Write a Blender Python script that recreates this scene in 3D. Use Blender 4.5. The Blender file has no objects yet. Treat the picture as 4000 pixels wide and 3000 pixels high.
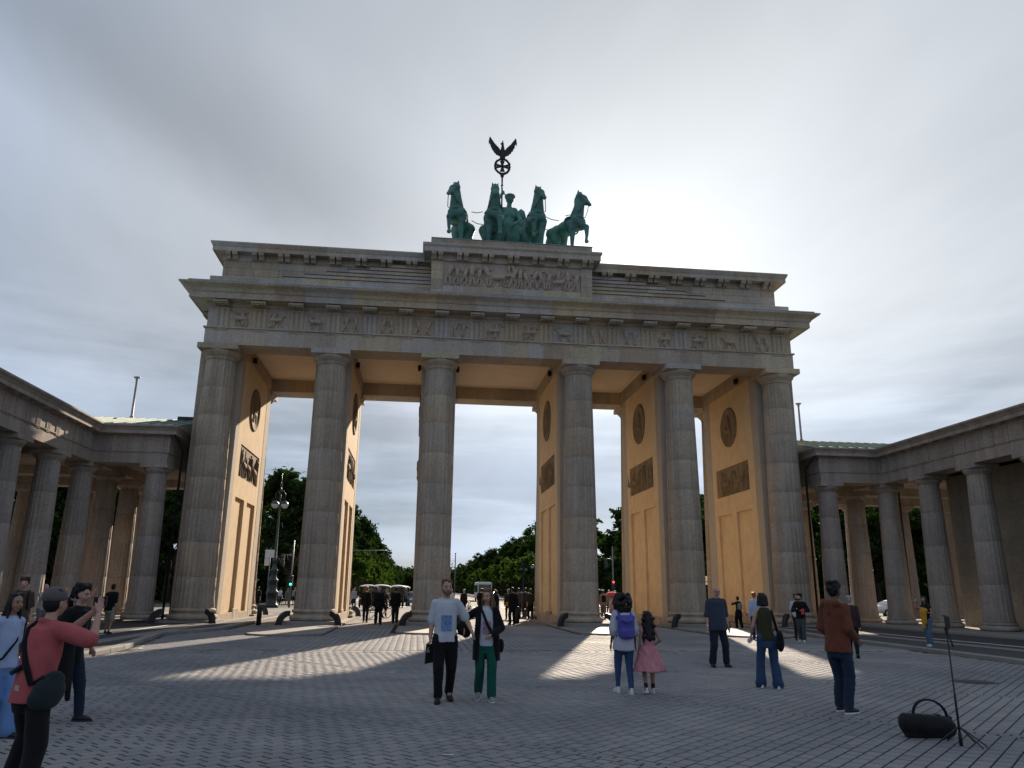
import bpy, bmesh, math, random
import numpy as np
from mathutils import Vector, Matrix

random.seed(7)
scene = bpy.context.scene
COL = scene.collection

# ------------------------------------------------------------------ camera
CAM = Vector((-4.4178, -39.3914, 1.6611))
yaw, pitch, roll = 0.1153, 0.2623, 0.0110
fw = Vector((math.sin(yaw) * math.cos(pitch), math.cos(yaw) * math.cos(pitch), math.sin(pitch)))
rt = Vector((math.cos(yaw), -math.sin(yaw), 0))
up = rt.cross(fw)
r2 = rt * math.cos(roll) + up * math.sin(roll)
u2 = up * math.cos(roll) - rt * math.sin(roll)
cam_data = bpy.data.cameras.new("camera")
cam_data.sensor_width = 36.0
cam_data.lens = 36.0 * 3013.1 / 4000.0
cam_data.clip_start = 0.1
cam_data.clip_end = 6000.0
cam = bpy.data.objects.new("camera", cam_data)
cam.matrix_world = Matrix(((r2.x, u2.x, -fw.x, CAM.x), (r2.y, u2.y, -fw.y, CAM.y),
                           (r2.z, u2.z, -fw.z, CAM.z), (0, 0, 0, 1)))
COL.objects.link(cam)
scene.camera = cam

# ------------------------------------------------------------------ light
SUN_AZ, SUN_EL = math.radians(15.4), math.radians(21.4)     # azimuth to the right of +Y
SUN = Vector((math.sin(SUN_AZ) * math.cos(SUN_EL), math.cos(SUN_AZ) * math.cos(SUN_EL), math.sin(SUN_EL)))
sun_data = bpy.data.lights.new("sun", 'SUN')
sun_data.energy = 3.6
sun_data.angle = math.radians(0.8)
sun_data.color = (1.0, 0.84, 0.66)
sun = bpy.data.objects.new("sun", sun_data)
sun.rotation_euler = (-SUN).to_track_quat('-Z', 'Y').to_euler()
sun.location = (30, 80, 60)
COL.objects.link(sun)

SKY_STRENGTH = 0.05
BAND_N, BAND_C = (-0.5069, 0.3497, -0.7879), (-0.2139, 0.8344, 0.508)
world = bpy.data.worlds.new("World")
scene.world = world
world.use_nodes = True
wn, wl = world.node_tree.nodes, world.node_tree.links
wn.clear()
def wnode(t, **k):
    n = wn.new(t)
    for a, b in k.items():
        setattr(n, a, b)
    return n
def wmath(op, a, b=None, c=None):
    n = wnode('ShaderNodeMath', operation=op)
    for i, x in enumerate((a, b, c)):
        if x is None:
            continue
        if isinstance(x, (int, float)):
            n.inputs[i].default_value = x
        else:
            wl.new(x, n.inputs[i])
    return n.outputs[0]
w_out = wnode('ShaderNodeOutputWorld')
w_bg = wnode('ShaderNodeBackground')
w_bg.inputs['Strength'].default_value = SKY_STRENGTH
wl.new(w_bg.outputs[0], w_out.inputs[0])
w_sky = wnode('ShaderNodeTexSky', sky_type='NISHITA', sun_disc=False)
w_sky.sun_elevation, w_sky.sun_rotation = SUN_EL, SUN_AZ
w_sky.air_density, w_sky.dust_density, w_sky.ozone_density = 1.0, 0.4, 2.0
w_tc = wnode('ShaderNodeTexCoord')
w_nrm = wnode('ShaderNodeVectorMath', operation='NORMALIZE')
wl.new(w_tc.outputs['Generated'], w_nrm.inputs[0])
w_dot = wnode('ShaderNodeVectorMath', operation='DOT_PRODUCT')
wl.new(w_nrm.outputs[0], w_dot.inputs[0])
w_dot.inputs[1].default_value = SUN
cosg = wmath('MAXIMUM', w_dot.outputs['Value'], 0.0)
w_sep = wnode('ShaderNodeSeparateXYZ')
wl.new(w_nrm.outputs[0], w_sep.inputs[0])
zz = wmath('MAXIMUM', w_sep.outputs['Z'], 0.0)
# cloud sheet: the view direction projected on a flat layer overhead
den = wmath('ADD', zz, 0.14)
w_comb = wnode('ShaderNodeCombineXYZ')
wl.new(wmath('DIVIDE', w_sep.outputs['X'], den), w_comb.inputs['X'])
wl.new(wmath('DIVIDE', w_sep.outputs['Y'], den), w_comb.inputs['Y'])
def wnoise(scale, detail, rough, dist, off, rot=0.0, sc=(1, 1, 1)):
    mp = wnode('ShaderNodeMapping')
    mp.inputs['Location'].default_value = off
    mp.inputs['Rotation'].default_value = (0, 0, rot)
    mp.inputs['Scale'].default_value = sc
    wl.new(w_comb.outputs[0], mp.inputs[0])
    n = wnode('ShaderNodeTexNoise')
    n.inputs['Scale'].default_value = scale
    n.inputs['Detail'].default_value = detail
    n.inputs['Roughness'].default_value = rough
    n.inputs['Distortion'].default_value = dist
    wl.new(mp.outputs[0], n.inputs['Vector'])
    return n.outputs['Fac']
def wmap(x, a, b, c, d, smooth=True):
    n = wnode('ShaderNodeMapRange', interpolation_type='SMOOTHSTEP' if smooth else 'LINEAR')
    wl.new(x, n.inputs['Value'])
    for i, v in enumerate((a, b, c, d)):
        n.inputs[i + 1].default_value = v
    return n.outputs[0]
n_big = wnoise(0.55, 4.0, 0.5, 0.6, (3.1, 1.7, 0), rot=0.6, sc=(1.0, 0.45, 1))
n_mid = wnoise(1.6, 6.0, 0.55, 0.3, (0.4, 5.2, 0), rot=0.5, sc=(1.0, 0.5, 1))
n_low = wnoise(1.1, 5.0, 0.55, 0.4, (7.3, 2.2, 0), rot=0.1, sc=(1.0, 0.30, 1))
shade = wmath('ADD', wmap(n_big, 0.3, 0.7, -0.12, 0.09), wmap(n_mid, 0.3, 0.7, -0.035, 0.035))
# brightness of the thin overcast: even, plus the aureole of the sun behind it
aur = wmath('ADD', wmath('MULTIPLY', wmath('POWER', cosg, 4.0), 0.24),
            wmath('ADD', wmath('MULTIPLY', wmath('POWER', cosg, 28.0), 0.30),
                  wmath('MULTIPLY', wmath('POWER', cosg, 320.0), 1.1)))
thin = wmath('MULTIPLY', wmap(n_low, 0.36, 0.64, -0.08, 0.12), wmap(zz, 0.10, 0.5, 1.0, 0.2))
aur = wmath('MULTIPLY', aur, wmap(zz, 0.02, 0.34, 0.45, 1.0))
# long layered clouds low over the park
w_lo = wnode('ShaderNodeMapping'); w_lo.inputs['Scale'].default_value = (1.5, 1.5, 13.0); w_lo.inputs['Location'].default_value = (2.3, 0.7, 0.2)
wl.new(w_nrm.outputs[0], w_lo.inputs[0])
w_ln = wnode('ShaderNodeTexNoise'); w_ln.inputs['Scale'].default_value = 1.7; w_ln.inputs['Detail'].default_value = 6.0; w_ln.inputs['Roughness'].default_value = 0.55
wl.new(w_lo.outputs[0], w_ln.inputs['Vector'])
layers = wmath('MULTIPLY', wmap(w_ln.outputs['Fac'], 0.36, 0.66, -0.10, 0.11), wmap(zz, 0.18, 0.38, 1.0, 0.0))
# one darker band of cloud crossing the upper left
w_b1 = wnode('ShaderNodeVectorMath', operation='DOT_PRODUCT'); wl.new(w_nrm.outputs[0], w_b1.inputs[0]); w_b1.inputs[1].default_value = BAND_N
w_b2 = wnode('ShaderNodeVectorMath', operation='DOT_PRODUCT'); wl.new(w_nrm.outputs[0], w_b2.inputs[0]); w_b2.inputs[1].default_value = BAND_C
bd = wmath('ABSOLUTE', wmath('ADD', w_b1.outputs['Value'], wmath('MULTIPLY', wmath('SUBTRACT', n_mid, 0.5), 0.12)))
band = wmath('MULTIPLY', wmath('MULTIPLY', wmap(bd, 0.0, 0.11, 1.0, 0.0), wmap(w_b2.outputs['Value'], 0.82, 0.985, 0.0, 1.0)), -0.10)
shade = wmath('ADD', wmath('ADD', shade, layers), band)
lum = wmath('MULTIPLY', wmath('ADD', wmath('ADD', wmath('ADD', 0.465, thin), aur), shade), wmath('MULTIPLY', wmap(zz, 0.0, 0.20, 0.92, 1.0), 0.40 / SKY_STRENGTH))
w_tint = wnode('ShaderNodeMix', data_type='RGBA')
wl.new(wmath('MULTIPLY', wmap(cosg, 0.6, 0.97, 0, 1), wmap(zz, 0.03, 0.33, 0.0, 1.0)), w_tint.inputs['Factor'])
w_tint.inputs['A'].default_value = (0.76, 0.925, 1.20, 1)
w_tint.inputs['B'].default_value = (0.955, 1.00, 1.05, 1)
w_cl = wnode('ShaderNodeVectorMath', operation='SCALE')
wl.new(w_tint.outputs['Result'], w_cl.inputs[0])
wl.new(lum, w_cl.inputs['Scale'])
# open blue between the clouds, mostly low down
low = wmap(zz, 0.04, 0.40, 0.03, 0.0)
cover = wmath('SUBTRACT', wmap(n_low, 0.36, 0.66, 0.90, 1.0), low)
w_mix = wnode('ShaderNodeMix', data_type='RGBA')
wl.new(cover, w_mix.inputs['Factor'])
wl.new(w_sky.outputs[0], w_mix.inputs['A'])
wl.new(w_cl.outputs[0], w_mix.inputs['B'])
wl.new(w_mix.outputs['Result'], w_bg.inputs['Color'])

vs = scene.view_settings
scene.display_settings.display_device = 'sRGB'
vs.view_transform = 'Standard'
vs.look = 'None'
vs.exposure = 1.38
vs.gamma = 1.0
vs.use_curve_mapping = False
scene.render.engine = 'CYCLES'
cy = scene.cycles
cy.use_denoising = True
cy.max_bounces = 6
cy.diffuse_bounces = 4
cy.glossy_bounces = 3
cy.transmission_bounces = 4
cy.transparent_max_bounces = 6
cy.sample_clamp_indirect = 6.0
# ------------------------------------------------------------------ helpers
WM = {}                                     # world matrix of every parent
def put(o, parent=None, local=False):
    COL.objects.link(o)
    if parent is not None:
        o.parent = parent
        if not local:
            o.matrix_parent_inverse = WM.get(parent.name, Matrix.Identity(4)).inverted()
            WM[o.name] = Matrix.Identity(4)
    return o
def tag(o, label=None, cat=None, group=None, kind=None):
    if label: o['label'] = label
    if cat: o['category'] = cat
    if group: o['group'] = group
    if kind: o['kind'] = kind
    return o
def thing(name, label, cat, loc=(0, 0, 0), rz=0.0, group=None):
    o = bpy.data.objects.new(name, None)
    o.location = loc
    o.rotation_euler = (0, 0, rz)
    o.empty_display_size = 0.3
    COL.objects.link(o)
    WM[o.name] = Matrix.Translation(loc) @ Matrix.Rotation(rz, 4, 'Z')
    return tag(o, label, cat, group)
def structure(o):
    o['kind'] = 'structure'
    return o

class MB:
    """collects shapes and links them as one mesh"""
    def __init__(s):
        s.v, s.f, s.m, s.s = [], [], [], []
    def add(s, vs, fs, m=0, smooth=False, M=None):
        b = len(s.v)
        if M is not None:
            vs = [M @ Vector(p) for p in vs]
        s.v += [tuple(p) for p in vs]
        s.f += [tuple(b + i for i in f) for f in fs]
        s.m += [m] * len(fs)
        s.s += [smooth] * len(fs)
        return s
    def box(s, x0, x1, y0, y1, z0, z1, bev=0.0, m=0, M=None):
        if bev <= 0:
            vs = [(x, y, z) for x in (x0, x1) for y in (y0, y1) for z in (z0, z1)]
            fs = [(0, 1, 3, 2), (4, 6, 7, 5), (0, 4, 5, 1), (2, 3, 7, 6), (0, 2, 6, 4), (1, 5, 7, 3)]
            return s.add(vs, fs, m, False, M)
        b = bev
        vs, idx = [], {}
        for i, (x, ix) in enumerate(((x0, x0 + b), (x1, x1 - b))):
            for j, (y, iy) in enumerate(((y0, y0 + b), (y1, y1 - b))):
                for k, (z, iz) in enumerate(((z0, z0 + b), (z1, z1 - b))):
                    idx[i, j, k] = len(vs)
                    vs += [(x, iy, iz), (ix, y, iz), (ix, iy, z)]
        def I(i, j, k, a): return idx[i, j, k] + a
        fs = []
        fs += [(I(0,0,0,0), I(0,0,1,0), I(0,1,1,0), I(0,1,0,0)), (I(1,0,0,0), I(1,1,0,0), I(1,1,1,0), I(1,0,1,0))]
        fs += [(I(0,0,0,1), I(1,0,0,1), I(1,0,1,1), I(0,0,1,1)), (I(0,1,0,1), I(0,1,1,1), I(1,1,1,1), I(1,1,0,1))]
        fs += [(I(0,0,0,2), I(0,1,0,2), I(1,1,0,2), I(1,0,0,2)), (I(0,0,1,2), I(1,0,1,2), I(1,1,1,2), I(0,1,1,2))]
        for i in (0, 1):
            for j in (0, 1):
                fs.append((I(i,j,0,0), I(i,j,1,0), I(i,j,1,1), I(i,j,0,1)) if i != j else (I(i,j,0,1), I(i,j,1,1), I(i,j,1,0), I(i,j,0,0)))
                fs.append((I(i,0,j,0), I(i,0,j,2), I(i,1,j,2), I(i,1,j,0)) if i != j else (I(i,0,j,0), I(i,1,j,0), I(i,1,j,2), I(i,0,j,2)))
                fs.append((I(0,i,j,1), I(0,i,j,2), I(1,i,j,2), I(1,i,j,1)) if i == j else (I(0,i,j,1), I(1,i,j,1), I(1,i,j,2), I(0,i,j,2)))
        for (i, j, k), a in idx.items():
            fs.append((a, a + 1, a + 2) if (i + j + k) % 2 == 1 else (a, a + 2, a + 1))
        return s.add(vs, fs, m, False, M)
    def tube(s, pts, rad, n=8, m=0, caps=True, smooth=True, M=None):
        """tube along points with a radius per point"""
        pts = [Vector(p) for p in pts]
        if isinstance(rad, (int, float)): rad = [rad] * len(pts)
        vs, fs = [], []
        ref = None
        for i, p in enumerate(pts):
            d = (pts[min(i + 1, len(pts) - 1)] - pts[max(i - 1, 0)])
            d = d.normalized() if d.length > 1e-9 else Vector((0, 0, 1))
            if ref is None:
                ref = Vector((1, 0, 0)) if abs(d.x) < 0.8 else Vector((0, 1, 0))
            a = (ref - d * ref.dot(d)).normalized()
            ref = a
            b = d.cross(a)
            for k in range(n):
                t = 2 * math.pi * k / n
                vs.append(p + (a * math.cos(t) + b * math.sin(t)) * rad[i])
        for i in range(len(pts) - 1):
            for k in range(n):
                k2 = (k + 1) % n
                fs.append((i * n + k, i * n + k2, (i + 1) * n + k2, (i + 1) * n + k))
        if caps:
            fs.append(tuple(range(n - 1, -1, -1)))
            fs.append(tuple((len(pts) - 1) * n + k for k in range(n)))
        return s.add(vs, fs, m, smooth, M)
    def lathe(s, prof, n=24, c=(0, 0, 0), m=0, smooth=True, M=None, caps=True):
        vs, fs = [], []
        for r, z in prof:
            for k in range(n):
                t = 2 * math.pi * k / n
                vs.append((c[0] + r * math.cos(t), c[1] + r * math.sin(t), c[2] + z))
        for i in range(len(prof) - 1):
            for k in range(n):
                k2 = (k + 1) % n
                fs.append((i * n + k, i * n + k2, (i + 1) * n + k2, (i + 1) * n + k))
        if caps:
            fs.append(tuple(range(n - 1, -1, -1)))
            fs.append(tuple((len(prof) - 1) * n + k for k in range(n)))
        return s.add(vs, fs, m, smooth, M)
    def ball(s, c, r, n=10, k=6, m=0, M=None, R=None):
        """ellipsoid; R optional rotation"""
        if isinstance(r, (int, float)): r = (r, r, r)
        vs, fs = [], []
        c = Vector(c)
        for i in range(k + 1):
            ph = math.pi * i / k
            for j in range(n):
                t = 2 * math.pi * j / n
                p = Vector((r[0] * math.sin(ph) * math.cos(t), r[1] * math.sin(ph) * math.sin(t), -r[2] * math.cos(ph)))
                if R is not None: p = R @ p
                vs.append(c + p)
        for i in range(k):
            for j in range(n):
                j2 = (j + 1) % n
                fs.append((i * n + j, i * n + j2, (i + 1) * n + j2, (i + 1) * n + j))
        return s.add(vs, fs, m, True, M)
    def capsule(s, a, b, ra, rb, n=10, m=0):
        a, b = Vector(a), Vector(b)
        d = b - a
        if d.length < 1e-6: return s.ball(a, max(ra, rb), n, 6, m)
        u = d.normalized()
        pts, rad = [], []
        for t in (-0.98, -0.8, -0.45, 0.0):
            pts.append(a + u * ra * t); rad.append(ra * math.sqrt(1 - t * t))
        for t in (0.0, 0.45, 0.8, 0.98):
            pts.append(b + u * rb * t); rad.append(rb * math.sqrt(1 - t * t))
        return s.tube(pts, rad, n, m)
    def loft(s, rings, n=20, m=0, M=None):
        """closed skin through elliptic rings (x, y, z, rx, ry)"""
        vs, fs = [], []
        for cx, cy, cz, rx, ry in rings:
            for k in range(n):
                t = 2 * math.pi * k / n
                vs.append((cx + rx * math.cos(t), cy + ry * math.sin(t), cz))
        for i in range(len(rings) - 1):
            for k in range(n):
                k2 = (k + 1) % n
                f = (i * n + k, i * n + k2, (i + 1) * n + k2, (i + 1) * n + k)
                fs.append(f if rings[-1][2] > rings[0][2] else f[::-1])
        e0, e1 = tuple(range(n - 1, -1, -1)), tuple((len(rings) - 1) * n + k for k in range(n))
        fs += [e0, e1] if rings[-1][2] > rings[0][2] else [e0[::-1], e1[::-1]]
        return s.add(vs, fs, m, True, M)
    def prism(s, poly, axis, a, b, m=0, M=None):
        """polygon (2D) extruded along axis 'x','y','z' from a to b"""
        def P(p, t):
            return {'x': (t, p[0], p[1]), 'y': (p[0], t, p[1]), 'z': (p[0], p[1], t)}[axis]
        n = len(poly)
        area = sum(poly[i][0] * poly[(i + 1) % n][1] - poly[(i + 1) % n][0] * poly[i][1] for i in range(n))
        flip = (area < 0) != (axis == 'y')
        vs = [P(p, a) for p in poly] + [P(p, b) for p in poly]
        fs = [(i, (i + 1) % n, n + (i + 1) % n, n + i) for i in range(n)]
        fs += [tuple(range(n - 1, -1, -1)), tuple(range(n, 2 * n))]
        if (b < a) != flip:
            fs = [tuple(reversed(f)) for f in fs]
        return s.add(vs, fs, m, False, M)
    def mesh(s, name, mats):
        me = bpy.data.meshes.new(name)
        me.from_pydata(s.v, [], s.f)
        if not isinstance(mats, (list, tuple)): mats = [mats]
        for mt in mats: me.materials.append(mt)
        if len(mats) > 1: me.polygons.foreach_set('material_index', s.m)
        me.polygons.foreach_set('use_smooth', s.s)
        me.update()
        return me
    def obj(s, name, mats, parent=None, local=False):
        return put(bpy.data.objects.new(name, s.mesh(name, mats)), parent, local)
def inst(name, me, M=None, parent=None, local=False):
    o = bpy.data.objects.new(name, me)
    put(o, parent, local)
    if M is not None:
        if parent is not None and not local:
            o.matrix_basis = M
            WM[o.name] = M.copy()
        else:
            o.matrix_basis = M
    return o
def T(x, y, z): return Matrix.Translation((x, y, z))
def RZ(a): return Matrix.Rotation(a, 4, 'Z')

JOBS = []
TEXTS = []
def remeshed(mb, name, mats, voxel, smooth=6, decimate=None, parent=None, local=True, post=None):
    """one continuous skin over overlapping shapes (all evaluated together at the end)"""
    src = mb.mesh('tmp', mats)
    t = bpy.data.objects.new('tmp', src)
    COL.objects.link(t)
    m = t.modifiers.new('r', 'REMESH'); m.mode = 'VOXEL'; m.voxel_size = voxel; m.use_smooth_shade = True
    if smooth:
        m = t.modifiers.new('s', 'SMOOTH'); m.factor = 0.5; m.iterations = smooth
    if decimate:
        m = t.modifiers.new('d', 'DECIMATE'); m.ratio = decimate
    o = put(bpy.data.objects.new(name, bpy.data.meshes.new(name)), parent, local)
    JOBS.append((o, t, mats, post))
    return o
def flush_jobs():
    dg = bpy.context.evaluated_depsgraph_get()
    for o, t, mats, post in JOBS:
        me = bpy.data.meshes.new_from_object(t.evaluated_get(dg))
        me.materials.clear()
        for mt in (mats if isinstance(mats, (list, tuple)) else [mats]): me.materials.append(mt)
        me.polygons.foreach_set('material_index', [0] * len(me.polygons))
        me.polygons.foreach_set('use_smooth', [True] * len(me.polygons))
        if post: post(me)
        old = o.data
        me.name = o.name.split('.')[0]
        o.data = me
        bpy.data.meshes.remove(old)
    for o, t, mats, post in JOBS:
        src = t.data
        bpy.data.objects.remove(t); bpy.data.meshes.remove(src)
    JOBS.clear()
    for o in TEXTS:
        me = bpy.data.meshes.new_from_object(o.evaluated_get(dg)); n = bpy.data.objects.new('lettering', me)
        put(n, o.parent, True); n.location = o.location; n.rotation_euler = o.rotation_euler; bpy.data.objects.remove(o)

# ------------------------------------------------------------------ materials
def new_mat(name, rough=0.8, spec=0.3):
    m = bpy.data.materials.new(name)
    m.use_nodes = True
    nt = m.node_tree
    b = nt.nodes['Principled BSDF']
    b.inputs['Roughness'].default_value = rough
    b.inputs['Specular IOR Level'].default_value = spec
    return m, nt, b
def N(nt, t, **k):
    n = nt.nodes.new(t)
    for a, b in k.items(): setattr(n, a, b)
    return n
def ramp(nt, fac, stops, interp='LINEAR'):
    r = N(nt, 'ShaderNodeValToRGB')
    r.color_ramp.interpolation = interp
    e = r.color_ramp.elements
    while len(e) < len(stops): e.new(0.5)
    for i, (p, c) in enumerate(stops):
        e[i].position = p
        e[i].color = (*c, 1) if len(c) == 3 else c
    nt.links.new(fac, r.inputs[0])
    return r.outputs[0]
def noise(nt, scale, detail=4, rough=0.55, sc=(1, 1, 1), coord='Object', dist=0.0, vec=None):
    tc = N(nt, 'ShaderNodeTexCoord')
    mp = N(nt, 'ShaderNodeMapping')
    mp.inputs['Scale'].default_value = sc
    nt.links.new(vec if vec is not None else tc.outputs[coord], mp.inputs[0])
    n = N(nt, 'ShaderNodeTexNoise')
    n.inputs['Scale'].default_value = scale
    n.inputs['Detail'].default_value = detail
    n.inputs['Roughness'].default_value = rough
    n.inputs['Distortion'].default_value = dist
    nt.links.new(mp.outputs[0], n.inputs['Vector'])
    return n.outputs['Fac']
def mul(nt, a, b, fac=1.0, mode='MULTIPLY'):
    x = N(nt, 'ShaderNodeMix', data_type='RGBA', blend_type=mode)
    x.inputs['Factor'].default_value = fac
    for s, v in (('A', a), ('B', b)):
        if hasattr(v, 'is_linked'): nt.links.new(v, x.inputs[s])
        else: x.inputs[s].default_value = (*v, 1)
    return x.outputs['Result']
def bump(nt, b, h, strength=0.3, dist=0.02):
    n = N(nt, 'ShaderNodeBump')
    n.inputs['Strength'].default_value = strength
    n.inputs['Distance'].default_value = dist
    nt.links.new(h, n.inputs['Height'])
    nt.links.new(n.outputs[0], b.inputs['Normal'])
def position(nt):
    return N(nt, 'ShaderNodeNewGeometry').outputs['Position']

def stone(name, stops, grain=9.0, streak=0.5, rough=0.88, patch=0.35, bmp=0.35, seed=0.0):
    """weathered sandstone: one tint per block, grain, vertical run-off marks, soot patches"""
    m, nt, b = new_mat(name, rough, 0.2)
    oi = N(nt, 'ShaderNodeObjectInfo')
    base = ramp(nt, oi.outputs['Random'], stops)
    pos = position(nt)
    g = noise(nt, grain, 6, 0.65, vec=pos)
    c = mul(nt, base, ramp(nt, g, [(0.25, (0.72, 0.72, 0.72)), (0.75, (1.18, 1.18, 1.18))]))
    st = noise(nt, 1.6, 5, 0.6, sc=(1.3, 1.3, 0.12), vec=pos)
    c = mul(nt, c, ramp(nt, st, [(0.34, (0.52, 0.50, 0.47)), (0.60, (1.08, 1.08, 1.08))]), streak)
    pt = noise(nt, 0.35, 4, 0.6, vec=pos, dist=0.5)
    c = mul(nt, c, ramp(nt, pt, [(0.35, (0.70, 0.70, 0.73)), (0.62, (1.12, 1.07, 1.02))]), patch)
    nt.links.new(c, b.inputs['Base Color'])
    bump(nt, b, g, bmp, 0.02)
    return m
M = {}
SAND = [(0.0, (0.479, 0.387, 0.288)), (0.3, (0.425, 0.356, 0.283)), (0.6, (0.466, 0.387, 0.305)), (0.8, (0.411, 0.356, 0.305)), (1.0, (0.452, 0.362, 0.271))]
M['sand'] = stone('sandstone', SAND)
M['sand_block'] = stone('sandstone_blocks', [(0.0, (0.536, 0.455, 0.322)), (0.18, (0.398, 0.331, 0.259)), (0.36, (0.508, 0.424, 0.340)),
                        (0.5, (0.452, 0.418, 0.398)), (0.66, (0.536, 0.437, 0.305)), (0.82, (0.494, 0.455, 0.427)), (1.0, (0.439, 0.343, 0.254))], streak=0.3)
M['sand_frieze'] = stone('sandstone_frieze', [(0.0, (0.520, 0.418, 0.305)), (0.35, (0.466, 0.387, 0.305)), (0.5, (0.452, 0.418, 0.403)),
                        (0.7, (0.520, 0.424, 0.311)), (1.0, (0.466, 0.418, 0.386))], streak=0.25, patch=0.25)
M['relief'] = stone('relief_stone', [(0, (0.494, 0.400, 0.317)), (1, (0.466, 0.400, 0.346))], streak=0.15, patch=0.2)
M['plaque'] = stone('plaque_stone', [(0, (0.214, 0.175, 0.122)), (1, (0.245, 0.195, 0.131))], streak=0.4, patch=0.4, grain=5)
M['wing'] = stone('wing_sandstone', [(0.0, (0.425, 0.356, 0.293)), (0.3, (0.363, 0.327, 0.297)), (0.6, (0.411, 0.349, 0.293)), (1.0, (0.377, 0.325, 0.283))], streak=0.45)
M['wing_wall'] = stone('wing_wall_stone', [(0.0, (0.367, 0.330, 0.270)), (0.5, (0.332, 0.300, 0.248)), (1.0, (0.383, 0.340, 0.275))], streak=0.15, patch=0.2)
M['kerb'] = stone('kerb_granite', [(0.0, (0.33, 0.31, 0.28)), (1.0, (0.26, 0.25, 0.235))], streak=0.1, grain=20)
def simple(name, col, rough=0.7, spec=0.3, var=0.15, scale=8.0, bmp=0.0, sc=(1, 1, 1), metal=0.0, bd=0.01):
    m, nt, b = new_mat(name, rough, spec)
    n = noise(nt, scale, 4, 0.6, sc=sc)
    lo, hi = 1 - var, 1 + var
    nt.links.new(mul(nt, col, ramp(nt, n, [(0.3, (lo, lo, lo)), (0.7, (hi, hi, hi))])), b.inputs['Base Color'])
    b.inputs['Metallic'].default_value = metal
    if bmp: bump(nt, b, n, bmp, bd)
    return m
M['plaster'] = simple('ochre_plaster', (0.64, 0.50, 0.33), 0.9, 0.15, 0.10, 1.6, 0.15)
M['ceiling'] = simple('ceiling_plaster', (0.72, 0.60, 0.475), 0.9, 0.15, 0.06, 0.8)
M['pale_plaster'] = simple('pale_plaster', (0.42, 0.37, 0.30), 0.9, 0.15, 0.08, 1.2)
M['lead'] = simple('lead_flashing', (0.30, 0.36, 0.40), 0.55, 0.4, 0.2, 3)
M['copper'] = simple('green_copper_roof', (0.24, 0.33, 0.285), 0.62, 0.25, 0.22, 1.5)
M['iron'] = simple('black_iron', (0.018, 0.018, 0.02), 0.5, 0.4, 0.3, 10)
M['patina'] = None
m, nt, b = new_mat('green_patina_bronze', 0.62, 0.4)
pz = noise(nt, 1.6, 5, 0.6)
nt.links.new(ramp(nt, pz, [(0.30, (0.030, 0.072, 0.066)), (0.48, (0.075, 0.19, 0.165)), (0.72, (0.115, 0.27, 0.23))]), b.inputs['Base Color'])
bump(nt, b, pz, 0.3, 0.05)
M['patina'] = m
m, nt, b = new_mat('dark_bronze', 0.55, 0.4)
b.inputs['Base Color'].default_value = (0.022, 0.022, 0.026, 1)
M['darkbronze'] = m
# ------------------------------------------------------------------ ground
def gz(y):
    """height of the square"""
    return 0.0
PX = [-14.88, -9.30, -3.72, 3.72, 9.30, 14.88]          # column axes of the gate
YR = 9.55                                                # rear column row

m, nt, b = new_mat('far_ground', 0.95, 0.1)
gn = noise(nt, 0.05, 6, 0.6)
nt.links.new(ramp(nt, gn, [(0.3, (0.05, 0.06, 0.03)), (0.7, (0.09, 0.08, 0.055))]), b.inputs['Base Color'])
mb = MB(); mb.add([(-2500, -300, -0.32), (2500, -300, -0.32), (2500, 3500, -0.32), (-2500, 3500, -0.32)], [(0, 1, 2, 3)])
structure(mb.obj('ground', m))

PAVE = [(0.0, (0.30, 0.29, 0.285)), (0.3, (0.262, 0.262, 0.268)), (0.6, (0.29, 0.275, 0.268)), (0.85, (0.245, 0.248, 0.255)), (1.0, (0.315, 0.298, 0.285))]
def paver_mat(name, island):
    m, nt, b = new_mat(name, 0.85, 0.14)
    src = N(nt, 'ShaderNodeNewGeometry').outputs['Random Per Island'] if island else N(nt, 'ShaderNodeObjectInfo').outputs['Random']
    pos = position(nt)
    c = ramp(nt, src, PAVE)
    g = noise(nt, 60, 5, 0.7, vec=pos)
    c = mul(nt, c, ramp(nt, g, [(0.3, (0.78, 0.78, 0.78)), (0.7, (1.15, 1.15, 1.15))]))
    p = noise(nt, 0.55, 6, 0.62, vec=pos, dist=0.4)
    c = mul(nt, c, ramp(nt, p, [(0.35, (0.72, 0.73, 0.76)), (0.65, (1.08, 1.07, 1.04))]), 0.8)
    big = noise(nt, 0.16, 4, 0.6, vec=pos)
    c = mul(nt, c, ramp(nt, big, [(0.38, (0.80, 0.81, 0.84)), (0.62, (1.10, 1.08, 1.05))]))
    s = noise(nt, 2.6, 3, 0.5, vec=pos)                  # gum and drip spots
    c = mul(nt, c, ramp(nt, s, [(0.24, (0.55, 0.55, 0.55)), (0.30, (1, 1, 1))]), 0.6)
    nt.links.new(c, b.inputs['Base Color'])
    nt.links.new(ramp(nt, p, [(0.3, (0.74, 0.74, 0.74)), (0.7, (0.9, 0.9, 0.9))]), b.inputs['Roughness'])
    bump(nt, b, g, 0.35, 0.004)
    return m
M['brick'] = paver_mat('paving_brick', False)
M['bricks'] = paver_mat('paving_bricks_far', True)
M['joint'] = simple('paving_joint_sand', (0.026, 0.025, 0.025), 0.95, 0.1, 0.3, 30)
M['asphalt'] = simple('asphalt', (0.055, 0.055, 0.056), 0.82, 0.3, 0.25, 14, 0.3)
M['slab'] = simple('granite_slab', (0.22, 0.21, 0.195), 0.75, 0.3, 0.16, 6, 0.15)
M['white_line'] = simple('white_line_paint', (0.75, 0.75, 0.73), 0.7, 0.3, 0.12, 12)

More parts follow.
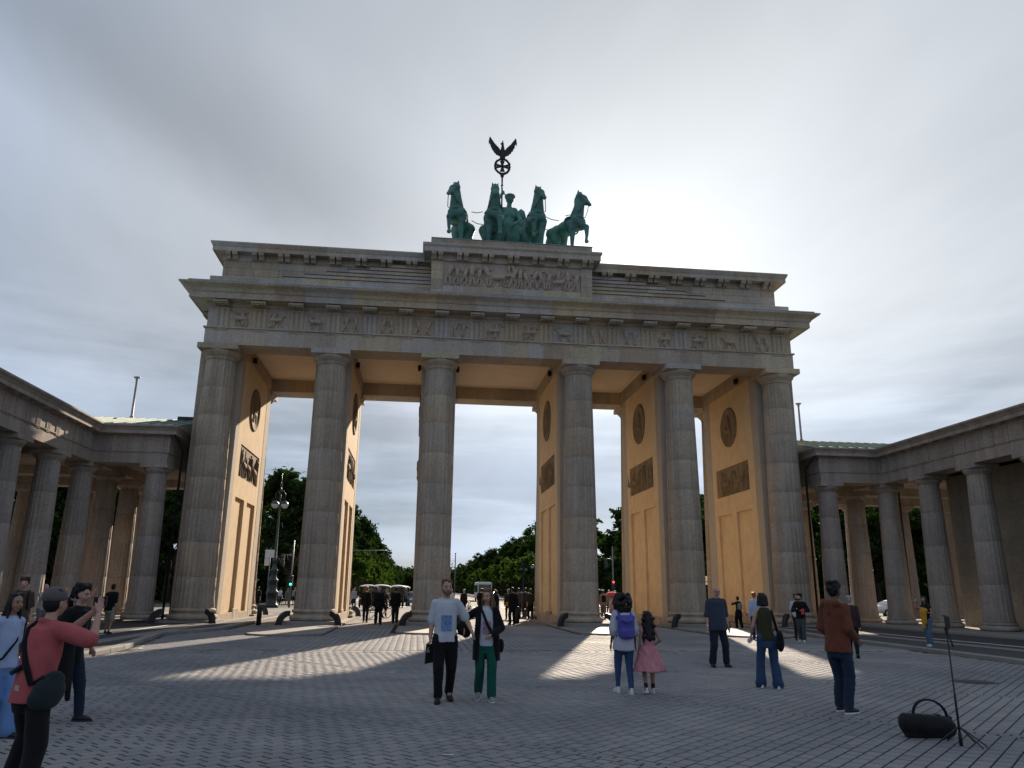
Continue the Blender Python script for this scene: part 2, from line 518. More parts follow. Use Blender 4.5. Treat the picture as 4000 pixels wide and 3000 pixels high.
def island_half(i): return 1.5 if i in (2, 3) else 1.42
ISL = {1: (-9.4, 17.0), 2: (-8.0, 16.5), 3: (-8.0, 16.5), 4: (-9.4, 17.0)}    # index: nose y front, rear
def in_island(x, y, g=0.0):
    for i, (ya, yb) in ISL.items():
        w = island_half(i) + g
        dx = x - PX[i]
        if abs(dx) > w: continue
        if ya + w <= y <= yb - w: return True
        yc = ya + w if y < ya + w else yb - w
        if dx * dx + (y - yc) ** 2 < (w + g) ** 2: return True
    return False
XL, XR = -12.32, 11.42                                    # kerb lines
def xleft(y): return -12.32 - (1.1 * min(max((y + 16) / 7, 0), 1) * (1 - min(max((y + 9) / 4, 0), 1)))
def xright(y):
    if y < -9: return 11.42 - 0.045 * (-y - 9)
    return 11.42 + 0.93 * min((y + 9) / 5.0, 1.0)
# bed under the bricks
mb = MB()
ys = [-48, -25, -21, -17, -13, -9, 1.2]
for a, c in zip(ys[:-1], ys[1:]):
    mb.add([(-16, a, gz(a) - 0.005), (16, a, gz(a) - 0.005), (16, c, gz(c) - 0.005), (-16, c, gz(c) - 0.005)], [(0, 1, 2, 3)])
plaza = structure(mb.obj('plaza', M['joint']))
S2 = math.sqrt(0.5)
BL, BW, GAP = 0.252, 0.168, 0.019
rng = random.Random(3)
bricks = []                                               # cx, cy, angle, length, width
YB = -16.6
SEAM, SPACE = -23.47, 4.45
def seam_at(u): return abs((u - SEAM + SPACE / 2) % SPACE - SPACE / 2)
# diagonal courses
for jv in range(-160, 190):
    v = jv * BW
    off = rng.random() * BL * 0.25 + (BL * 0.5 if jv % 2 else 0)
    for iu in range(-190, 60):
        u = iu * BL + off
        d = seam_at(u)
        if d + BL / 2 - 0.11 < 0.05: continue
        ln = BL
        if d < 0.11 + BL * 0.75:                          # cut bricks beside a seam
            s = 1 if (u - SEAM + SPACE / 2) % SPACE - SPACE / 2 > 0 else -1
            e0 = 0.11; e1 = d + BL / 2
            if e1 - e0 < 0.06: continue
            ln = e1 - e0
            u += s * ((e0 + e1) / 2 - d)
        x, y = (u - v) * S2, (u + v) * S2
        if y > YB - 0.12 or y < -36 or x < xleft(y) + 0.1 or x > xright(y) - 0.1: continue
        bricks.append((x, y, math.pi / 4, ln, BW))
ks = range(-8, 9)
for k in ks:                                              # two narrow rows make a seam
    for sgn in (-1, 1):
        u = SEAM + k * SPACE + sgn * 0.053
        for jv in range(-120, 140):
            v = (jv + (0.5 if sgn > 0 else 0)) * BL
            x, y = (u - v) * S2, (u + v) * S2
            if y > YB - 0.15 or y < -36 or x < xleft(y) + 0.1 or x > xright(y) - 0.1: continue
            bricks.append((x, y, -math.pi / 4, BL, 0.104))
# the strip of plates and the straight courses near the gate
x = -13.6
while x < 12.5:
    w = rng.uniform(0.7, 1.0)
    if xleft(YB) < x and x + w < xright(YB): bricks.append((x + w / 2, YB + 0.06, 0.0, w, 0.3))
    x += w
for i in range(-66, 66):
    x = i * 0.215 + 0.05
    off = rng.random() * 0.26
    for j in range(0, 72):
        y = YB + 0.35 + j * 0.262 + off * (1 if j else 0)
        if y > 1.0 or x < xleft(y) + 0.12 or x > xright(y) - 0.12 or in_island(x, y, 0.14): continue
        bricks.append((x, y, math.pi / 2, 0.262, 0.215))
def brick_verts(ln, w, gap=GAP):
    a, c = ln / 2 - gap * 0.75, w / 2 - gap / 2
    e = 0.003
    return [(-a, -c, -0.03), (a, -c, -0.03), (a, c, -0.03), (-a, c, -0.03),
            (-a, -c, -e), (a, -c, -e), (a, c, -e), (-a, c, -e),
            (-a + e, -c + e, 0), (a - e, -c + e, 0), (a - e, c - e, 0), (-a + e, c - e, 0)]
BF = [(8, 9, 10, 11)] + [(i, (i + 1) % 4, 4 + (i + 1) % 4, 4 + i) for i in range(4)] + [(4 + i, 4 + (i + 1) % 4, 8 + (i + 1) % 4, 8 + i) for i in range(4)]
# the bricks nearest to the viewer are picked out one by one
def rank(t):
    d = Vector((t[0] - CAM.x, t[1] - CAM.y))
    r = d.length
    ang = math.atan2(d.x, d.y) - 0.115
    ok = abs(ang) < 0.60 and r * math.cos(ang) > 7.25
    return r if ok else 1e3 + r
order = sorted(range(len(bricks)), key=lambda i: rank(bricks[i]))
near = set(order[:298])
bm_cache = {}
for i in order[:298]:
    x, y, a, ln, w = bricks[i]
    key = (round(ln, 2), w)
    if key not in bm_cache:
        q = MB(); q.add(brick_verts(key[0], w), BF); bm_cache[key] = q.mesh('brick', M['brick'])
    o = bpy.data.objects.new('brick', bm_cache[key])
    put(o, plaza)
    o.matrix_basis = T(x, y, gz(y) + rng.uniform(-0.0015, 0.0015)) @ RZ(a) @ Matrix.Rotation(rng.gauss(0, 0.006), 4, 'X') @ Matrix.Rotation(rng.gauss(0, 0.004), 4, 'Y')
rest = [bricks[i] for i in range(len(bricks)) if i not in near]
nb = len(rest)
V = np.empty((nb, 12, 3), np.float32)
for k, (x, y, a, ln, w) in enumerate(rest):
    p = np.array(brick_verts(ln, w), np.float32)
    c, s = math.cos(a), math.sin(a)
    tx, ty = rng.gauss(0, 0.003), rng.gauss(0, 0.003)
    V[k, :, 2] = p[:, 2] + gz(y) + p[:, 1] * tx + p[:, 0] * ty + rng.uniform(-0.0015, 0.0015)
    V[k, :, 0] = x + p[:, 0] * c - p[:, 1] * s
    V[k, :, 1] = y + p[:, 0] * s + p[:, 1] * c
F = (np.array(BF)[None] + (np.arange(nb) * 12)[:, None, None]).reshape(-1, 4)
me = bpy.data.meshes.new('bricks')
me.vertices.add(nb * 12); me.vertices.foreach_set('co', V.ravel())
me.loops.add(F.size); me.loops.foreach_set('vertex_index', F.ravel().astype(np.int32))
me.polygons.add(len(F)); me.polygons.foreach_set('loop_start', np.arange(0, F.size, 4, dtype=np.int32))
me.materials.append(M['bricks']); me.update(calc_edges=True)
tag(put(bpy.data.objects.new('bricks', me), plaza), kind='stuff')

# ---- raised pavements left and right, with kerbstones one by one
def kerb_line(pts, parent, top, w=0.3, step=1.0, inward=1):
    """kerbstones along a polyline; top height, width to the given side"""
    acc = []
    for (xa, ya), (xb, yb) in zip(pts[:-1], pts[1:]):
        L = math.hypot(xb - xa, yb - ya); n = max(1, round(L / step))
        for i in range(n):
            t0, t1 = i / n, (i + 1) / n
            acc.append(((xa + (xb - xa) * t0, ya + (yb - ya) * t0), (xa + (xb - xa) * t1, ya + (yb - ya) * t1)))
    for (a, c) in acc:
        d = Vector((c[0] - a[0], c[1] - a[1])); L = d.length
        q = MB(); q.box(0.004, L - 0.004, 0, w * inward, -0.3, 0, 0.018) if inward > 0 else q.box(0.004, L - 0.004, -w, 0, -0.3, 0, 0.018)
        o = q.obj('kerbstone', M['kerb'], parent)
        o.matrix_basis = T(a[0], a[1], top) @ RZ(math.atan2(d.y, d.x))
PT = 0.11                                                 # pavement height
right_edge = [(xright(y), y) for y in (-48, -36, -28, -22, -16, -12, -9, -7.5, -6, -4, -1, 4, 10, 16.5)]
left_edge = [(xleft(y), y) for y in (-48, -36, -28, -22, -17, -16, -14, -12, -10, -9, -8, -7, -6, -5, -1, 4, 10, 16.5)]
for nm, edge, sgn in (('pavement', right_edge, 1), ('pavement', left_edge, -1)):
    q = MB()
    inner = [(x + sgn * 0.29, y) for x, y in edge]
    for (xa, ya), (xb, yb) in zip(inner[:-1], inner[1:]):
        vs = [(xa, ya, PT - 0.012), (sgn * 60, ya, PT - 0.012), (sgn * 60, yb, PT - 0.012), (xb, yb, PT - 0.012)]
        q.add(vs if sgn > 0 else vs[::-1], [(0, 1, 2, 3)])
    pv = structure(q.obj(nm, M['asphalt']))
    kerb_line(edge, pv, PT, inward=-sgn)
    q = MB()                                              # pale slab band and thin line across the pavement
    q.box(*sorted((sgn * 13.4, sgn * 14.0)), -48, 14, PT - 0.2, PT - 0.006)
    q.obj('slab_band', M['slab'], pv)
    q = MB(); q.box(*sorted((sgn * 14.9, sgn * 14.98)), -30, -3, PT - 0.2, PT - 0.002); q.obj('line', M['white_line'], pv)
    q = MB(); q.box(*sorted((sgn * 18.2, sgn * 23.6)), -34, 12.4, PT - 0.2, PT + 0.10, 0.02); q.obj('stylobate', M['kerb'], pv)
# ---- pavement islands round the inner piers
for i, (ya, yb) in ISL.items():
    w = island_half(i)
    def outline(w):
        pts = []
        for k in range(13):
            t = math.pi + math.pi * k / 12
            pts.append((PX[i] + w * math.cos(t), ya + island_half(i) + w * math.sin(t)))
        for k in range(13):
            t = math.pi * k / 12
            pts.append((PX[i] + w * math.cos(t), yb - island_half(i) + w * math.sin(t)))
        return pts
    q = MB(); q.prism(outline(w - 0.28), 'z', -0.3, 0.052)
    isl = structure(q.obj('pavement_island', M['slab']))
    o_, i_ = outline(w), outline(w - 0.278)
    n = len(o_)
    for k in range(n):
        k2 = (k + 1) % n
        A, B, Ci, D = o_[k], o_[k2], i_[k2], i_[k]
        seg = max(1, round(math.hypot(B[0] - A[0], B[1] - A[1]) / 1.1))
        for s_ in range(seg):
            f = lambda P, Q, t: (P[0] + (Q[0] - P[0]) * t, P[1] + (Q[1] - P[1]) * t)
            t0, t1 = s_ / seg + 0.004, (s_ + 1) / seg - 0.004
            poly = [f(A, B, t0), f(A, B, t1), f(D, Ci, t1), f(D, Ci, t0)]
            q = MB(); q.prism(poly, 'z', -0.3, 0.06); q.obj('kerbstone', M['kerb'], isl)
# ---- road and paving behind the gate
m, nt, b = new_mat('sunlit_paving', 0.85, 0.2)
pos = position(nt)
n1 = noise(nt, 0.4, 5, 0.6, vec=pos); n2 = noise(nt, 30, 4, 0.6, vec=pos)
c = mul(nt, ramp(nt, n1, [(0.3, (0.135, 0.13, 0.122)), (0.7, (0.175, 0.165, 0.15))]), ramp(nt, n2, [(0.3, (0.8, 0.8, 0.8)), (0.7, (1.15, 1.15, 1.15))]))
nt.links.new(c, b.inputs['Base Color'])
q = MB(); q.add([(-70, 1.2, -0.004), (70, 1.2, -0.004), (70, 32, -0.004), (-70, 32, -0.004)], [(0, 1, 2, 3)])
forecourt = structure(q.obj('forecourt', m))
q = MB()                                                  # joint lines across the forecourt
for y in (4, 8, 12, 16, 20, 24, 28): q.box(-12.3, 12.3, y, y + 0.05, -0.02, -0.0005)
for x in (-12.0, -6.5, 0, 6.5, 12.0): q.box(x, x + 0.05, 1.3, 31.8, -0.02, 0.0)
q.obj('drain_joints', M['joint'], forecourt)
m2 = simple('road_asphalt', (0.085, 0.083, 0.08), 0.85, 0.2, 0.2, 1.5, 0.2)
q = MB(); q.add([(-120, 32, -0.12), (120, 32, -0.12), (120, 52, -0.12), (-120, 52, -0.12), (-13, 52, -0.12), (13, 52, -0.12), (13, 1600, -0.12), (-13, 1600, -0.12)],
                [(0, 1, 2, 3), (4, 5, 6, 7)])
road = structure(q.obj('road', m2))
q = MB()
for k in range(40):
    for x in (-6.5, 0.0, 6.5):
        y = 60 + k * 12
        q.box(x - 0.08, x + 0.08, y, y + 5, -0.14, -0.116)
for k in range(14): q.box(-11 + k * 1.6, -10.4 + k * 1.6, 48, 51, -0.14, -0.116)
q.obj('lane_marking', M['white_line'], road)
for sgn in (-1, 1):
    q = MB(); q.add([(sgn * 13.2, 52, 0.0), (sgn * 22, 52, 0.0), (sgn * 22, 1500, 0.0), (sgn * 13.2, 1500, 0.0)][::sgn], [(0, 1, 2, 3)])
    sw = structure(q.obj('sidewalk', M['slab']))
    q = MB(); q.box(*sorted((sgn * 13.0, sgn * 13.2)), 52, 700, -0.3, 0.006); q.obj('kerb', M['kerb'], sw)
# ------------------------------------------------------------------ the gate
gate = thing('city_gate', 'monumental sandstone city gate with six fluted columns and bronze chariot on top', 'gate', (0, YR / 2, 0))
def run(A, B, n, prof, cuts, name, parent, mat, m0=-1, m1=-1, gap=0.006, kind=None):
    """closed profile (offset, z) swept from A to B; n = outward normal; mitred ends; one object per length between cuts"""
    A, B, n = Vector((*A, 0)), Vector((*B, 0)), Vector((*n, 0))
    L = (B - A).length
    d = (B - A) / L
    cuts = [c for c in cuts if 0.05 < c < L - 0.05]
    marks = [None] + cuts + [None]
    out = []
    area = sum(prof[i][0] * prof[(i + 1) % len(prof)][1] - prof[(i + 1) % len(prof)][0] * prof[i][1] for i in range(len(prof)))
    for k in range(len(marks) - 1):
        s, e = marks[k], marks[k + 1]
        k_ = len(prof)
        vs = []
        for end, val in ((0, s), (1, e)):
            for o, z in prof:
                if val is None:
                    t = (m0 * o) if end == 0 else (L - m1 * o)
                else:
                    t = val + (gap / 2 if end == 0 else -gap / 2)
                p = A + d * t + n * o
                vs.append((p.x, p.y, z))
        fs = [(i, (i + 1) % k_, k_ + (i + 1) % k_, k_ + i) for i in range(k_)]
        fs += [tuple(range(k_ - 1, -1, -1)), tuple(range(k_, 2 * k_))]
        if (d.cross(n).z < 0) == (area > 0): fs = [tuple(reversed(f)) for f in fs]
        q = MB(); q.add(vs, fs)
        o = q.obj(name, mat, parent)
        out.append(o)
    return out
def rcuts(L, lo, hi, seed):
    r = random.Random(seed); t, c = 0, []
    while True:
        t += r.uniform(lo, hi)
        if t > L - lo * 0.6: return c
        c.append(t)

# --- columns
def fluted(r, z, nf=24, seg=5, depth=0.055, ang=0.0):
    pts = []
    for i in range(nf * seg):
        f = (i % seg) / seg
        rr = r - depth * (r / 0.9) * math.sin(math.pi * f) ** 0.8
        t = 2 * math.pi * i / (nf * seg) + ang
        pts.append((rr * math.cos(t), rr * math.sin(t), z))
    return pts
def drum_mesh(z0, z1, rfun, nf=24, name='drum', mat='sand', depth=0.055):
    q = MB(); rows = []
    zs = [z0 + 0.001, z0 + 0.008] + [z0 + (z1 - z0) * t for t in (0.33, 0.66)] + [z1 - 0.008, z1 - 0.001]
    n = nf * 5
    vs = []
    for k, z in enumerate(zs):
        r = rfun(z) - (0.005 if k in (0, len(zs) - 1) else 0)
        vs += fluted(r, z, nf, 5, depth)
    fs = []
    for i in range(len(zs) - 1):
        for k in range(n):
            k2 = (k + 1) % n
            fs.append((i * n + k, i * n + k2, (i + 1) * n + k2, (i + 1) * n + k))
    fs += [tuple(range(n - 1, -1, -1)), tuple((len(zs) - 1) * n + k for k in range(n))]
    q.add(vs, fs, 0, True)
    me = q.mesh(name, M[mat])
    return me
def r_shaft(z):
    t = max(0.0, (z - 0.75) / 12.1)
    r = 0.905 - 0.175 * t ** 1.35
    if z < 1.15: r += 0.055 * ((1.15 - z) / 0.4) ** 2
    return r
dz = [0.75, 2.15, 3.75, 5.3, 6.85, 8.4, 9.95, 11.4, 12.82]
drum_me = [drum_mesh(a, c, r_shaft) for a, c in zip(dz[:-1], dz[1:])]
q = MB(); q.lathe([(0.72, 12.82), (0.745, 12.84), (0.75, 12.87), (0.735, 12.885), (0.76, 12.90), (0.765, 12.93), (0.75, 12.945), (0.79, 12.98),
                   (0.87, 13.05), (0.945, 13.14), (0.975, 13.22), (0.965, 13.275), (0.94, 13.29)], 64)
cap_me = q.mesh('capital', M['sand'])
q = MB(); q.box(-0.985, 0.985, -0.985, 0.985, 13.285, 13.568, 0.012)
abacus_me = q.mesh('abacus', M['sand_block'])
q = MB()
tor = [(1.13 - 0.16 * (1 - math.cos(a)), 0.30 - 0.155 * math.cos(a * 0.9999)) for a in ()]
prof = [(1.02, 0.20)] + [(0.99 + 0.135 * math.sin(math.pi * k / 10), 0.335 - 0.135 * math.cos(math.pi * k / 10)) for k in range(11)]
prof += [(0.965, 0.475), (0.945, 0.52), (0.95, 0.555)] + [(0.945 + 0.085 * math.sin(math.pi * k / 8), 0.645 - 0.08 * math.cos(math.pi * k / 8)) for k in range(9)] + [(0.93, 0.75)]
q.lathe(prof, 64)
base_me = q.mesh('base', M['sand'])
q = MB(); q.box(-1.2, 1.2, -1.2, 1.2, -0.3, 0.20, 0.02)
plinth_me = q.mesh('plinth', M['kerb'])
crng = random.Random(11)
for y in (0.0, YR):
    for x in PX:
        Mx = T(x, y, 0)
        col = inst('column', cap_me, Mx, gate)
        inst('abacus', abacus_me, None, col, True)
        for dm in drum_me:
            inst('drum', dm, RZ(crng.randrange(24) * math.pi / 12), col, True)
        inst('base', base_me, None, col, True)
        inst('plinth', plinth_me, None, col, True)

# --- reliefs: groups of small figures
def figure(q, x, z, h, r, y0=0.0, flat=0.4, m=0):
    """a standing, striding or reaching figure in low relief; h = height"""
    s = h
    lean = r.uniform(-0.14, 0.14)
    hip = Vector((x, y0, z + 0.48 * s)); sh = Vector((x + lean * s, y0, z + 0.80 * s))
    w = 0.10 * s
    def cap(a, b, ra, rb): q.capsule(a, b, ra, rb, 8, m)
    cap(hip, sh, w * 1.15, w * 1.3)
    hd = sh + Vector((lean * 0.3 * s + r.uniform(-.02, .02) * s, 0, 0.155 * s)); q.ball(hd, (0.055 * s, 0.055 * s, 0.068 * s), 8, 6, m)
    for sg in (-1, 1):
        k = hip + Vector((sg * r.uniform(0.02, 0.16) * s, 0, -0.23 * s)); f = k + Vector((r.uniform(-0.12, 0.06) * s, 0, -0.24 * s))
        cap(hip, k, w * 0.8, w * 0.6); cap(k, f, w * 0.6, w * 0.4)
        a = r.choice((-1.3, -0.9, -0.3, 0.3, 0.7)) + r.uniform(-0.2, 0.2)
        e = sh + Vector((sg * 0.17 * s * math.cos(a), 0, 0.17 * s * math.sin(a)))
        a2 = a + r.uniform(-1.0, 1.0)
        hnd = e + Vector((sg * 0.15 * s * math.cos(a2), 0, 0.15 * s * math.sin(a2)))
        cap(sh, e, w * 0.55, w * 0.42); cap(e, hnd, w * 0.42, w * 0.32)
    if r.random() < 0.6:                                   # drapery
        for k in range(3):
            a = hip + Vector(((k - 1) * 0.06 * s, 0, 0.05 * s)); cap(a, a + Vector((r.uniform(-0.08, 0.08) * s, 0, -r.uniform(0.25, 0.42) * s)), w * 0.5, w * 0.35)
def beast(q, x, z, h, r, d=1, m=0):
    """a horse or centaur in low relief"""
    L = h * 0.95
    b0, b1 = Vector((x - d * L * 0.35, 0, z + h * 0.5)), Vector((x + d * L * 0.25, 0, z + h * 0.53))
    q.capsule(b0, b1, h * 0.14, h * 0.15, 8, m)
    for p, k in ((b0, -1), (b0, 1), (b1, -1), (b1, 1)):
        kn = p + Vector((d * k * h * 0.10 + r.uniform(-.05, .05) * h, 0, -h * 0.25)); q.capsule(p, kn, h * 0.07, h * 0.045, 7, m)
        q.capsule(kn, kn + Vector((d * r.uniform(-0.14, 0.02) * h, 0, -h * 0.22)), h * 0.045, h * 0.03, 7, m)
    n = b1 + Vector((d * h * 0.16, 0, h * 0.34)); q.capsule(b1, n, h * 0.11, h * 0.07, 8, m)
    if r.random() < 0.5:
        q.capsule(n, n + Vector((d * h * 0.17, 0, -h * 0.10)), h * 0.065, h * 0.04, 7, m)
    else:
        q.ball(n + Vector((0, 0, h * 0.12)), h * 0.075, 8, 6, m)
        for sg in (-1, 1): q.capsule(n, n + Vector((sg * h * 0.25, 0, h * r.uniform(-0.1, 0.2))), h * 0.05, h * 0.035, 7, m)
    q.capsule(b0, b0 + Vector((-d * h * 0.2, 0, -h * 0.15)), h * 0.04, h * 0.02, 6, m)
def flatten(q, y, k):
    q.v = [(p[0], y + (p[1]) * k, p[2]) for p in q.v]

# --- architrave
FX, FY = 15.64, 0.76
def beam_prof(z0, z1, depth): return [(0, z0), (0, z1), (-depth, z1), (-depth, z0)]
archi = beam_prof(13.57, 14.418, 1.52)
corners = [(-FX, -FY), (FX, -FY), (FX, YR + FY), (-FX, YR + FY)]
normals = [(0, -1), (1, 0), (0, 1), (-1, 0)]
sides = [(corners[k], corners[(k + 1) % 4], normals[k]) for k in range(4)]
def around(prof, name, mat, lo, hi, seed, parent=gate, sides=sides):
    for k, (A, B, n) in enumerate(sides):
        L = math.hypot(B[0] - A[0], B[1] - A[1])
        run(A, B, n, prof, rcuts(L, lo, hi, seed + k), name, parent, mat)
around(archi, 'architrave_block', M['sand_block'], 0.8, 2.5, 21)
around([(-0.5, 14.42), (0.085, 14.42), (0.085, 14.49), (-0.5, 14.49)], 'taenia', M['sand_block'], 2.2, 4.5, 31)
# --- frieze
q = MB(); q.box(-FX + 0.06, FX - 0.06, -FY + 0.06, YR + FY - 0.06, 14.47, 16.6); q.obj('frieze_core', M['sand'], gate)
TW, MODULE = 0.74, 1.86
tri = MB()
g = TW / 6
poly = [(-TW / 2, 0.1), (-TW / 2, -0.02), (-TW / 2 + g * 0.5, -0.07)]
for c0 in (-1, 1):
    cx = c0 * g
    poly += [(cx - g * 0.55, -0.07), (cx, -0.005), (cx + g * 0.55, -0.07)] if c0 < 0 else [(cx - g * 0.55, -0.07), (cx, -0.005), (cx + g * 0.55, -0.07)]
poly += [(TW / 2 - g * 0.5, -0.07), (TW / 2, -0.02), (TW / 2, 0.1)]
tri.prism(poly, 'z', 14.492, 15.44)
tri.box(-TW / 2 - 0.01, TW / 2 + 0.01, -0.085, 0.1, 15.442, 15.56)
tri_me = tri.mesh('triglyph', M['sand_frieze'])
reg = MB(); reg.box(-TW / 2, TW / 2, -0.07, 0.05, 14.36, 14.418)
reg_me = reg.mesh('regula', M['sand_frieze'])
gt = MB()
for k in range(6): gt.lathe([(0.05, -0.07), (0.034, 0)], 8, (-TW / 2 + TW * (k + 0.5) / 6, -0.035, 14.36))
gutta_me = gt.mesh('guttae', M['sand_frieze'])
mut = MB(); mut.box(-TW / 2, TW / 2, -0.70, -0.02, 15.63, 15.745, 0.012)
mut_me = mut.mesh('mutule', M['sand_frieze'])
gm = MB()
for k in range(6):
    for j in range(3): gm.lathe([(0.048, -0.075), (0.034, 0)], 8, (-TW / 2 + TW * (k + 0.5) / 6, -0.62 + j * 0.24, 15.63))
gm_me = gm.mesh('guttae', M['sand_frieze'])
met = MB(); met.box(-(MODULE - TW) / 2 + 0.006, (MODULE - TW) / 2 - 0.006, 0.0, 0.1, 14.494, 15.61)
met_me = met.mesh('metope', M['sand_frieze'])
end_me = MB(); end_me.box(-0.17, 0.17, -0.0, 0.1, 14.494, 15.61); end_me = end_me.mesh('metope', M['sand_frieze'])
def frieze_row(n, place, rel_seed):
    """place(s) gives the matrix at arc position s along the face"""
    for k in range(n + 1):
        s = (k - n / 2) * MODULE
        Mx = place(s)
        inst('triglyph', tri_me, Mx, gate)
        r_ = inst('regula', reg_me, Mx, gate); inst('guttae', gutta_me, None, r_, True)
        m_ = inst('mutule', mut_me, Mx, gate); inst('guttae', gm_me, None, m_, True)
    for k in range(n):
        s = (k + 0.5 - n / 2) * MODULE
        Mx = place(s)
        pm = inst('metope', met_me, Mx, gate)
        if rel_seed is not None:
            r = random.Random(rel_seed + k)
            q = MB()
            if r.random() < 0.6:
                beast(q, r.uniform(-0.1, 0.1), 14.56, 0.78, r, r.choice((-1, 1)))
                if r.random() < 0.6: figure(q, r.uniform(-0.3, 0.3), 14.56, 0.85, r)
            else:
                figure(q, -0.24, 14.56, 0.84, r); figure(q, 0.22, 14.56, 0.78, r)
            q.v = [(p[0] * 1.0, -0.02 + p[1] * 2.1, p[2]) for p in q.v]
            q.obj('relief', M['relief'], pm, True)
frieze_row(16, lambda s: T(s, -FY + 0.045, 0), 100)
frieze_row(16, lambda s: T(-s, YR + FY - 0.045, 0) @ RZ(math.pi), None)
for sg in (-1, 1):
    frieze_row(4, lambda s, sg=sg: T(sg * (FX - 0.045), YR / 2 + sg * s, 0) @ RZ(sg * math.pi / 2), 300 + sg)
    for y, a in ((-FY + 0.045, 0), (YR + FY - 0.045, math.pi)): inst('metope', end_me, T(sg * 15.42, y, 0) @ RZ(a), gate)
# --- cornice
around([(-0.4, 15.612), (0.03, 15.612), (0.06, 15.70), (0.06, 15.80), (0.70, 15.80), (0.715, 15.77), (0.75, 15.77), (0.75, 16.09), (0.80, 16.10), (0.82, 16.14), (0.88, 16.25),
        (1.0, 16.33), (1.13, 16.38), (1.2, 16.43), (1.2, 16.50), (-0.4, 16.60)], 'cornice_block', M['sand_block'], 1.3, 2.6, 41)
r = random.Random(5)
x = -16.4
while x < 16.4:                                            # lead sheets along the edge
    w = min(r.uniform(1.7, 2.2), 16.5 - x)
    q = MB(); q.box(x + 0.02, x + w - 0.02, -1.98 + FY - 0.76, -0.62, 16.50, 16.535 + r.uniform(0, 0.02)); 
    q.v = [(p[0], p[1], p[2] + (p[1] + 1.98) * 0.09) for p in q.v]
    q.obj('lead_sheet', M['lead'], gate)
    x += w
# --- attic
def block_wall(x0, x1, y, z0, z1, h, name, mat, seed, parent=gate, depth=0.3, lo=1.1, hi=1.7, face=-1):
    r = random.Random(seed); n = max(1, round((z1 - z0) / h))
    for j in range(n):
        a, c = z0 + (z1 - z0) * j / n, z0 + (z1 - z0) * (j + 1) / n
        cs = [x0] + [x0 + t for t in rcuts(x1 - x0, lo, hi, seed * 31 + j)] + [x1]
        for u, v in zip(cs[:-1], cs[1:]):
            q = MB(); e = r.uniform(0, 0.006)
            q.box(u + 0.003, v - 0.003, y - e, y + depth, a + 0.003, c - 0.003, 0.008); q.obj(name, mat, parent)
BX, BY0, BY1 = 15.42, 0.35, YR - 0.35
q = MB(); q.box(-15.4, 15.4, 0.4, BY1, 16.56, 19.1); q.box(-4.3, 4.3, -0.9, YR + 0.9, 16.56, 19.5); q.obj('attic_core', M['sand'], gate)
block_wall(-15.78, 15.78, -0.5, 16.57, 17.36, 0.79, 'attic_base_block', M['sand_block'], 3, depth=1.0, lo=1.6, hi=2.6)
for sg in (-1, 1):
    q = MB(); q.box(*sorted((sg * 15.40, sg * 15.78)), 0.52, YR + 0.4, 16.57, 17.358, 0.01); q.obj('attic_base_block', M['sand_block'], gate)
    a, c = sorted((sg * 4.4, sg * BX))
    block_wall(a, c, BY0, 17.36, 18.62, 0.42, 'attic_block', M['sand_block'], 5 + sg)
    q = MB(); q.box(*sorted((sg * 15.41, sg * 15.43)), 0.66, BY1, 17.36, 18.62); q.obj('attic_side', M['sand_block'], gate)
    for k in range(7):                                     # stepped courses climbing to the middle
        y = -0.40 + 0.1 * k; zt = 17.56 + 0.253 * k; zb = 17.362 if k == 0 else zt - 0.253
        xa, xb = sorted((sg * (12.12 - 1.11 * k), sg * 4.37))
        L = xb - xa
        cs = [xa] + [xa + t for t in rcuts(L, 1.3, 2.4, 60 + k + 10 * sg)] + [xb]
        for u, v in zip(cs[:-1], cs[1:]):
            q = MB(); q.box(u + 0.002, v - 0.002, y, 0.5, zb + 0.002, zt - 0.022, 0.006); q.obj('step_block', M['sand_block'], gate)
        q = MB(); q.box(xa - 0.03, xb, y - 0.03, 0.34, zt - 0.02, zt + 0.004); q.obj('step_flashing', M['iron'], gate)
attic_sides = []
ac = [(-BX, BY0), (BX, BY0), (BX, BY1), (-BX, BY1)]
attic_sides = [(ac[k], ac[(k + 1) % 4], normals[k]) for k in range(4)]
around([(-0.3, 18.62), (0.03, 18.62), (0.05, 18.66), (0.03, 19.0), (0.44, 19.0), (0.47, 18.97), (0.5, 18.97), (0.5, 19.20), (0.53, 19.22), (0.58, 19.33), (0.61, 19.38), (0.61, 19.46), (-0.3, 19.56)],
       'attic_cornice_block', M['sand_block'], 1.36, 2.8, 71, sides=attic_sides)
br = MB(); br.prism([(0.0, 18.68), (-0.12, 18.62), (-0.20, 18.65), (-0.24, 18.74), (-0.34, 18.80), (-0.42, 18.82), (-0.455, 18.88), (-0.455, 18.998), (0.0, 18.998)], 'x', -0.135, 0.135)
br_me = br.mesh('bracket', M['sand'])
def bracket_pairs(n, step, y, dzv):
    for k in range(n):
        x = (k - (n - 1) / 2) * step
        for sg in (-1, 1):
            inst('bracket', br_me, T(x + sg * 0.175, y, dzv), gate)
for k in range(4, 12):
    for s0 in (-1, 1):
        for sg in (-1, 1): inst('bracket', br_me, T(s0 * 1.36 * k + sg * 0.175, BY0 - 0.03, 0), gate)
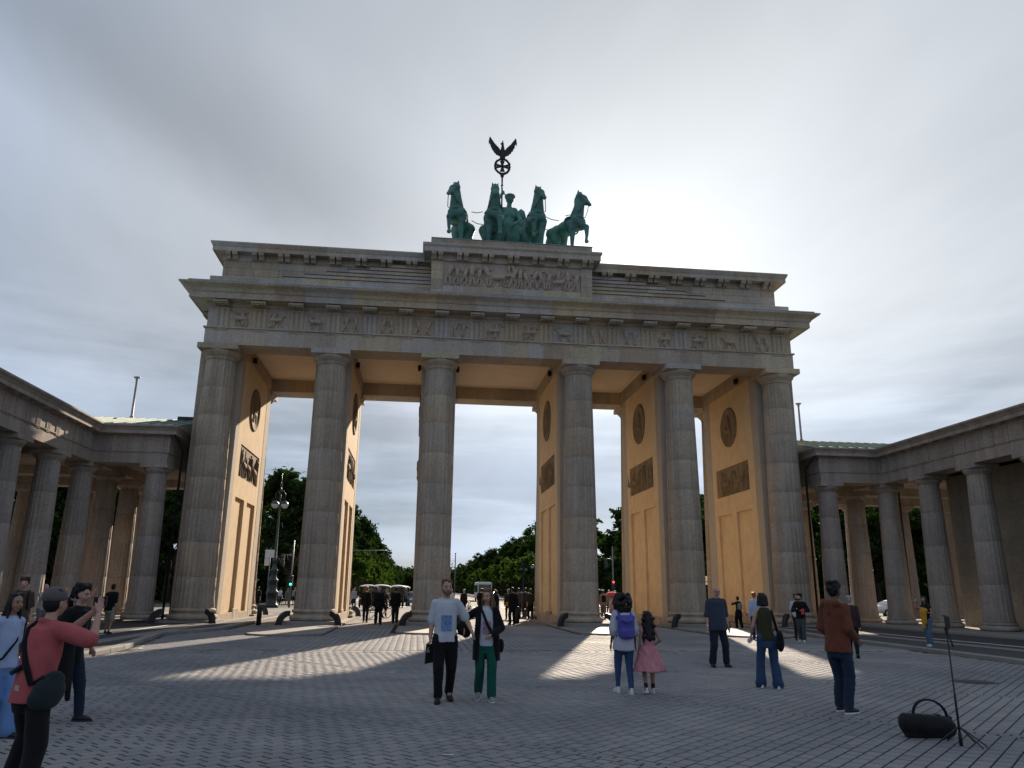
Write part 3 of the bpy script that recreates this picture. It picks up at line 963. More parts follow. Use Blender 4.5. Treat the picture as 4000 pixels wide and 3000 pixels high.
# --- pedestal in the middle
PY = -1.0
block_wall(-4.37, -3.74, PY, 16.57, 18.72, 0.54, 'pedestal_block', M['sand_block'], 81, depth=0.4, lo=2, hi=3)
block_wall(3.74, 4.37, PY, 16.57, 18.72, 0.54, 'pedestal_block', M['sand_block'], 82, depth=0.4, lo=2, hi=3)
block_wall(-3.735, 3.735, PY, 16.57, 17.33, 0.38, 'pedestal_block', M['sand_block'], 83, depth=0.4)
for sg in (-1, 1):
    q = MB(); q.box(*sorted((sg * 4.33, sg * 4.36)), PY + 0.41, YR + 0.95, 16.6, 18.72); q.obj('pedestal_side', M['sand'], gate)
q = MB(); q.box(-3.735, 3.735, PY + 0.07, PY + 0.4, 17.335, 18.72); panel = q.obj('relief_panel', M['relief'], gate)
r = random.Random(17); q = MB()
x = -3.45
while x < 3.5:
    if -0.55 < x < 0.0:
        x += 0.1; continue
    t = r.random()
    if t < 0.3:
        beast(q, x + 0.2, 17.40, r.uniform(0.8, 1.0), r, r.choice((-1, 1)))
        if r.random() < 0.7: figure(q, x + r.uniform(0, 0.4), 17.62, 0.95, r)
        x += 0.66
    else: figure(q, x, 17.40, r.uniform(0.95, 1.24), r); x += r.uniform(0.34, 0.5)
for k in range(20):                                        # the chariot wheel
    a, c = 2 * math.pi * k / 20, 2 * math.pi * (k + 1) / 20
    q.capsule((-0.25 + 0.24 * math.cos(a), 0, 17.66 + 0.24 * math.sin(a)), (-0.25 + 0.24 * math.cos(c), 0, 17.66 + 0.24 * math.sin(c)), 0.035, 0.035, 6)
for k in range(3):
    a = math.pi * k / 3; q.capsule((-0.25 - 0.22 * math.cos(a), 0, 17.66 - 0.22 * math.sin(a)), (-0.25 + 0.22 * math.cos(a), 0, 17.66 + 0.22 * math.sin(a)), 0.025, 0.025, 6)
q.capsule((-0.5, 0, 18.0), (0.05, 0, 18.1), 0.09, 0.1); figure(q, -0.2, 18.0, 0.7, r); figure(q, 0.1, 17.9, 0.8, r)
flatten(q, PY + 0.045, 1.9)
q.obj('relief', M['relief'], panel, True)
pc = [(-4.36, PY), (4.36, PY), (4.36, YR + 1.0), (-4.36, YR + 1.0)]
ped_sides = [(pc[k], pc[(k + 1) % 4], normals[k]) for k in range(4)]
around([(-0.3, 18.725), (0.03, 18.725), (0.05, 18.76), (0.03, 19.10), (0.38, 19.10), (0.40, 19.07), (0.42, 19.07), (0.42, 19.34), (0.46, 19.38), (0.50, 19.44), (0.50, 19.54), (-0.3, 19.62)],
       'pedestal_cornice_block', M['sand_block'], 1.4, 2.6, 91, sides=ped_sides)
for k in range(-3, 4):
    for sg in (-1, 1): inst('bracket', br_me, T(1.36 * k + sg * 0.175, PY - 0.03, 0.098) @ Matrix.Diagonal((1, 0.86, 1, 1)), gate)
q = MB(); q.box(-4.40, 4.40, -1.0, YR + 1.0, 19.58, 20.03, 0.015); q.obj('pedestal_plinth', M['sand'], gate)
q = MB(); q.box(-4.43, 4.43, -1.03, YR + 1.03, 20.034, 20.06); q.obj('lead_sheet', M['lead'], gate)
# --- ceilings and beams
for a, c in zip(PX[:-1], PX[1:]):
    q = MB(); q.box(a + 0.95, c - 0.95, 0.765, YR - 0.765, 14.36, 14.46)
    ce = q.obj('passage_ceiling', M['ceiling'], gate)
    q = MB()                                              # a flat moulding round the ceiling field
    for (x0, x1, y0, y1) in ((a + 1.25, c - 1.25, 1.05, 1.15), (a + 1.25, c - 1.25, YR - 1.15, YR - 1.05), (a + 1.25, a + 1.35, 1.16, YR - 1.16), (c - 1.35, c - 1.25, 1.16, YR - 1.16)):
        q.box(x0, x1, y0, y1, 14.335, 14.359)
    q.obj('moulding', M['ceiling'], ce, True)
lampm = MB(); lampm.box(-0.09, 0.09, -0.14, 0.14, -0.16, 0.16, 0.03); lampm.box(-0.13, -0.06, -0.05, 0.05, -0.04, 0.04)
lamp_me = lampm.mesh('floodlight', M['iron'])
for i, x in enumerate(PX):
    q = MB(); q.box(x - 0.94, x + 0.94, 0.765, YR - 0.765, 13.575, 13.95); q.box(x - 0.965, x + 0.965, 0.766, YR - 0.766, 13.95, 14.02); q.box(x - 0.94, x + 0.94, 0.765, YR - 0.765, 14.02, 14.455)
    q.obj('ceiling_beam', M['sand'], gate)
    for sg in (-1, 1):
        if (i == 0 and sg < 0) or (i == 5 and sg > 0): continue
        inst('floodlight', lamp_me, T(x + sg * 1.08, 2.9, 13.80) @ Matrix.Rotation(0 if sg > 0 else math.pi, 4, 'Z'), gate)
# --- piers between the passages
HP, RC = 0.90, 0.13
med = MB(); med.lathe([(1.20, 0.0), (1.20, 0.05), (1.14, 0.085), (1.06, 0.06), (1.0, 0.035), (0.98, 0.02)], 48)
med_me = med.mesh('medallion', M['plaque'])
for i, x in enumerate(PX):
    core = MB(); core.box(x - HP + RC, x + HP - RC, 1.45, 7.80, 0.45, 13.57)
    pier = core.obj('pier', M['plaster'], gate)
    for y0, y1 in ((0.70, 1.497), (7.753, YR - 0.7)):
        q = MB(); q.box(x - HP - 0.012, x + HP + 0.012, y0, y1, 0.46, 13.57, 0.02); q.obj('anta', M['pale_plaster'], pier, True)
        q = MB(); q.box(x - HP - 0.04, x + HP + 0.04, y0 - 0.02, y1 + 0.02, -0.2, 0.455, 0.015); q.obj('base_stone', M['sand'], pier, True)
    q = MB(); q.box(x - HP - 0.03, x + HP + 0.03, 1.52, 7.73, -0.2, 0.44, 0.015); q.obj('base_stone', M['sand'], pier, True)
    for sg in (-1, 1):
        if (i == 0 and sg < 0) or (i == 5 and sg > 0): continue
        xi, xo = x + sg * (HP - RC), x + sg * HP
        X0, X1 = sorted((xi, xo))
        q = MB()
        for y0, y1 in ((1.50, 2.17), (4.33, 5.02), (7.13, 7.75)): q.box(X0, X1, y0, y1, 0.442, 6.26)
        q.box(X0, X1, 1.50, 2.28, 6.262, 13.57); q.box(X0, X1, 7.15, 7.75, 6.262, 13.57)
        q.box(X0, X1, 2.282, 7.148, 6.262, 7.35); q.box(X0, X1, 2.282, 7.148, 9.05, 13.57)
        q.obj('wall_face', M['plaster'], pier, True)
        q = MB(); q.box(*sorted((xi, xi + sg * 0.17)), 4.0, 5.3, -0.2, 0.62, 0.02); q.obj('base_stone', M['sand'], pier, True)
        # relief plaque
        q = MB(); q.box(*sorted((xi, xo - sg * 0.05)), 2.285, 7.145, 7.353, 9.047)
        pq = q.obj('relief_plaque', M['plaque'], pier, True)
        r = random.Random(400 + 2 * i + sg); q = MB(); t = -2.1
        while t < 2.1:
            if r.random() < 0.3: beast(q, t + 0.3, 7.45, 1.2, r, r.choice((-1, 1))); t += 1.0
            else: figure(q, t, 7.45, r.uniform(1.2, 1.5), r); t += r.uniform(0.42, 0.8)
        for k in range(4):
            tx = r.uniform(-2.2, 2.2); q.capsule((tx, 0, 7.4), (tx + r.uniform(-.2, .2), 0, 8.9), 0.06, 0.03, 6)
        q.v = [(xo - sg * 0.05 + sg * (-p[1] * 0.9), 4.715 + p[0], p[2]) for p in q.v]
        q.obj('relief', M['plaque'], pq, True)
        # round medallion
        Mx = T(xo, 4.72, 11.4) @ Matrix.Rotation(sg * math.pi / 2, 4, 'Y')
        md = inst('medallion', med_me, Mx, pier, True)
        r = random.Random(500 + 2 * i + sg); q = MB()
        beast(q, 0.1, -0.75, 1.0, r, r.choice((-1, 1))); figure(q, -0.15, -0.7, 1.45, r)
        q.v = [(-p[2] * sg if sg > 0 else p[2], p[0], 0.02 - p[1] * 0.6) for p in q.v] if sg > 0 else [(p[2], p[0], 0.02 - p[1] * 0.6) for p in q.v]
        q.obj('relief', M['plaque'], md, True)
# drain pipes at the outer corners
for sg in (-1, 1):
    q = MB(); q.tube([(sg * 16.05, 0.55, -0.1), (sg * 16.05, 0.55, 9.0)], 0.07, 8); q.obj('drain_pipe', M['iron'], gate)
    q = MB(); q.box(*sorted((sg * 15.75, sg * 16.0)), 0.3, 1.6, -0.2, 13.5); q.obj('end_wall', M['sand'], gate)
    q = MB(); q.box(*sorted((sg * 15.0, sg * 15.74)), 1.0, 8.6, -0.2, 13.55); q.obj('end_wall', M['sand'], gate)
# ------------------------------------------------------------------ the two colonnaded wings
WZ = PT + 0.10
def r_wing(z):
    t = max(0.0, (z - 0.55) / 6.4)
    r = 0.60 - 0.125 * t ** 1.3
    if z < 0.8: r += 0.04 * ((0.8 - z) / 0.3) ** 2
    return r
wdz = [0.50, 2.15, 4.0, 5.6, 6.98]
wdrum = [drum_mesh(a, c, r_wing, 20, 'drum', 'wing', 0.034) for a, c in zip(wdz[:-1], wdz[1:])]
q = MB(); q.lathe([(0.47, 6.98), (0.49, 7.0), (0.48, 7.02), (0.50, 7.03), (0.55, 7.08), (0.61, 7.16), (0.625, 7.22), (0.60, 7.24)], 40)
wcap = q.mesh('capital', M['wing'])
q = MB(); q.box(-0.63, 0.63, -0.63, 0.63, 7.242, 7.448, 0.01); wab = q.mesh('abacus', M['wing'])
q = MB(); q.lathe([(0.70, WZ)] + [(0.68 + 0.11 * math.sin(math.pi * k / 8), WZ + 0.11 - 0.11 * math.cos(math.pi * k / 8)) for k in range(9)] +
                  [(0.67, WZ + 0.24)] + [(0.655 + 0.05 * math.sin(math.pi * k / 6), WZ + 0.295 - 0.05 * math.cos(math.pi * k / 6)) for k in range(7)] + [(0.64, 0.50)], 40)
wbase = q.mesh('base', M['wing'])
wt = MB(); w_ = 0.36; g = w_ / 6
poly = [(-w_ / 2, 0.08), (-w_ / 2, -0.03)]
for c0 in (-1, 1): poly += [(c0 * g - g * 0.5, -0.03), (c0 * g, 0.005), (c0 * g + g * 0.5, -0.03)]
poly += [(w_ / 2, -0.03), (w_ / 2, 0.08)]
wt.prism(poly, 'z', 8.052, 8.74); wtri = wt.mesh('triglyph', M['wing'])
wm_ = MB(); wm_.box(-w_ / 2, w_ / 2, -0.30, 0.0, 8.80, 8.848); wmut = wm_.mesh('mutule', M['wing'])
wr = MB(); wr.box(-w_ / 2, w_ / 2, -0.035, 0.03, 7.945, 7.985); wreg = wr.mesh('regula', M['wing'])
YW = [-3.55 * k for k in range(0, 7)]
for sg in (-1, 1):
    side = 'left' if sg < 0 else 'right'
    wing = thing('colonnade_wing', f'low {side} hand colonnade with fluted columns and green copper roof beside the gate', 'colonnade', (sg * 20.75, -6, PT), 0, 'colonnades flanking the gate')
    def column(x, y):
        c = inst('column', wcap, T(sg * x, y, 0), wing)
        inst('abacus', wab, None, c, True); inst('base', wbase, None, c, True)
        for dm in wdrum: inst('drum', dm, RZ(crng.randrange(20) * math.pi / 10), c, True)
    for y in YW: column(20.75, y)
    column(17.3, 0.0)
    for x, y in ((20.75, 3.2), (20.75, 6.4), (17.3, YR), (20.75, YR), (24.2, YR), (27.65, YR), (31.1, YR)): column(x, y)
    P = lambda x, y: (sg * x, y)
    # entablature: along the link, then along the wing (inner corner between), and the return beside the gate
    spec = [(P(16.74, -0.56), P(20.19, -0.56), (0, -1), -1, 1), (P(20.19, -0.56), P(20.19, -24), (-sg, 0), 1, 0), (P(16.74, -0.56), P(16.74, YR + 0.56), (-sg, 0), -1, -1),
            (P(16.74, YR + 0.56), P(34, YR + 0.56), (0, 1), -1, 0)]
    for k, (A, B, n, m0, m1) in enumerate(spec):
        L = math.hypot(B[0] - A[0], B[1] - A[1])
        run(A, B, n, beam_prof(7.452, 7.995, 1.1), rcuts(L, 1.4, 3.4, 700 + k), 'architrave_block', wing, M['wing'], m0, m1)
        run(A, B, n, [(-0.4, 7.997), (0.05, 7.997), (0.05, 8.045), (-0.4, 8.045)], rcuts(L, 3, 5, 710 + k), 'taenia', wing, M['wing'], m0, m1)
        run(A, B, n, beam_prof(8.047, 8.78, 0.9), rcuts(L, 1.4, 3.0, 720 + k), 'frieze_block', wing, M['wing'], m0, m1)
        run(A, B, n, [(-0.5, 8.782), (0.03, 8.782), (0.06, 8.85), (0.33, 8.85), (0.35, 8.83), (0.37, 8.83), (0.37, 9.0), (0.40, 9.02), (0.43, 9.08), (0.50, 9.14), (0.54, 9.18), (0.54, 9.25), (-0.5, 9.30)],
            rcuts(L, 1.6, 3.0, 730 + k), 'cornice_block', wing, M['wing'], m0, m1)
    for k in range(5):
        x = 17.3 + (k - 0.5) * 0.8625
        if x > 20.0 or x < 16.8: continue
        Mx = T(sg * x, -0.56, 0)
        for nm, me_ in (('triglyph', wtri), ('mutule', wmut), ('regula', wreg)): inst(nm, me_, Mx, wing)
    for k in range(25):
        y = -0.9 - k * 0.8875
        Mx = T(sg * 20.19, y, 0) @ RZ(-sg * math.pi / 2)
        for nm, me_ in (('triglyph', wtri), ('mutule', wmut), ('regula', wreg)): inst(nm, me_, Mx, wing)
    # chamber wall behind the columns, coursed
    for j in range(9):
        a, c = WZ + 0.82 * j, WZ + 0.82 * (j + 1) - 0.004
        t, r = 0.0, random.Random(900 + j + sg)
        ys = [-2.4 - u for u in [0] + rcuts(21.6, 1.5, 2.3, 930 + j) + [21.6]]
        for ya, yb in zip(ys[:-1], ys[1:]):
            q = MB(); q.box(*sorted((sg * (22.62 - r.uniform(0, 0.004)), sg * 23.0)), yb + 0.003, ya - 0.003, a, c, 0.006); q.obj('wall_stone', M['wing_wall'], wing)
    q = MB(); q.box(*sorted((sg * 23.0, sg * 33)), -24, -2.41, PT, 7.45); q.box(*sorted((sg * 22.64, sg * 23.0)), -2.40, -2.3, PT, 7.45); q.obj('chamber_wall', M['wing_wall'], wing)
    q = MB(); q.box(*sorted((sg * 20.2, sg * 33)), -24, YR + 0.5, 7.9, 8.02); q.box(*sorted((sg * 16.8, sg * 20.19)), -0.5, YR + 0.5, 7.9, 8.02); q.obj('portico_ceiling', M['wing'], wing)
    for (x0, x1, y0, y1) in ((20.2, 21.3, 0.1, YR - 0.6), (21.3, 33, -2.4, -1.3), (21.32, 33, 4.3, 5.2)):
        q = MB(); q.box(*sorted((sg * x0, sg * x1)), y0, y1, 7.453, 7.898); q.obj('ceiling_beam', M['wing'], wing)
    # roof: ridge along the link, seams of the copper sheets standing up
    ridge, ez = (YR / 2, 10.72), 9.27
    q = MB()
    for (ya, yb) in ((-1.05, ridge[0]), (YR + 1.05, ridge[0])):
        q.add([(sg * 16.3, ya, ez), (sg * 34, ya, ez), (sg * 34, yb, ridge[1]), (sg * 16.3, yb, ridge[1]), (sg * 16.3, ya, ez - 0.05), (sg * 34, ya, ez - 0.05), (sg * 34, yb, ridge[1] - 0.05), (sg * 16.3, yb, ridge[1] - 0.05)],
              [(0, 1, 2, 3), (4, 7, 6, 5), (0, 4, 5, 1), (1, 5, 6, 2), (2, 6, 7, 3), (3, 7, 4, 0)])
    q.add([(sg * 16.32, -1.0, ez), (sg * 16.32, ridge[0], ridge[1] - 0.03), (sg * 16.32, YR + 1, ez)], [(0, 1, 2)])
    q.add([(sg * 19.7, -24, ez), (sg * 19.7, -0.4, ez), (sg * 26.8, 4.6, ridge[1] - 0.06), (sg * 26.8, -24, ridge[1] - 0.06)], [(0, 1, 2, 3)])
    q.add([(sg * 34, -24, ez), (sg * 34, 4.6, ez), (sg * 26.8, 4.6, ridge[1] - 0.06), (sg * 26.8, -24, ridge[1] - 0.06)], [(0, 1, 2, 3)])
    roof = q.obj('roof', M['copper'], wing)
    dl = math.hypot(ridge[0] + 1.05, ridge[1] - ez)
    sm = MB(); sm.box(-0.018, 0.018, 0, dl, 0, 0.055); sm_me = sm.mesh('roof_seam', M['copper'])
    al = math.atan2(ridge[1] - ez, ridge[0] + 1.05)
    for k in range(18):
        o = inst('roof_seam', sm_me, T(sg * (16.5 + k * 0.56), -1.05, ez + 0.0) @ Matrix.Rotation(al, 4, 'X'), roof, True)
    q = MB(); q.box(*sorted((sg * 16.25, sg * 18.0)), ridge[0] - 0.5, ridge[0] + 0.4, ridge[1] - 0.1, ridge[1] + 0.10, 0.02); q.obj('ridge_cover', M['iron'], roof, True)
    q = MB(); q.tube([(sg * 16.55, -0.75, 9.0), (sg * 16.35, -0.35, 8.6), (sg * 16.28, 0.2, 8.2), (sg * 16.28, 0.2, 0.1)], 0.06, 8); q.obj('drain_pipe', M['iron'], wing)
    if sg > 0:
        q = MB(); q.tube([(21.75, 1.1, 7.3), (21.9, 1.0, 7.35), (22.05, 0.95, 7.2), (22.05, 0.95, 0.2)], 0.05, 8); q.obj('drain_pipe', M['iron'], wing)
        q = MB(); q.box(22.3, 22.62, -9.0, -8.2, 4.55, 4.68, 0.02); q.box(22.36, 22.62, -8.9, -8.3, 4.45, 4.55); q.obj('wall_lamp', M['iron'], wing)
    px = -20.6 if sg < 0 else 18.6
    side2 = 'left' if sg < 0 else 'right'
    q = MB(); q.lathe([(0.11, 0), (0.11, 0.12), (0.068, 0.16), (0.052, 2.2), (0.08, 2.23), (0.08, 2.27), (0.05, 2.3), (0.18, 2.36), (0.18, 2.40), (0.04, 2.44)], 14)
    fp = q.obj('flagpole', simple('pole_paint' + side, (0.34, 0.29, 0.28), 0.5, 0.4))
    fp.location = (px, ridge[0], ridge[1] - 0.02)
    tag(fp, f'bare flagpole with flat cap on the {side2} hand colonnade roof', 'flagpole', 'flagpoles on the colonnade roofs')
# ------------------------------------------------------------------ bronze chariot group on the pedestal
q = MB(); q.box(-4.0, 4.0, -0.35, 6.5, 20.055, 20.25, 0.02); q.obj('statue_base', M['patina'], gate)
BZ = 20.25
def horse(X, Y, turn, head_turn, raised, label, k=0.915):
    th = thing('bronze_horse', label, 'horse statue', (X, Y, BZ), turn, 'bronze horses drawing the chariot')
    q = MB(); c = q.capsule
    q.ball((0, -0.75, 2.05), (0.47, 0.70, 0.56), 16, 10); q.ball((0, 0.10, 2.05), (0.48, 0.95, 0.50), 16, 10); q.ball((0, 0.95, 2.10), (0.48, 0.58, 0.54), 16, 10)
    q.ball((0, -1.20, 2.15), (0.39, 0.33, 0.46), 14, 8)
    for sg in (-1, 1): q.ball((sg * 0.22, -1.25, 2.0), (0.25, 0.30, 0.36), 12, 8)
    c((0, -1.12, 2.35), (0, -1.42, 3.0), 0.40, 0.29, 14); c((0, -1.42, 3.0), (0, -1.45, 3.52), 0.30, 0.22, 14)
    R = Matrix.Rotation(head_turn, 3, 'Z'); pv = Vector((0, -1.45, 3.6))
    H = lambda x, y, z: pv + R @ Vector((x, y, z))
    c(H(0, 0, 0), H(0, -0.30, -0.18), 0.25, 0.215, 12); c(H(0, -0.28, -0.16), H(0, -0.62, -0.66), 0.20, 0.125, 12); c(H(0, -0.18, -0.32), H(0, -0.45, -0.62), 0.15, 0.10, 10)
    q.ball(H(0, -0.66, -0.70), (0.13, 0.12, 0.13), 10, 8)
    for sg in (-1, 1):
        c(H(sg * 0.13, 0.02, 0.16), H(sg * 0.16, -0.02, 0.44), 0.085, 0.03, 8); q.ball(H(sg * 0.17, -0.27, -0.10), 0.055, 8, 6); q.ball(H(sg * 0.08, -0.72, -0.66), 0.04, 6, 5)
    for t in range(9):                                     # cropped mane
        f = t / 8; q.ball((0, -0.85 - 0.28 * f + (0.06 if f > .8 else 0), 2.55 + 1.1 * f), (0.07, 0.20, 0.16), 8, 6)
    q.ball(H(0, -0.06, 0.22), (0.08, 0.14, 0.14), 8, 6)
    for sg in (-1, 1):
        x = sg * 0.27
        if sg == raised:
            c((x, -1.05, 1.85), (x, -1.72, 1.52), 0.30, 0.165, 12); c((x, -1.72, 1.52), (x, -1.72, 0.90), 0.16, 0.10, 10); c((x, -1.72, 0.90), (x, -1.66, 0.68), 0.10, 0.09, 8)
            q.ball((x, -1.70, 0.55), (0.13, 0.15, 0.14), 10, 6)
        else:
            c((x, -1.02, 1.85), (x, -1.05, 1.05), 0.31, 0.16, 12); c((x, -1.05, 1.05), (x, -1.02, 0.38), 0.15, 0.10, 10); c((x, -1.02, 0.38), (x, -1.1, 0.16), 0.10, 0.10, 8)
            q.lathe([(0.15, 0.0), (0.12, 0.18)], 10, (x, -1.13, 0.0))
        y = 0.12 * sg
        c((x, 1.1, 2.0), (x * 1.05, 0.82 + y, 1.32), 0.44, 0.27, 12); c((x * 1.05, 0.82 + y, 1.32), (x, 1.32 + y, 0.84), 0.24, 0.13, 10); c((x, 1.32 + y, 0.84), (x, 1.18 + y, 0.3), 0.12, 0.10, 10); c((x, 1.18 + y, 0.3), (x, 1.08 + y, 0.14), 0.10, 0.10, 8)
        q.lathe([(0.16, 0.0), (0.12, 0.17)], 10, (x, 1.04 + y, 0.0))
    pts = [(0, 1.5, 2.35), (0, 1.85, 2.3), (0, 2.05, 1.8), (0, 2.0, 1.2), (0, 1.9, 0.7)]
    for a, b_, ra, rb in zip(pts[:-1], pts[1:], (0.14, 0.2, 0.23, 0.18), (0.2, 0.23, 0.18, 0.05)): c(a, b_, ra, rb, 8)
    q.v = [(p[0] * k * 1.14, p[1] * k, p[2] * k) for p in q.v]
    remeshed(q, 'body', M['patina'], 0.042, 3, None, th)
    h = MB()                                               # harness: girth, breast strap, bridle, rein
    for cy_, rad, zc in ((-0.55, 0.60, 2.02),):
        pts = [(0.505 * math.cos(a), cy_, zc + 0.585 * math.sin(a)) for a in [2 * math.pi * j / 20 for j in range(21)]]
        h.tube([(p[0] * k * 1.14, p[1] * k, p[2] * k) for p in pts], 0.045, 6)
    pts = [(0.49 * math.sin(a), -0.75 - 0.80 * math.cos(a), 2.22) for a in [-1.5 + 3.0 * j / 16 for j in range(17)]]
    h.tube([(p[0] * k * 1.14, p[1] * k, p[2] * k) for p in pts], 0.045, 6)
    h.obj('harness', M['patina'], th, True)
    for sg in (-1, 1):
        a = H(sg * 0.13, -0.58, -0.58); e = Vector((sg * 0.42, -0.5, 2.62)); mid = (a + e) / 2 + Vector((sg * 0.12, -0.12, -0.42))
        h = MB(); h.tube([Vector(p) * k for p in (a, (a + mid) / 2 + Vector((0, -.03, -.08)), mid, (mid + e) / 2, e)], 0.022, 6)
        h.obj('rein', M['darkbronze'], th, True)
    return th
horse(-2.85, 1.05, -0.24, -0.45, -1, 'leftmost green bronze horse of the chariot, head turned outward')
horse(-0.98, 0.95, 0.0, 0.02, 1, 'green bronze horse looking straight ahead, in front of the statue\'s raised arm')
horse(1.42, 0.95, 0.04, 0.38, -1, 'green bronze horse right of the chariot, head turned a little aside')
horse(3.38, 1.1, 0.42, 0.42, 1, 'rightmost green bronze horse of the chariot, foreleg stretched over the edge')
# chariot
ch = thing('chariot', 'green bronze two wheeled chariot behind the four horses', 'chariot', (0.25, 3.6, BZ), 0)
q = MB(); vs = []; n = 20
for z, rr in ((0.55, 0.95), (1.3, 0.98), (2.0, 1.02), (2.35, 1.05), (2.42, 1.08), (2.42, 1.0), (2.35, 0.97), (0.65, 0.87)):
    for k in range(n + 1):
        a = math.pi + math.pi * k / n
        vs.append((rr * math.cos(a), 0.15 + 1.15 * rr * math.sin(a), z + (0.35 * (abs(math.sin(a)) ** 2) if z > 2 else 0)))
fs = [(i * (n + 1) + k, i * (n + 1) + k + 1, (i + 1) * (n + 1) + k + 1, (i + 1) * (n + 1) + k) for i in range(7) for k in range(n)]
q.add(vs, fs, 0, True); q.prism([(0.95 * math.cos(math.pi + math.pi * k / n), 0.15 + 1.1 * math.sin(math.pi + math.pi * k / n)) for k in range(n + 1)], 'z', 0.5, 0.62)
q.obj('body', M['patina'], ch, True)
for sg in (-1, 1):
    w = MB()
    pts = [(0, 1.0 * math.cos(2 * math.pi * k / 28), 1.0 * math.sin(2 * math.pi * k / 28)) for k in range(29)]
    w.tube(pts, 0.085, 8)
    for k in range(8):
        a = 2 * math.pi * k / 8; w.tube([(0, 0, 0), (0, 0.95 * math.cos(a), 0.95 * math.sin(a))], [0.06, 0.045], 8)
    w.tube([(-0.16, 0, 0), (0.16, 0, 0)], 0.16, 12)
    o = w.obj('wheel', M['patina'], ch, True); o.location = (sg * 1.18, 0.15, 1.09)
for sx, ex in ((-0.5, -0.35), (0.5, 0.5)):
    q = MB(); q.tube([(sx, -0.6, 0.9), (ex, -2.2, 1.5)], 0.07, 8); q.obj('pole', M['patina'], ch, True)
# traces between the horses
for k, (a, b_) in enumerate((((-2.2, 1.1, 2.55), (-1.55, 0.9, 2.5)), ((-2.15, 1.6, 2.25), (-1.5, 1.5, 2.0)), ((2.0, 1.0, 2.55), (2.95, 1.3, 2.45)), ((2.0, 1.5, 2.0), (2.7, 1.7, 2.05)), ((0.3, 2.6, 2.5), (0.9, 1.2, 2.5)), ((-0.2, 2.6, 2.6), (-0.6, 1.3, 2.5)), ((-2.2, 1.8, 1.4), (-1.45, 2.1, 0.15)), ((2.75, 2.3, 1.3), (1.75, 2.6, 0.2)))):
    A, B = Vector(a), Vector(b_); mid = (A + B) / 2 - Vector((0, 0, 0.07))
    q = MB(); q.tube([A, mid, B], 0.03 if k > 5 else 0.022, 6); q.v = [(p[0] - 0.25, p[1] - 3.6, p[2]) for p in q.v]; q.obj('rein', M['darkbronze'], ch, True)
# goddess
GX, GY = 0.24, 3.6
gd = thing('goddess_statue', 'green bronze winged goddess standing in the chariot, one arm raised', 'statue', (GX, GY, BZ))
q = MB(); c = q.capsule
c((0, 0, 1.0), (0, 0, 2.6), 0.62, 0.44, 14); c((0, 0, 2.6), (0, 0.0, 3.25), 0.42, 0.36, 14); c((0, -0.02, 3.3), (0, 0.0, 3.9), 0.36, 0.40, 14)
q.ball((-0.17, -0.28, 3.68), 0.19, 10, 8); q.ball((0.17, -0.28, 3.68), 0.19, 10, 8)
c((-0.36, 0, 4.1), (0.36, 0, 4.1), 0.21, 0.21, 12); c((0, 0, 4.15), (0.03, -0.05, 4.55), 0.16, 0.15, 12)
q.ball((0.06, -0.07, 4.86), (0.25, 0.28, 0.34), 14, 10); q.ball((0.06, -0.32, 4.84), (0.05, 0.07, 0.08), 8, 6); q.ball((0.06, 0.2, 4.95), (0.24, 0.24, 0.24), 10, 8)
for k in range(14):
    a = 2 * math.pi * k / 14; q.ball((0.06 + 0.25 * math.cos(a), -0.05 + 0.27 * math.sin(a), 5.02), (0.10, 0.10, 0.12), 8, 6)
c((-0.42, 0, 4.1), (-0.98, -0.15, 4.25), 0.18, 0.14, 10); c((-0.98, -0.15, 4.25), (-0.45, -0.2, 5.1), 0.14, 0.10, 10); q.ball((-0.40, -0.2, 5.2), (0.13, 0.13, 0.15), 10, 8)
c((0.42, 0, 4.05), (0.72, -0.2, 3.3), 0.18, 0.14, 10); c((0.72, -0.2, 3.3), (0.25, -0.75, 2.85), 0.14, 0.10, 10); q.ball((0.2, -0.8, 2.82), 0.13, 8, 6)
for k in range(10):
    a = 2 * math.pi * k / 10; c((0.36 * math.cos(a), 0.34 * math.sin(a), 2.8), (0.6 * math.cos(a), 0.6 * math.sin(a), 1.0), 0.10, 0.15, 8)
remeshed(q, 'body', M['patina'], 0.045, 2, None, gd)
for sg, sc in ((-1, 0.9), (1, 1.0)):
    wq = MB()
    out = [(0.12, 3.0), (0.2, 2.2), (0.42, 1.6), (0.62, 1.5), (0.80, 2.0), (0.88, 2.9), (0.86, 3.8), (0.74, 4.35), (0.55, 4.5), (0.36, 4.3), (0.2, 3.8)]
    wq.prism([(sg * (0.16 + x * sc * 1.15), z * 0.98) for x, z in out], 'y', 0.24, 0.38)
    for k in range(5): wq.tube([(sg * (0.3 + k * 0.12), 0.33, 3.9 - 0.05 * k), (sg * (0.32 + k * 0.12), 0.33, 1.9 + 0.1 * abs(k - 2))], [0.06, 0.03], 6)
    wq.obj('wing', M['patina'], gd, True)
# standard: staff, oak wreath with a cross, eagle with spread wings
SX, SY = GX - 0.46, GY - 0.22
st = thing('standard', 'dark staff with wreath, cross and spread winged eagle above the statue', 'standard', (SX, SY, BZ))
q = MB(); q.lathe([(0.045, 2.2), (0.05, 5.6), (0.075, 5.62), (0.075, 5.7), (0.05, 5.75), (0.055, 6.2), (0.11, 6.3), (0.13, 6.42), (0.06, 6.5)], 12); q.obj('staff', M['darkbronze'], st, True)
WC = 7.0
q = MB(); pts = [(0.44 * math.cos(2 * math.pi * k / 32), 0, WC + 0.5 * math.sin(2 * math.pi * k / 32)) for k in range(33)]; q.tube(pts, 0.06, 8)
r = random.Random(2)
for k in range(46):
    a = 2 * math.pi * k / 46; q.ball((0.46 * math.cos(a), r.uniform(-.05, .05), WC + 0.52 * math.sin(a)), (0.075, 0.06, 0.075), 7, 5)
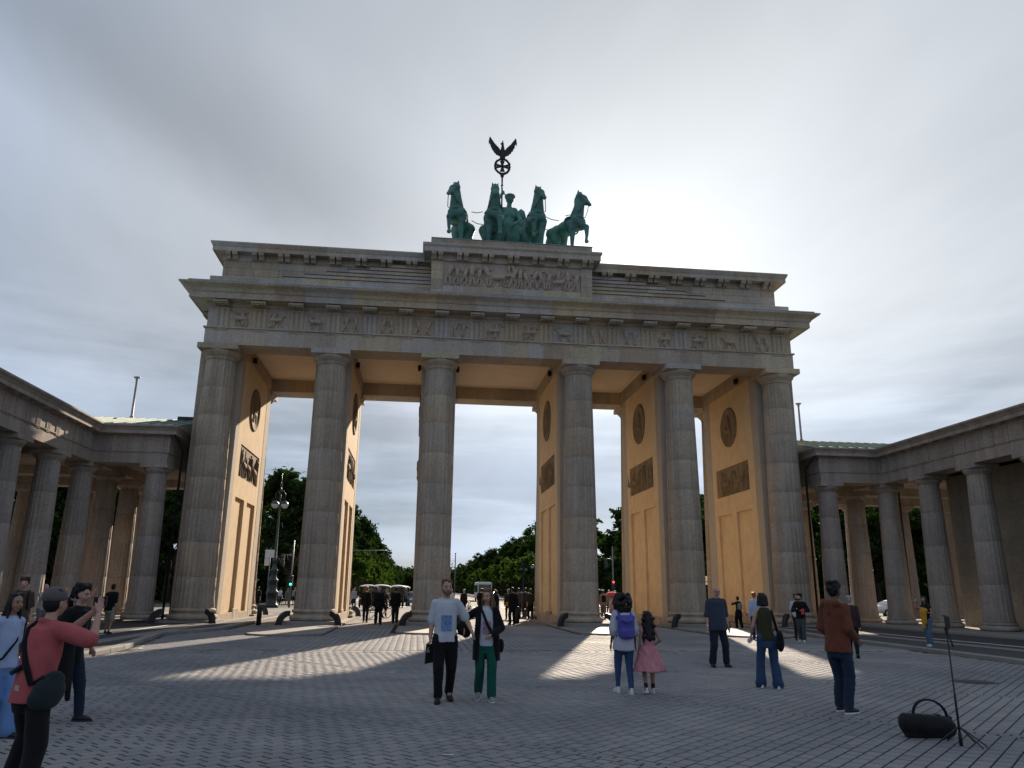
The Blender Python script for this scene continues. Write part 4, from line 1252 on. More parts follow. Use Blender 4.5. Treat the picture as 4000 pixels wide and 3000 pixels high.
q.obj('wreath', M['darkbronze'], st, True)
q = MB()
for a in range(4):
    Rm = Matrix.Rotation(a * math.pi / 2, 4, 'Y')
    q.prism([(-0.05, 0.0), (0.05, 0.0), (0.16, 0.37), (-0.16, 0.37)], 'y', -0.03, 0.03, 0, T(0, 0, WC) @ Rm)
q.obj('cross', M['darkbronze'], st, True)
q = MB(); c = q.capsule
c((0, 0, WC + 0.62), (0, -0.03, WC + 1.05), 0.12, 0.17, 10); c((0, -0.03, WC + 1.05), (0, -0.06, WC + 1.42), 0.15, 0.08, 10); q.ball((-0.03, -0.1, WC + 1.52), (0.10, 0.12, 0.10), 8, 6); c((-0.06, -0.16, WC + 1.52), (-0.16, -0.18, WC + 1.46), 0.05, 0.015, 6)
c((0, 0, WC + 1.6), (0, 0, WC + 1.72), 0.05, 0.03, 6); q.ball((0, 0, WC + 1.78), 0.045, 6, 5)
for sg in (-1, 1): c((sg * 0.1, 0, WC + 0.75), (sg * 0.12, 0, WC + 0.5), 0.08, 0.05, 8)
c((0, 0.05, WC + 0.7), (0, 0.08, WC + 0.45), 0.13, 0.09, 8)
q.obj('eagle', M['darkbronze'], st, True)
for sg in (-1, 1):
    out = [(0.08, 0.98), (0.2, 1.22), (0.36, 1.40), (0.5, 1.55), (0.64, 1.76), (0.80, 2.0), (0.84, 2.0), (0.83, 1.86), (0.86, 1.80), (0.82, 1.66), (0.83, 1.58), (0.77, 1.46), (0.76, 1.36), (0.69, 1.26), (0.67, 1.16),
           (0.58, 1.06), (0.54, 0.96), (0.46, 0.90), (0.40, 0.80), (0.30, 0.78), (0.22, 0.72), (0.12, 0.74), (0.06, 0.85)]
    q = MB(); q.prism([(sg * x, WC + z) for x, z in out], 'y', -0.05, 0.05)
    for k in range(6):
        a = out[2 + k]; q.tube([(sg * a[0] * 0.98, -0.05, WC + a[1] - 0.05), (sg * (a[0] + 0.05), -0.05, WC + a[1] - 0.42)], [0.035, 0.015], 5)
    q.obj('wing', M['darkbronze'], st, True)
# ------------------------------------------------------------------ trees of the park beyond the gate
def leaf_mat(name, dark, light, trans=0.4):
    m = bpy.data.materials.new(name); m.use_nodes = True; nt = m.node_tree
    for n in list(nt.nodes): nt.nodes.remove(n)
    out = N(nt, 'ShaderNodeOutputMaterial'); mx = N(nt, 'ShaderNodeMixShader'); d = N(nt, 'ShaderNodeBsdfDiffuse'); t = N(nt, 'ShaderNodeBsdfTranslucent')
    isl = N(nt, 'ShaderNodeNewGeometry').outputs['Random Per Island']
    oi = N(nt, 'ShaderNodeObjectInfo').outputs['Random']
    c = ramp(nt, isl, [(0, dark), (1, light)])
    c = mul(nt, c, ramp(nt, oi, [(0, (0.75, 0.8, 0.7)), (1, (1.25, 1.15, 1.1))]))
    nt.links.new(c, d.inputs[0])
    nt.links.new(mul(nt, c, (1.15, 1.3, 0.6)), t.inputs[0])
    mx.inputs[0].default_value = trans
    nt.links.new(d.outputs[0], mx.inputs[1]); nt.links.new(t.outputs[0], mx.inputs[2]); nt.links.new(mx.outputs[0], out.inputs[0])
    return m
M['leaf'] = leaf_mat('dark_leaves', (0.014, 0.028, 0.013), (0.036, 0.062, 0.022), 0.3)
M['leaf_young'] = leaf_mat('fresh_leaves', (0.03, 0.055, 0.016), (0.07, 0.115, 0.034), 0.38)
M['bark'] = simple('bark', (0.055, 0.045, 0.035), 0.9, 0.1, 0.3, 6, 0.5, (1, 1, 0.3))
def crown_mesh(seed, R, H, nclump, nleaf, size, mat, base):
    """leaf clumps spread over lobes; H crown height, base = underside height"""
    r = np.random.default_rng(seed)
    lobes = [(0, 0, base + H * 0.5, R * 0.72, H * 0.42)]
    for k in range(9):
        a = r.uniform(0, 6.283); e = r.uniform(0.15, 0.92)
        d = R * (0.62 - 0.25 * e) * r.uniform(0.7, 1.1)
        lobes.append((d * math.cos(a), d * math.sin(a), base + H * e * 0.9, R * r.uniform(0.32, 0.52), H * r.uniform(0.14, 0.24)))
    w = np.array([l[3] ** 2 for l in lobes]); w /= w.sum()
    quads = []
    for k in range(nclump):
        l = lobes[r.choice(len(lobes), p=w)]
        v = r.normal(size=3); v /= np.linalg.norm(v)
        if v[2] < -0.35: v[2] *= -0.6
        s = r.uniform(0.72, 1.06)
        c = np.array([l[0] + v[0] * l[3] * s, l[1] + v[1] * l[3] * s, l[2] + v[2] * l[4] * s])
        cr = R * r.uniform(0.09, 0.19)
        p = c + r.normal(size=(nleaf, 3)) * cr * np.array([0.6, 0.6, 0.45])
        n = r.normal(size=(nleaf, 3)) + v * 0.6
        n /= np.linalg.norm(n, axis=1)[:, None]
        a = np.cross(n, r.normal(size=(nleaf, 3))); a /= np.linalg.norm(a, axis=1)[:, None]
        b_ = np.cross(n, a)
        s1 = size * r.uniform(0.6, 1.25, (nleaf, 1)); s2 = s1 * r.uniform(0.45, 0.8, (nleaf, 1))
        quads.append(np.stack([p - a * s1, p - b_ * s2 * 0.8 + a * s1 * 0.2, p + a * s1, p + b_ * s2], 1))
    Q = np.concatenate(quads).astype(np.float32)
    n = len(Q)
    me = bpy.data.meshes.new('crown')
    me.vertices.add(n * 4); me.vertices.foreach_set('co', Q.ravel())
    me.loops.add(n * 4); me.loops.foreach_set('vertex_index', np.arange(n * 4, dtype=np.int32))
    me.polygons.add(n); me.polygons.foreach_set('loop_start', np.arange(0, n * 4, 4, dtype=np.int32))
    me.materials.append(mat); me.update(calc_edges=True)
    return me
def trunk_mesh(seed, h, base, R, r0):
    r = random.Random(seed); q = MB()
    q.tube([(0, 0, -0.3), (0.05, 0, base * 0.5), (0.1, 0.05, base), (0.0, 0.1, base + (h - base) * 0.55)], [r0 * 1.3, r0, r0 * 0.8, r0 * 0.2], 9)
    for k in range(7):
        a = k * 0.9 + r.uniform(-0.3, 0.3); z = base * r.uniform(0.85, 1.3); e = R * r.uniform(0.45, 0.8)
        q.tube([(0.05, 0, z), (e * 0.4 * math.cos(a), e * 0.4 * math.sin(a), z + (h - base) * 0.18), (e * math.cos(a), e * math.sin(a), z + (h - base) * r.uniform(0.3, 0.55))], [r0 * 0.45, r0 * 0.28, r0 * 0.08], 7)
    return q.mesh('trunk', M['bark'])
OLD = [(crown_mesh(s, 6.2, 17.0, 150, 38, 0.50, M['leaf'], 3.2), trunk_mesh(s, 20, 4.2, 6.2, 0.42)) for s in (1, 2, 3, 4)]
YOUNG = [(crown_mesh(s, 2.9, 6.6, 80, 34, 0.26, M['leaf_young'], 2.2), trunk_mesh(s, 8.6, 2.4, 2.9, 0.16)) for s in (11, 12, 13)]
def tree(kind, x, y, s, sz, rot, label, group):
    cm, tm = kind
    t = thing('park_tree' if kind in OLD else 'young_tree', label, 'tree', (x, y, -0.25), rot, group)
    o = inst('crown', cm, None, t, True); o.scale = (s, s, sz); o['kind'] = 'stuff'
    o = inst('trunk', tm, None, t, True); o.scale = (s, s, sz)
r = random.Random(23)
spots = []
farspots = [(sg * 22.5 + (6 if sg > 0 else 0) + r.uniform(-1.5, 1.5), 322 + k * 32, sg) for k in range(10) for sg in (-1, 1)]
# edge of the wood, left and right of the avenue: front row first, then rows behind
for k in range(9): spots.append((-23 - k * 8.2 + r.uniform(-1.5, 1.5), 74 + (k % 2) * 7 + k * 1.0, 1.0, 0.88))
for k in range(8): spots.append((-27 - k * 9 + r.uniform(-2, 2), 96 + (k % 2) * 8, 1.1, 0.98))
for k in range(12): spots.append((-21.5 + r.uniform(-1.2, 1.2), 112 + k * 17, 1.05, 1.0))
for k in range(9): spots.append((31 + k * 8.0 + r.uniform(-1.5, 1.5), 76 + (k % 2) * 7, 1.0, 0.92))
for k in range(8): spots.append((33 + k * 9 + r.uniform(-2, 2), 100 + (k % 2) * 8, 1.1, 1.0))
for k in range(12): spots.append((29.5 + r.uniform(-1.5, 1.5), 116 + k * 17, 1.05, 0.98))
ORD = ['nearest', 'second', 'third', 'fourth', 'fifth', 'sixth', 'seventh', 'eighth', 'ninth', 'tenth', 'eleventh', 'twelfth', 'thirteenth']
cnt = {}
for i, (x, y, s, sz) in enumerate(spots):
    side = 'left' if x < 0 else 'right'
    f = r.uniform(0.93, 1.07)
    kind = 'avenue' if (y >= 112 and abs(x) < 32.5) else 'front edge' if y < 92 else 'back edge'
    k = cnt[side, kind] = cnt.get((side, kind), -1) + 1
    if kind == 'avenue': row = 'tall dark tree, %s from the gate in the row %s of the avenue' % (ORD[k], side)
    else: row = 'tall dark park tree, %s from the avenue on the %s, %s row' % (ORD[k], side, kind.split()[0])
    tree(OLD[i % 4], x, y, s * f, sz * f * r.uniform(0.92, 1.06), r.uniform(0, 6.28), row, 'dark park trees on the %s, %s row' % (side, kind))
for x, y, sg in farspots:
    tree(OLD[int(y) % 4], x, y, 1.12, 1.0, r.uniform(0, 6.28), 'distant dark tree far down the %s side of the avenue' % ('left' if sg < 0 else 'right'), 'distant trees on the %s of the avenue' % ('left' if sg < 0 else 'right'))
for k in range(13):
    for sg, x0 in ((-1, -15.5), (1, 17.2)):
        tree(YOUNG[(k + (sg > 0)) % 3], x0 + r.uniform(-0.5, 0.5), 104 + k * 13 + r.uniform(-2, 2) + (8 if sg > 0 else 0), r.uniform(0.95, 1.2), r.uniform(0.95, 1.12), r.uniform(0, 6.28),
             'young bright green street tree, %s from the gate on the %s of the avenue' % (ORD[k], 'left' if sg < 0 else 'right'), 'young street trees on the %s' % ('left' if sg < 0 else 'right'))
def mass(name, boxes, seed, ls, label):
    q = np.random.default_rng(seed); quads = []
    for (x0, x1, y0, y1, z0, z1, cnt, n, spread) in boxes:
        for k in range(cnt):
            c = np.array([q.uniform(x0, x1), q.uniform(y0, y1), z0 + (z1 - z0) * q.uniform(0, 1) ** 1.1])
            p = c + q.normal(size=(n, 3)) * np.array([spread, spread, spread * 0.7]); a = q.normal(size=(n, 3)); a /= np.linalg.norm(a, axis=1)[:, None]
            b_ = np.cross(a, q.normal(size=(n, 3))); b_ /= np.linalg.norm(b_, axis=1)[:, None]; s = ls * q.uniform(0.6, 1.3, (n, 1))
            quads.append(np.stack([p - a * s, p - b_ * s * 0.7, p + a * s, p + b_ * s * 0.7], 1))
    Q = np.concatenate(quads).astype(np.float32); Q[:, :, 2] = np.maximum(Q[:, :, 2], -0.3); n = len(Q)
    me = bpy.data.meshes.new(name); me.vertices.add(n * 4); me.vertices.foreach_set('co', Q.ravel()); me.loops.add(n * 4); me.loops.foreach_set('vertex_index', np.arange(n * 4, dtype=np.int32))
    me.polygons.add(n); me.polygons.foreach_set('loop_start', np.arange(0, n * 4, 4, dtype=np.int32)); me.materials.append(M['leaf']); me.update(calc_edges=True)
    tag(put(bpy.data.objects.new(name, me)), label, 'undergrowth', None, 'stuff')
mass('undergrowth', [(-120, -22, 84, 120, 0, 7, 420, 34, 1.7), (30, 120, 86, 120, 0, 7, 400, 34, 1.7), (-34, -21, 120, 640, 0, 9, 620, 30, 2.0), (29, 42, 120, 640, 0, 9, 620, 30, 2.0)], 6, 0.7,
     'dense dark undergrowth under the park trees')
mass('far_wood', [(-70, 75, 640, 700, 0, 15, 520, 26, 3.2), (-60, 60, 690, 720, 12, 20, 160, 26, 3.0)], 8, 1.7, 'far green wood closing the end of the avenue')
# ------------------------------------------------------------------ people
def skin_mat(name, c):
    m, nt, b = new_mat(name, 0.55, 0.35)
    n = noise(nt, 14, 3, 0.5)
    nt.links.new(mul(nt, c, ramp(nt, n, [(0.3, (0.9, 0.86, 0.84)), (0.7, (1.06, 1.06, 1.06))])), b.inputs['Base Color'])
    return m
SK = {'fair': skin_mat('fair_skin', (0.46, 0.27, 0.20)), 'tan': skin_mat('tanned_skin', (0.33, 0.185, 0.125)), 'brown': skin_mat('brown_skin', (0.14, 0.075, 0.05)), 'pink': skin_mat('pinkish_skin', (0.50, 0.27, 0.22))}
_cl = {}
def cloth(name, c, rough=0.9, folds=0.25):
    if name in _cl: return _cl[name]
    m, nt, b = new_mat(name, rough, 0.15)
    n = noise(nt, 5, 3, 0.5, sc=(1, 1, 0.6), dist=1.0); w = noise(nt, 160, 2, 0.5)
    cc = mul(nt, c, ramp(nt, n, [(0.3, (0.86, 0.86, 0.86)), (0.7, (1.08, 1.08, 1.08))]))
    cc = mul(nt, cc, ramp(nt, w, [(0.3, (0.9, 0.9, 0.9)), (0.7, (1.06, 1.06, 1.06))]))
    nt.links.new(cc, b.inputs['Base Color'])
    bump(nt, b, n, folds, 0.03)
    b.inputs['Sheen Weight'].default_value = 0.08
    _cl[name] = m
    return m
def hairmat(name, c):
    if name in _cl: return _cl[name]
    m, nt, b = new_mat(name, 0.55, 0.3)
    n = noise(nt, 40, 3, 0.6, sc=(1, 1, 0.15))
    nt.links.new(mul(nt, c, ramp(nt, n, [(0.3, (0.5, 0.5, 0.5)), (0.7, (1.4, 1.4, 1.4))])), b.inputs['Base Color'])
    bump(nt, b, n, 0.6, 0.01)
    _cl[name] = m
    return m
HAIR = {'black': hairmat('black_hair', (0.010, 0.009, 0.009)), 'brown': hairmat('brown_hair', (0.045, 0.028, 0.018)), 'lightbrown': hairmat('light_brown_hair', (0.14, 0.085, 0.045)), 'blond': hairmat('blond_hair', (0.32, 0.22, 0.11)),
        'red': hairmat('reddish_hair', (0.26, 0.11, 0.035)), 'grey': hairmat('grey_hair', (0.30, 0.29, 0.28))}
M['eye'] = simple('dark_eye', (0.02, 0.016, 0.014), 0.25, 0.5, 0.1)
M['lip'] = simple('lip', (0.30, 0.11, 0.09), 0.5, 0.3, 0.1)
BLACK = cloth('black_cloth', (0.008, 0.008, 0.0095)); DARK = cloth('charcoal_cloth', (0.022, 0.022, 0.026)); NAVY = cloth('navy_denim', (0.016, 0.024, 0.045)); WHITE = cloth('white_cotton', (0.50, 0.52, 0.58))
BLUEJ = cloth('blue_denim', (0.045, 0.085, 0.16)); GREYC = cloth('grey_cloth', (0.13, 0.125, 0.12)); BEIGE = cloth('beige_cloth', (0.28, 0.245, 0.20)); BROWNC = cloth('brown_cloth', (0.075, 0.05, 0.036))
SHOEB = simple('black_shoe', (0.010, 0.010, 0.011), 0.5, 0.4, 0.2); SHOEW = simple('white_shoe', (0.62, 0.61, 0.60), 0.6, 0.3, 0.1); SOLE = simple('white_sole', (0.7, 0.7, 0.7), 0.7, 0.3, 0.1); SHOEG = simple('grey_shoe', (0.25, 0.25, 0.26), 0.7, 0.3, 0.15)
def ik(a, c, l1, l2, pole):
    a, c = Vector(a), Vector(c); d = c - a; L = min(d.length, (l1 + l2) * 0.999)
    u = d.normalized(); x = (l1 * l1 - l2 * l2 + L * L) / (2 * L); h = math.sqrt(max(l1 * l1 - x * x, 0))
    p = Vector(pole); p = (p - u * p.dot(u)).normalized()
    return a + u * x + p * h, a + u * L
def folds_post(amp, seed, k0=16, zs=0.55):
    def f(me):
        n = len(me.vertices); co = np.empty(n * 3, np.float32); me.vertices.foreach_get('co', co); co = co.reshape(-1, 3)
        no = np.empty(n * 3, np.float32); me.vertices.foreach_get('normal', no); no = no.reshape(-1, 3)
        r = np.random.default_rng(seed); d = np.zeros(n)
        for k in range(7):
            w = r.normal(size=3) * k0 * (1 + 0.35 * k) * np.array([1, 1, zs]) / 1.7
            d += np.sin(co @ w + r.uniform(0, 6.28) + 1.5 * np.sin(co @ (w[::-1] * 0.5))) / (1 + 0.35 * k)
        co += no * (d * amp / 2.2)[:, None]
        me.vertices.foreach_set('co', co.ravel()); me.update()
    return f
def person(label, pos, H, rz, skin='tan', fem=False, feet=((0, 0), (0, 0)), lift=(0, 0), arms=None, lean=(0, 0), head=(0, 0), top=None, legs=None, shoes=SHOEB, hair=('short', 'brown'),
           detail=1, group=None, child=False, hunch=0.0, twist=0.0, beard=None, glasses=False, palms=(0.4, 0.4), face=True):
    """facing -Y at rz = 0. feet: (sideways, forward) per foot; arms: (wrist offset from shoulder, elbow pole) per arm, as fractions of H; first = viewer's right when facing us (person's left)"""
    z0 = pos[2] if len(pos) > 2 else gz(pos[1])
    vox = {1: 0.0115, 2: 0.02, 3: 0.034}[detail]
    hs = 1.18 if child else 1.0
    sw = (0.084 if fem else 0.094) * H * (0.95 if child else 1); hw = 0.052 * H
    hip_z = 0.515 * H; ll = (0.245 * H, 0.235 * H)
    drop = 0.0
    A = []
    for sg, ft, lf in ((1, feet[0], lift[0]), (-1, feet[1], lift[1])):
        A.append(Vector((sg * hw + ft[0] * H, -ft[1] * H, 0.045 * H + lf * H)))
    for sg, a in zip((1, -1), A):                          # lower the hips until both legs reach
        dx = math.hypot(a.x - sg * hw, a.y); need = math.sqrt(max((sum(ll) * 0.995) ** 2 - dx * dx, 0.01)) + a.z
        drop = max(drop, hip_z - need)
    hip_z -= drop
    pel = Vector((0, 0, hip_z))
    lx, ly = lean[0] * H, -lean[1] * H                     # shift of the shoulders
    def up(t): return Vector((lx * t, ly * t, hip_z + t * 0.305 * H - 0.02 * H * hunch * t))   # along the spine, t = 1 at shoulder height
    Rt = Matrix.Rotation(twist, 3, 'Z')
    sh = [up(0.97) + Rt @ Vector((sg * sw, -0.02 * H * hunch, 0)) for sg in (1, -1)]
    neck = up(1.07); hc = up(1.0) + Vector((0, -0.028 * H - 0.045 * H * hunch, 0.122 * H))
    Rh = Matrix.Rotation(twist + head[0], 3, 'Z') @ Matrix.Rotation(head[1], 3, 'X')
    K = H * hs
    def hp(x, y, z): return hc + Rh @ Vector((x * K, y * K, z * K))
    arms = arms or (((0.030, 0.012, -0.305), (0.08, 1, 0)), ((-0.030, 0.012, -0.305), (-0.08, 1, 0)))
    AR = []
    for k, sg in enumerate((1, -1)):
        w, pole = arms[k]
        e, wr = ik(sh[k], sh[k] + Vector((w[0], w[1] * 1, w[2])) * H, 0.168 * H, 0.145 * H, Vector((pole[0], pole[1], pole[2])))
        AR.append((sh[k], e, wr))
    LG = []
    for sg, a in zip((1, -1), A):
        hpnt = pel + Vector((sg * hw, 0, 0)); kn, an = ik(hpnt, a, ll[0], ll[1], (a.x * 0.6 - hpnt.x * 0.4, -1, 0))
        LG.append((hpnt, kn, a))
    body = MB(); c = body.capsule
    # head
    body.ball(hp(0, 0.008, 0.018), (0.0415 * K, 0.053 * K, 0.050 * K), 16, 10, R=Rh); body.ball(hp(0, -0.010, -0.012), (0.036 * K, 0.042 * K, 0.050 * K), 14, 10, R=Rh)
    c(hp(0, -0.022, -0.048), hp(0, -0.012, -0.040), 0.019 * K, 0.026 * K, 10)
    if detail < 3:
        c(hp(0, -0.050, 0.006), hp(0, -0.060, -0.016), 0.006 * K, 0.0085 * K, 8)
        for sg in (-1, 1):
            body.ball(hp(sg * 0.042, 0.004, -0.006), (0.006 * K, 0.011 * K, 0.017 * K), 8, 6, R=Rh); c(hp(sg * 0.008, -0.046, 0.016), hp(sg * 0.026, -0.041, 0.014), 0.006 * K, 0.006 * K, 6)
            body.ball(hp(sg * 0.022, -0.034, -0.018), 0.014 * K, 8, 6)
        body.ball(hp(0, -0.047, -0.034), (0.014 * K, 0.006 * K, 0.006 * K), 8, 6, R=Rh)
    c(hp(0, 0.008, -0.03), neck, 0.027 * H, (0.030 if fem else 0.034) * H, 10)
    # trunk and limbs
    cw = 0.84 if fem else 0.92
    body.loft([(*up(t)[:2], up(t).z, rx * H * cw, ry * H) for t, rx, ry in ((-0.12, 0.060, 0.05), (0.0, 0.082, 0.058), (0.35, 0.068, 0.050), (0.7, 0.082, 0.058), (0.95, 0.075, 0.05), (1.08, 0.03, 0.03))], 18)
    for k in (0, 1):
        s_, e_, w_ = AR[k]
        f = 0.86 if fem or child else 1.0
        c(up(1.05), s_, 0.026 * H * f, 0.029 * H * f, 10); c(s_, e_, 0.031 * H * f, 0.024 * H * f, 10); c(e_, e_ + (w_ - e_) * 0.35, 0.0245 * H * f, 0.0235 * H * f, 10); c(e_ + (w_ - e_) * 0.35, w_, 0.0235 * H * f, 0.0145 * H * f, 10)
        d = (w_ - e_).normalized()
        if palms[k] == 'up' : d = (d + Vector((0, 0, 0.35))).normalized()
        sgx = 1 if k == 0 else -1
        side = d.cross(Vector((sgx, 0, 0)) if abs(d.x) < 0.75 else Vector((0, 0, 1))).normalized()      # across the palm
        nrm = side.cross(d).normalized()
        pc = w_ + d * 0.05 * H
        if detail == 1:
            for t in (-0.8, 0, 0.8): c(w_ + d * 0.008 * H + side * t * 0.008 * H, pc + side * t * 0.017 * H, 0.0085 * H, 0.0085 * H, 8)
            curl = palms[k] if not isinstance(palms[k], str) else 0.12
            for j, (t, ln) in enumerate(((-1.05, 0.040), (-0.35, 0.047), (0.35, 0.045), (1.05, 0.036))):
                p0 = pc + side * t * 0.0165 * H; dd = (d + side * t * 0.10).normalized()
                for sgm in range(3):
                    dd = (dd + nrm * (-sgx) * curl * 0.5).normalized() if sgm or curl > 0.2 else dd
                    p1 = p0 + dd * ln * H * (0.44, 0.32, 0.26)[sgm]; c(p0, p1, (0.0058, 0.0052, 0.0047)[sgm] * H, (0.0053, 0.0048, 0.0040)[sgm] * H, 7); p0 = p1
            tb = w_ + d * 0.016 * H + side * -0.013 * H; t1 = tb + (d * 0.7 - side * 0.75).normalized() * 0.026 * H; t2 = t1 + (d * 0.95 - side * 0.3).normalized() * 0.02 * H
            c(tb, t1, 0.0085 * H, 0.0068 * H, 8); c(t1, t2, 0.0066 * H, 0.005 * H, 8)
        else:
            c(w_, pc, 0.0145 * H, 0.015 * H, 8); c(pc, pc + d * 0.035 * H, 0.0145 * H, 0.009 * H, 8)
            c(w_ + d * 0.02 * H, w_ + d * 0.045 * H - side * 0.022 * H, 0.008 * H, 0.006 * H, 6)
        hp_, kn, an = LG[k]
        c(hp_, kn, 0.047 * H, 0.031 * H, 12); c(kn, kn + (an - kn) * 0.3, 0.031 * H, 0.031 * H, 12); c(kn + (an - kn) * 0.3, an, 0.031 * H, 0.019 * H, 10); c(an, an + Vector((0, -0.05 * H, -0.02 * H)), 0.019 * H, 0.018 * H, 8)
    root = remeshed(body, 'person', SK[skin], vox, 3 if detail == 1 else 2)
    root.location = (pos[0], pos[1], z0); root.rotation_euler = (0, 0, rz)
    tag(root, label, 'person', group)
    root_info = dict(hp=hp, up=up, AR=AR, LG=LG, H=H, K=K, Rh=Rh, pos=Vector((pos[0], pos[1], z0)), rz=rz, root=root, sh=sh, hc=hc, pel=pel)
    seed = int(abs(pos[0] * 131 + pos[1] * 37 + H * 1000)) % 9973
    # upper garment
    if top:
        q = MB(); c = q.capsule; e = top.get('loose', 0.010) * H; sl = top.get('sleeve', 0.5); hem = top.get('hem', -0.05)
        ts = [t for t in (hem, -0.25, 0.0, 0.3, 0.6, 0.85, 1.0) if t >= hem]
        def prof(t):
            for (t0, x0, y0), (t1, x1, y1) in zip(PR[:-1], PR[1:]):
                if t0 <= t <= t1: f = (t - t0) / (t1 - t0); return x0 + (x1 - x0) * f, y0 + (y1 - y0) * f
            return PR[0][1:]
        PR = [(-2.0, .10, .08), (-0.9, .10, .08), (-0.3, .098, .072), (0, .092, .067), (.35, .074 if fem else .083, .058 if not fem else .052), (.7, .080 if fem else .092, .066), (.95, .072 if fem else .082, .055), (1.1, .05, .04)]
        fl = top.get('flare', 0.0); bel = top.get('belly', 0.0)
        rings = []
        for t in ts:
            rx, ry = prof(t); k = max(0.0, (0.35 - t)) * fl
            b_ = bel * max(0, 1 - abs(t - 0.3) / 0.5)
            u = up(t); rings.append((u.x, u.y - b_ * H * 0.5, u.z, (rx + k + b_ * 0.5) * H * cw + e, (ry + k * 0.8 + b_) * H + e))
        q.loft(rings, 22)
        q.loft([(*up(0.95)[:2], up(0.95).z, 0.07 * H * cw + e, 0.05 * H + e), (*up(1.10)[:2], up(1.10).z, 0.036 * H, 0.036 * H)], 16)
        for k in (0, 1):
            s_, e_, w_ = AR[k]
            c(up(1.03), s_ + Vector((0, 0, -0.006 * H)), 0.030 * H + e * 0.5, 0.029 * H + e * (0.55 if sl > 0 else -0.4), 12)
            f = 0.86 if fem or child else 1.0
            if sl > 0:
                m_ = min(sl, 0.5) / 0.5
                c(s_, s_ + (e_ - s_) * m_ * 0.96, 0.030 * H * f + e * 0.55, (0.028 if sl <= .5 else 0.025) * H * f + e * (0.85 if sl <= 0.5 else 0.8), 12)
            if sl > 0.5:
                m_ = (sl - 0.5) / 0.5; c(e_, e_ + (w_ - e_) * m_, 0.025 * H * f + e * 0.75, 0.0175 * H * f + e * 0.7, 12)
        if top.get('hood'):
            c(up(1.08) + Vector((-0.05 * H, 0.05 * H, 0)), up(1.08) + Vector((0.05 * H, 0.05 * H, 0)), 0.034 * H, 0.034 * H, 10); c(up(1.04) + Vector((0, 0.06 * H, 0)), up(0.86) + Vector((0, 0.075 * H, 0)), 0.045 * H, 0.03 * H, 10)
            for sg in (-1, 1): c(up(1.1) + Vector((sg * 0.045 * H, 0.03 * H, 0)), up(1.03) + Vector((sg * 0.04 * H, -0.04 * H, 0)), 0.022 * H, 0.016 * H, 8)
        if top.get('collar'):
            for sg in (-1, 1): c(up(1.11) + Vector((sg * 0.01 * H, 0.038 * H, 0.004 * H)), up(1.07) + Vector((sg * 0.036 * H, -0.028 * H, 0)), 0.013 * H, 0.012 * H, 8)
        g = remeshed(q, top.get('name', 'shirt'), top['mat'], vox * 1.05, 3 if detail == 1 else 1, None, root, True, folds_post(top.get('fold', 0.0065) * (1 if detail < 3 else 0.6), seed))
        if top.get('print') and detail == 1:
            px, pz, pw, ph, pm = top['print']
            def front(x, t):
                rx, ry = prof(t); u = up(t); rx = rx * H * cw + e + .004; ry = (ry + bel * max(0, 1 - abs(t - 0.3) / 0.5)) * H + e + 0.011
                return Vector((u.x + x, u.y - ry * math.sqrt(max(0, 1 - (x / rx) ** 2)) - bel * H * 0.4 * max(0, 1 - abs(t - 0.3) / 0.5), u.z))
            pq = MB(); nx, nz = 8, 6
            vs = [front(px * H + pw * H * (i / nx - 0.5), pz + ph * (j / nz - 0.5)) for j in range(nz + 1) for i in range(nx + 1)]
            back = [v + Vector((0, 0.02, 0)) for v in vs]; o_ = len(vs)
            pq.add(vs, [(j * (nx + 1) + i, j * (nx + 1) + i + 1, (j + 1) * (nx + 1) + i + 1, (j + 1) * (nx + 1) + i) for j in range(nz) for i in range(nx)], 0, True)
            pq.obj('shirt_print', pm, root, True)
    if top and top.get('coat'):
        q = MB(); c = q.capsule; ct = top['coat']; zb = ct['hem'] * H; fo = ct.get('front', 0.030)
        for sg in (-1, 1):
            zt = up(0.98).z; q.loft([(sg * 0.098 * H, 0.006 * H, zb, 0.034 * H, 0.088 * H), (sg * 0.092 * H, 0.004 * H, hip_z, 0.032 * H, 0.080 * H), (sg * 0.084 * H + up(.5).x, up(.5).y, up(0.5).z, 0.030 * H, 0.072 * H), (sg * 0.072 * H + up(1).x, up(1).y, zt, fo * H, 0.050 * H)], 14)
            k = 0 if sg > 0 else 1; s_, e_, w_ = AR[k]
            c(up(1.0) + Vector((sg * 0.05 * H, 0, 0)), s_, 0.035 * H, 0.039 * H, 12); c(s_, e_, 0.039 * H, 0.037 * H, 12); c(e_, e_ + (w_ - e_) * 0.93, 0.038 * H, 0.031 * H, 12)
        q.loft([(0, 0.075 * H, zb, 0.085 * H, 0.026 * H), (0, 0.07 * H, hip_z, 0.085 * H, 0.024 * H), (up(.5).x, 0.062 * H + up(.5).y, up(.5).z, 0.075 * H, 0.022 * H), (up(1).x, 0.04 * H + up(1).y, up(1.02).z, 0.07 * H, 0.03 * H)], 16)
        remeshed(q, 'coat', ct['mat'], vox * 1.05, 3, None, root, True, folds_post(0.008, seed + 3, 14))
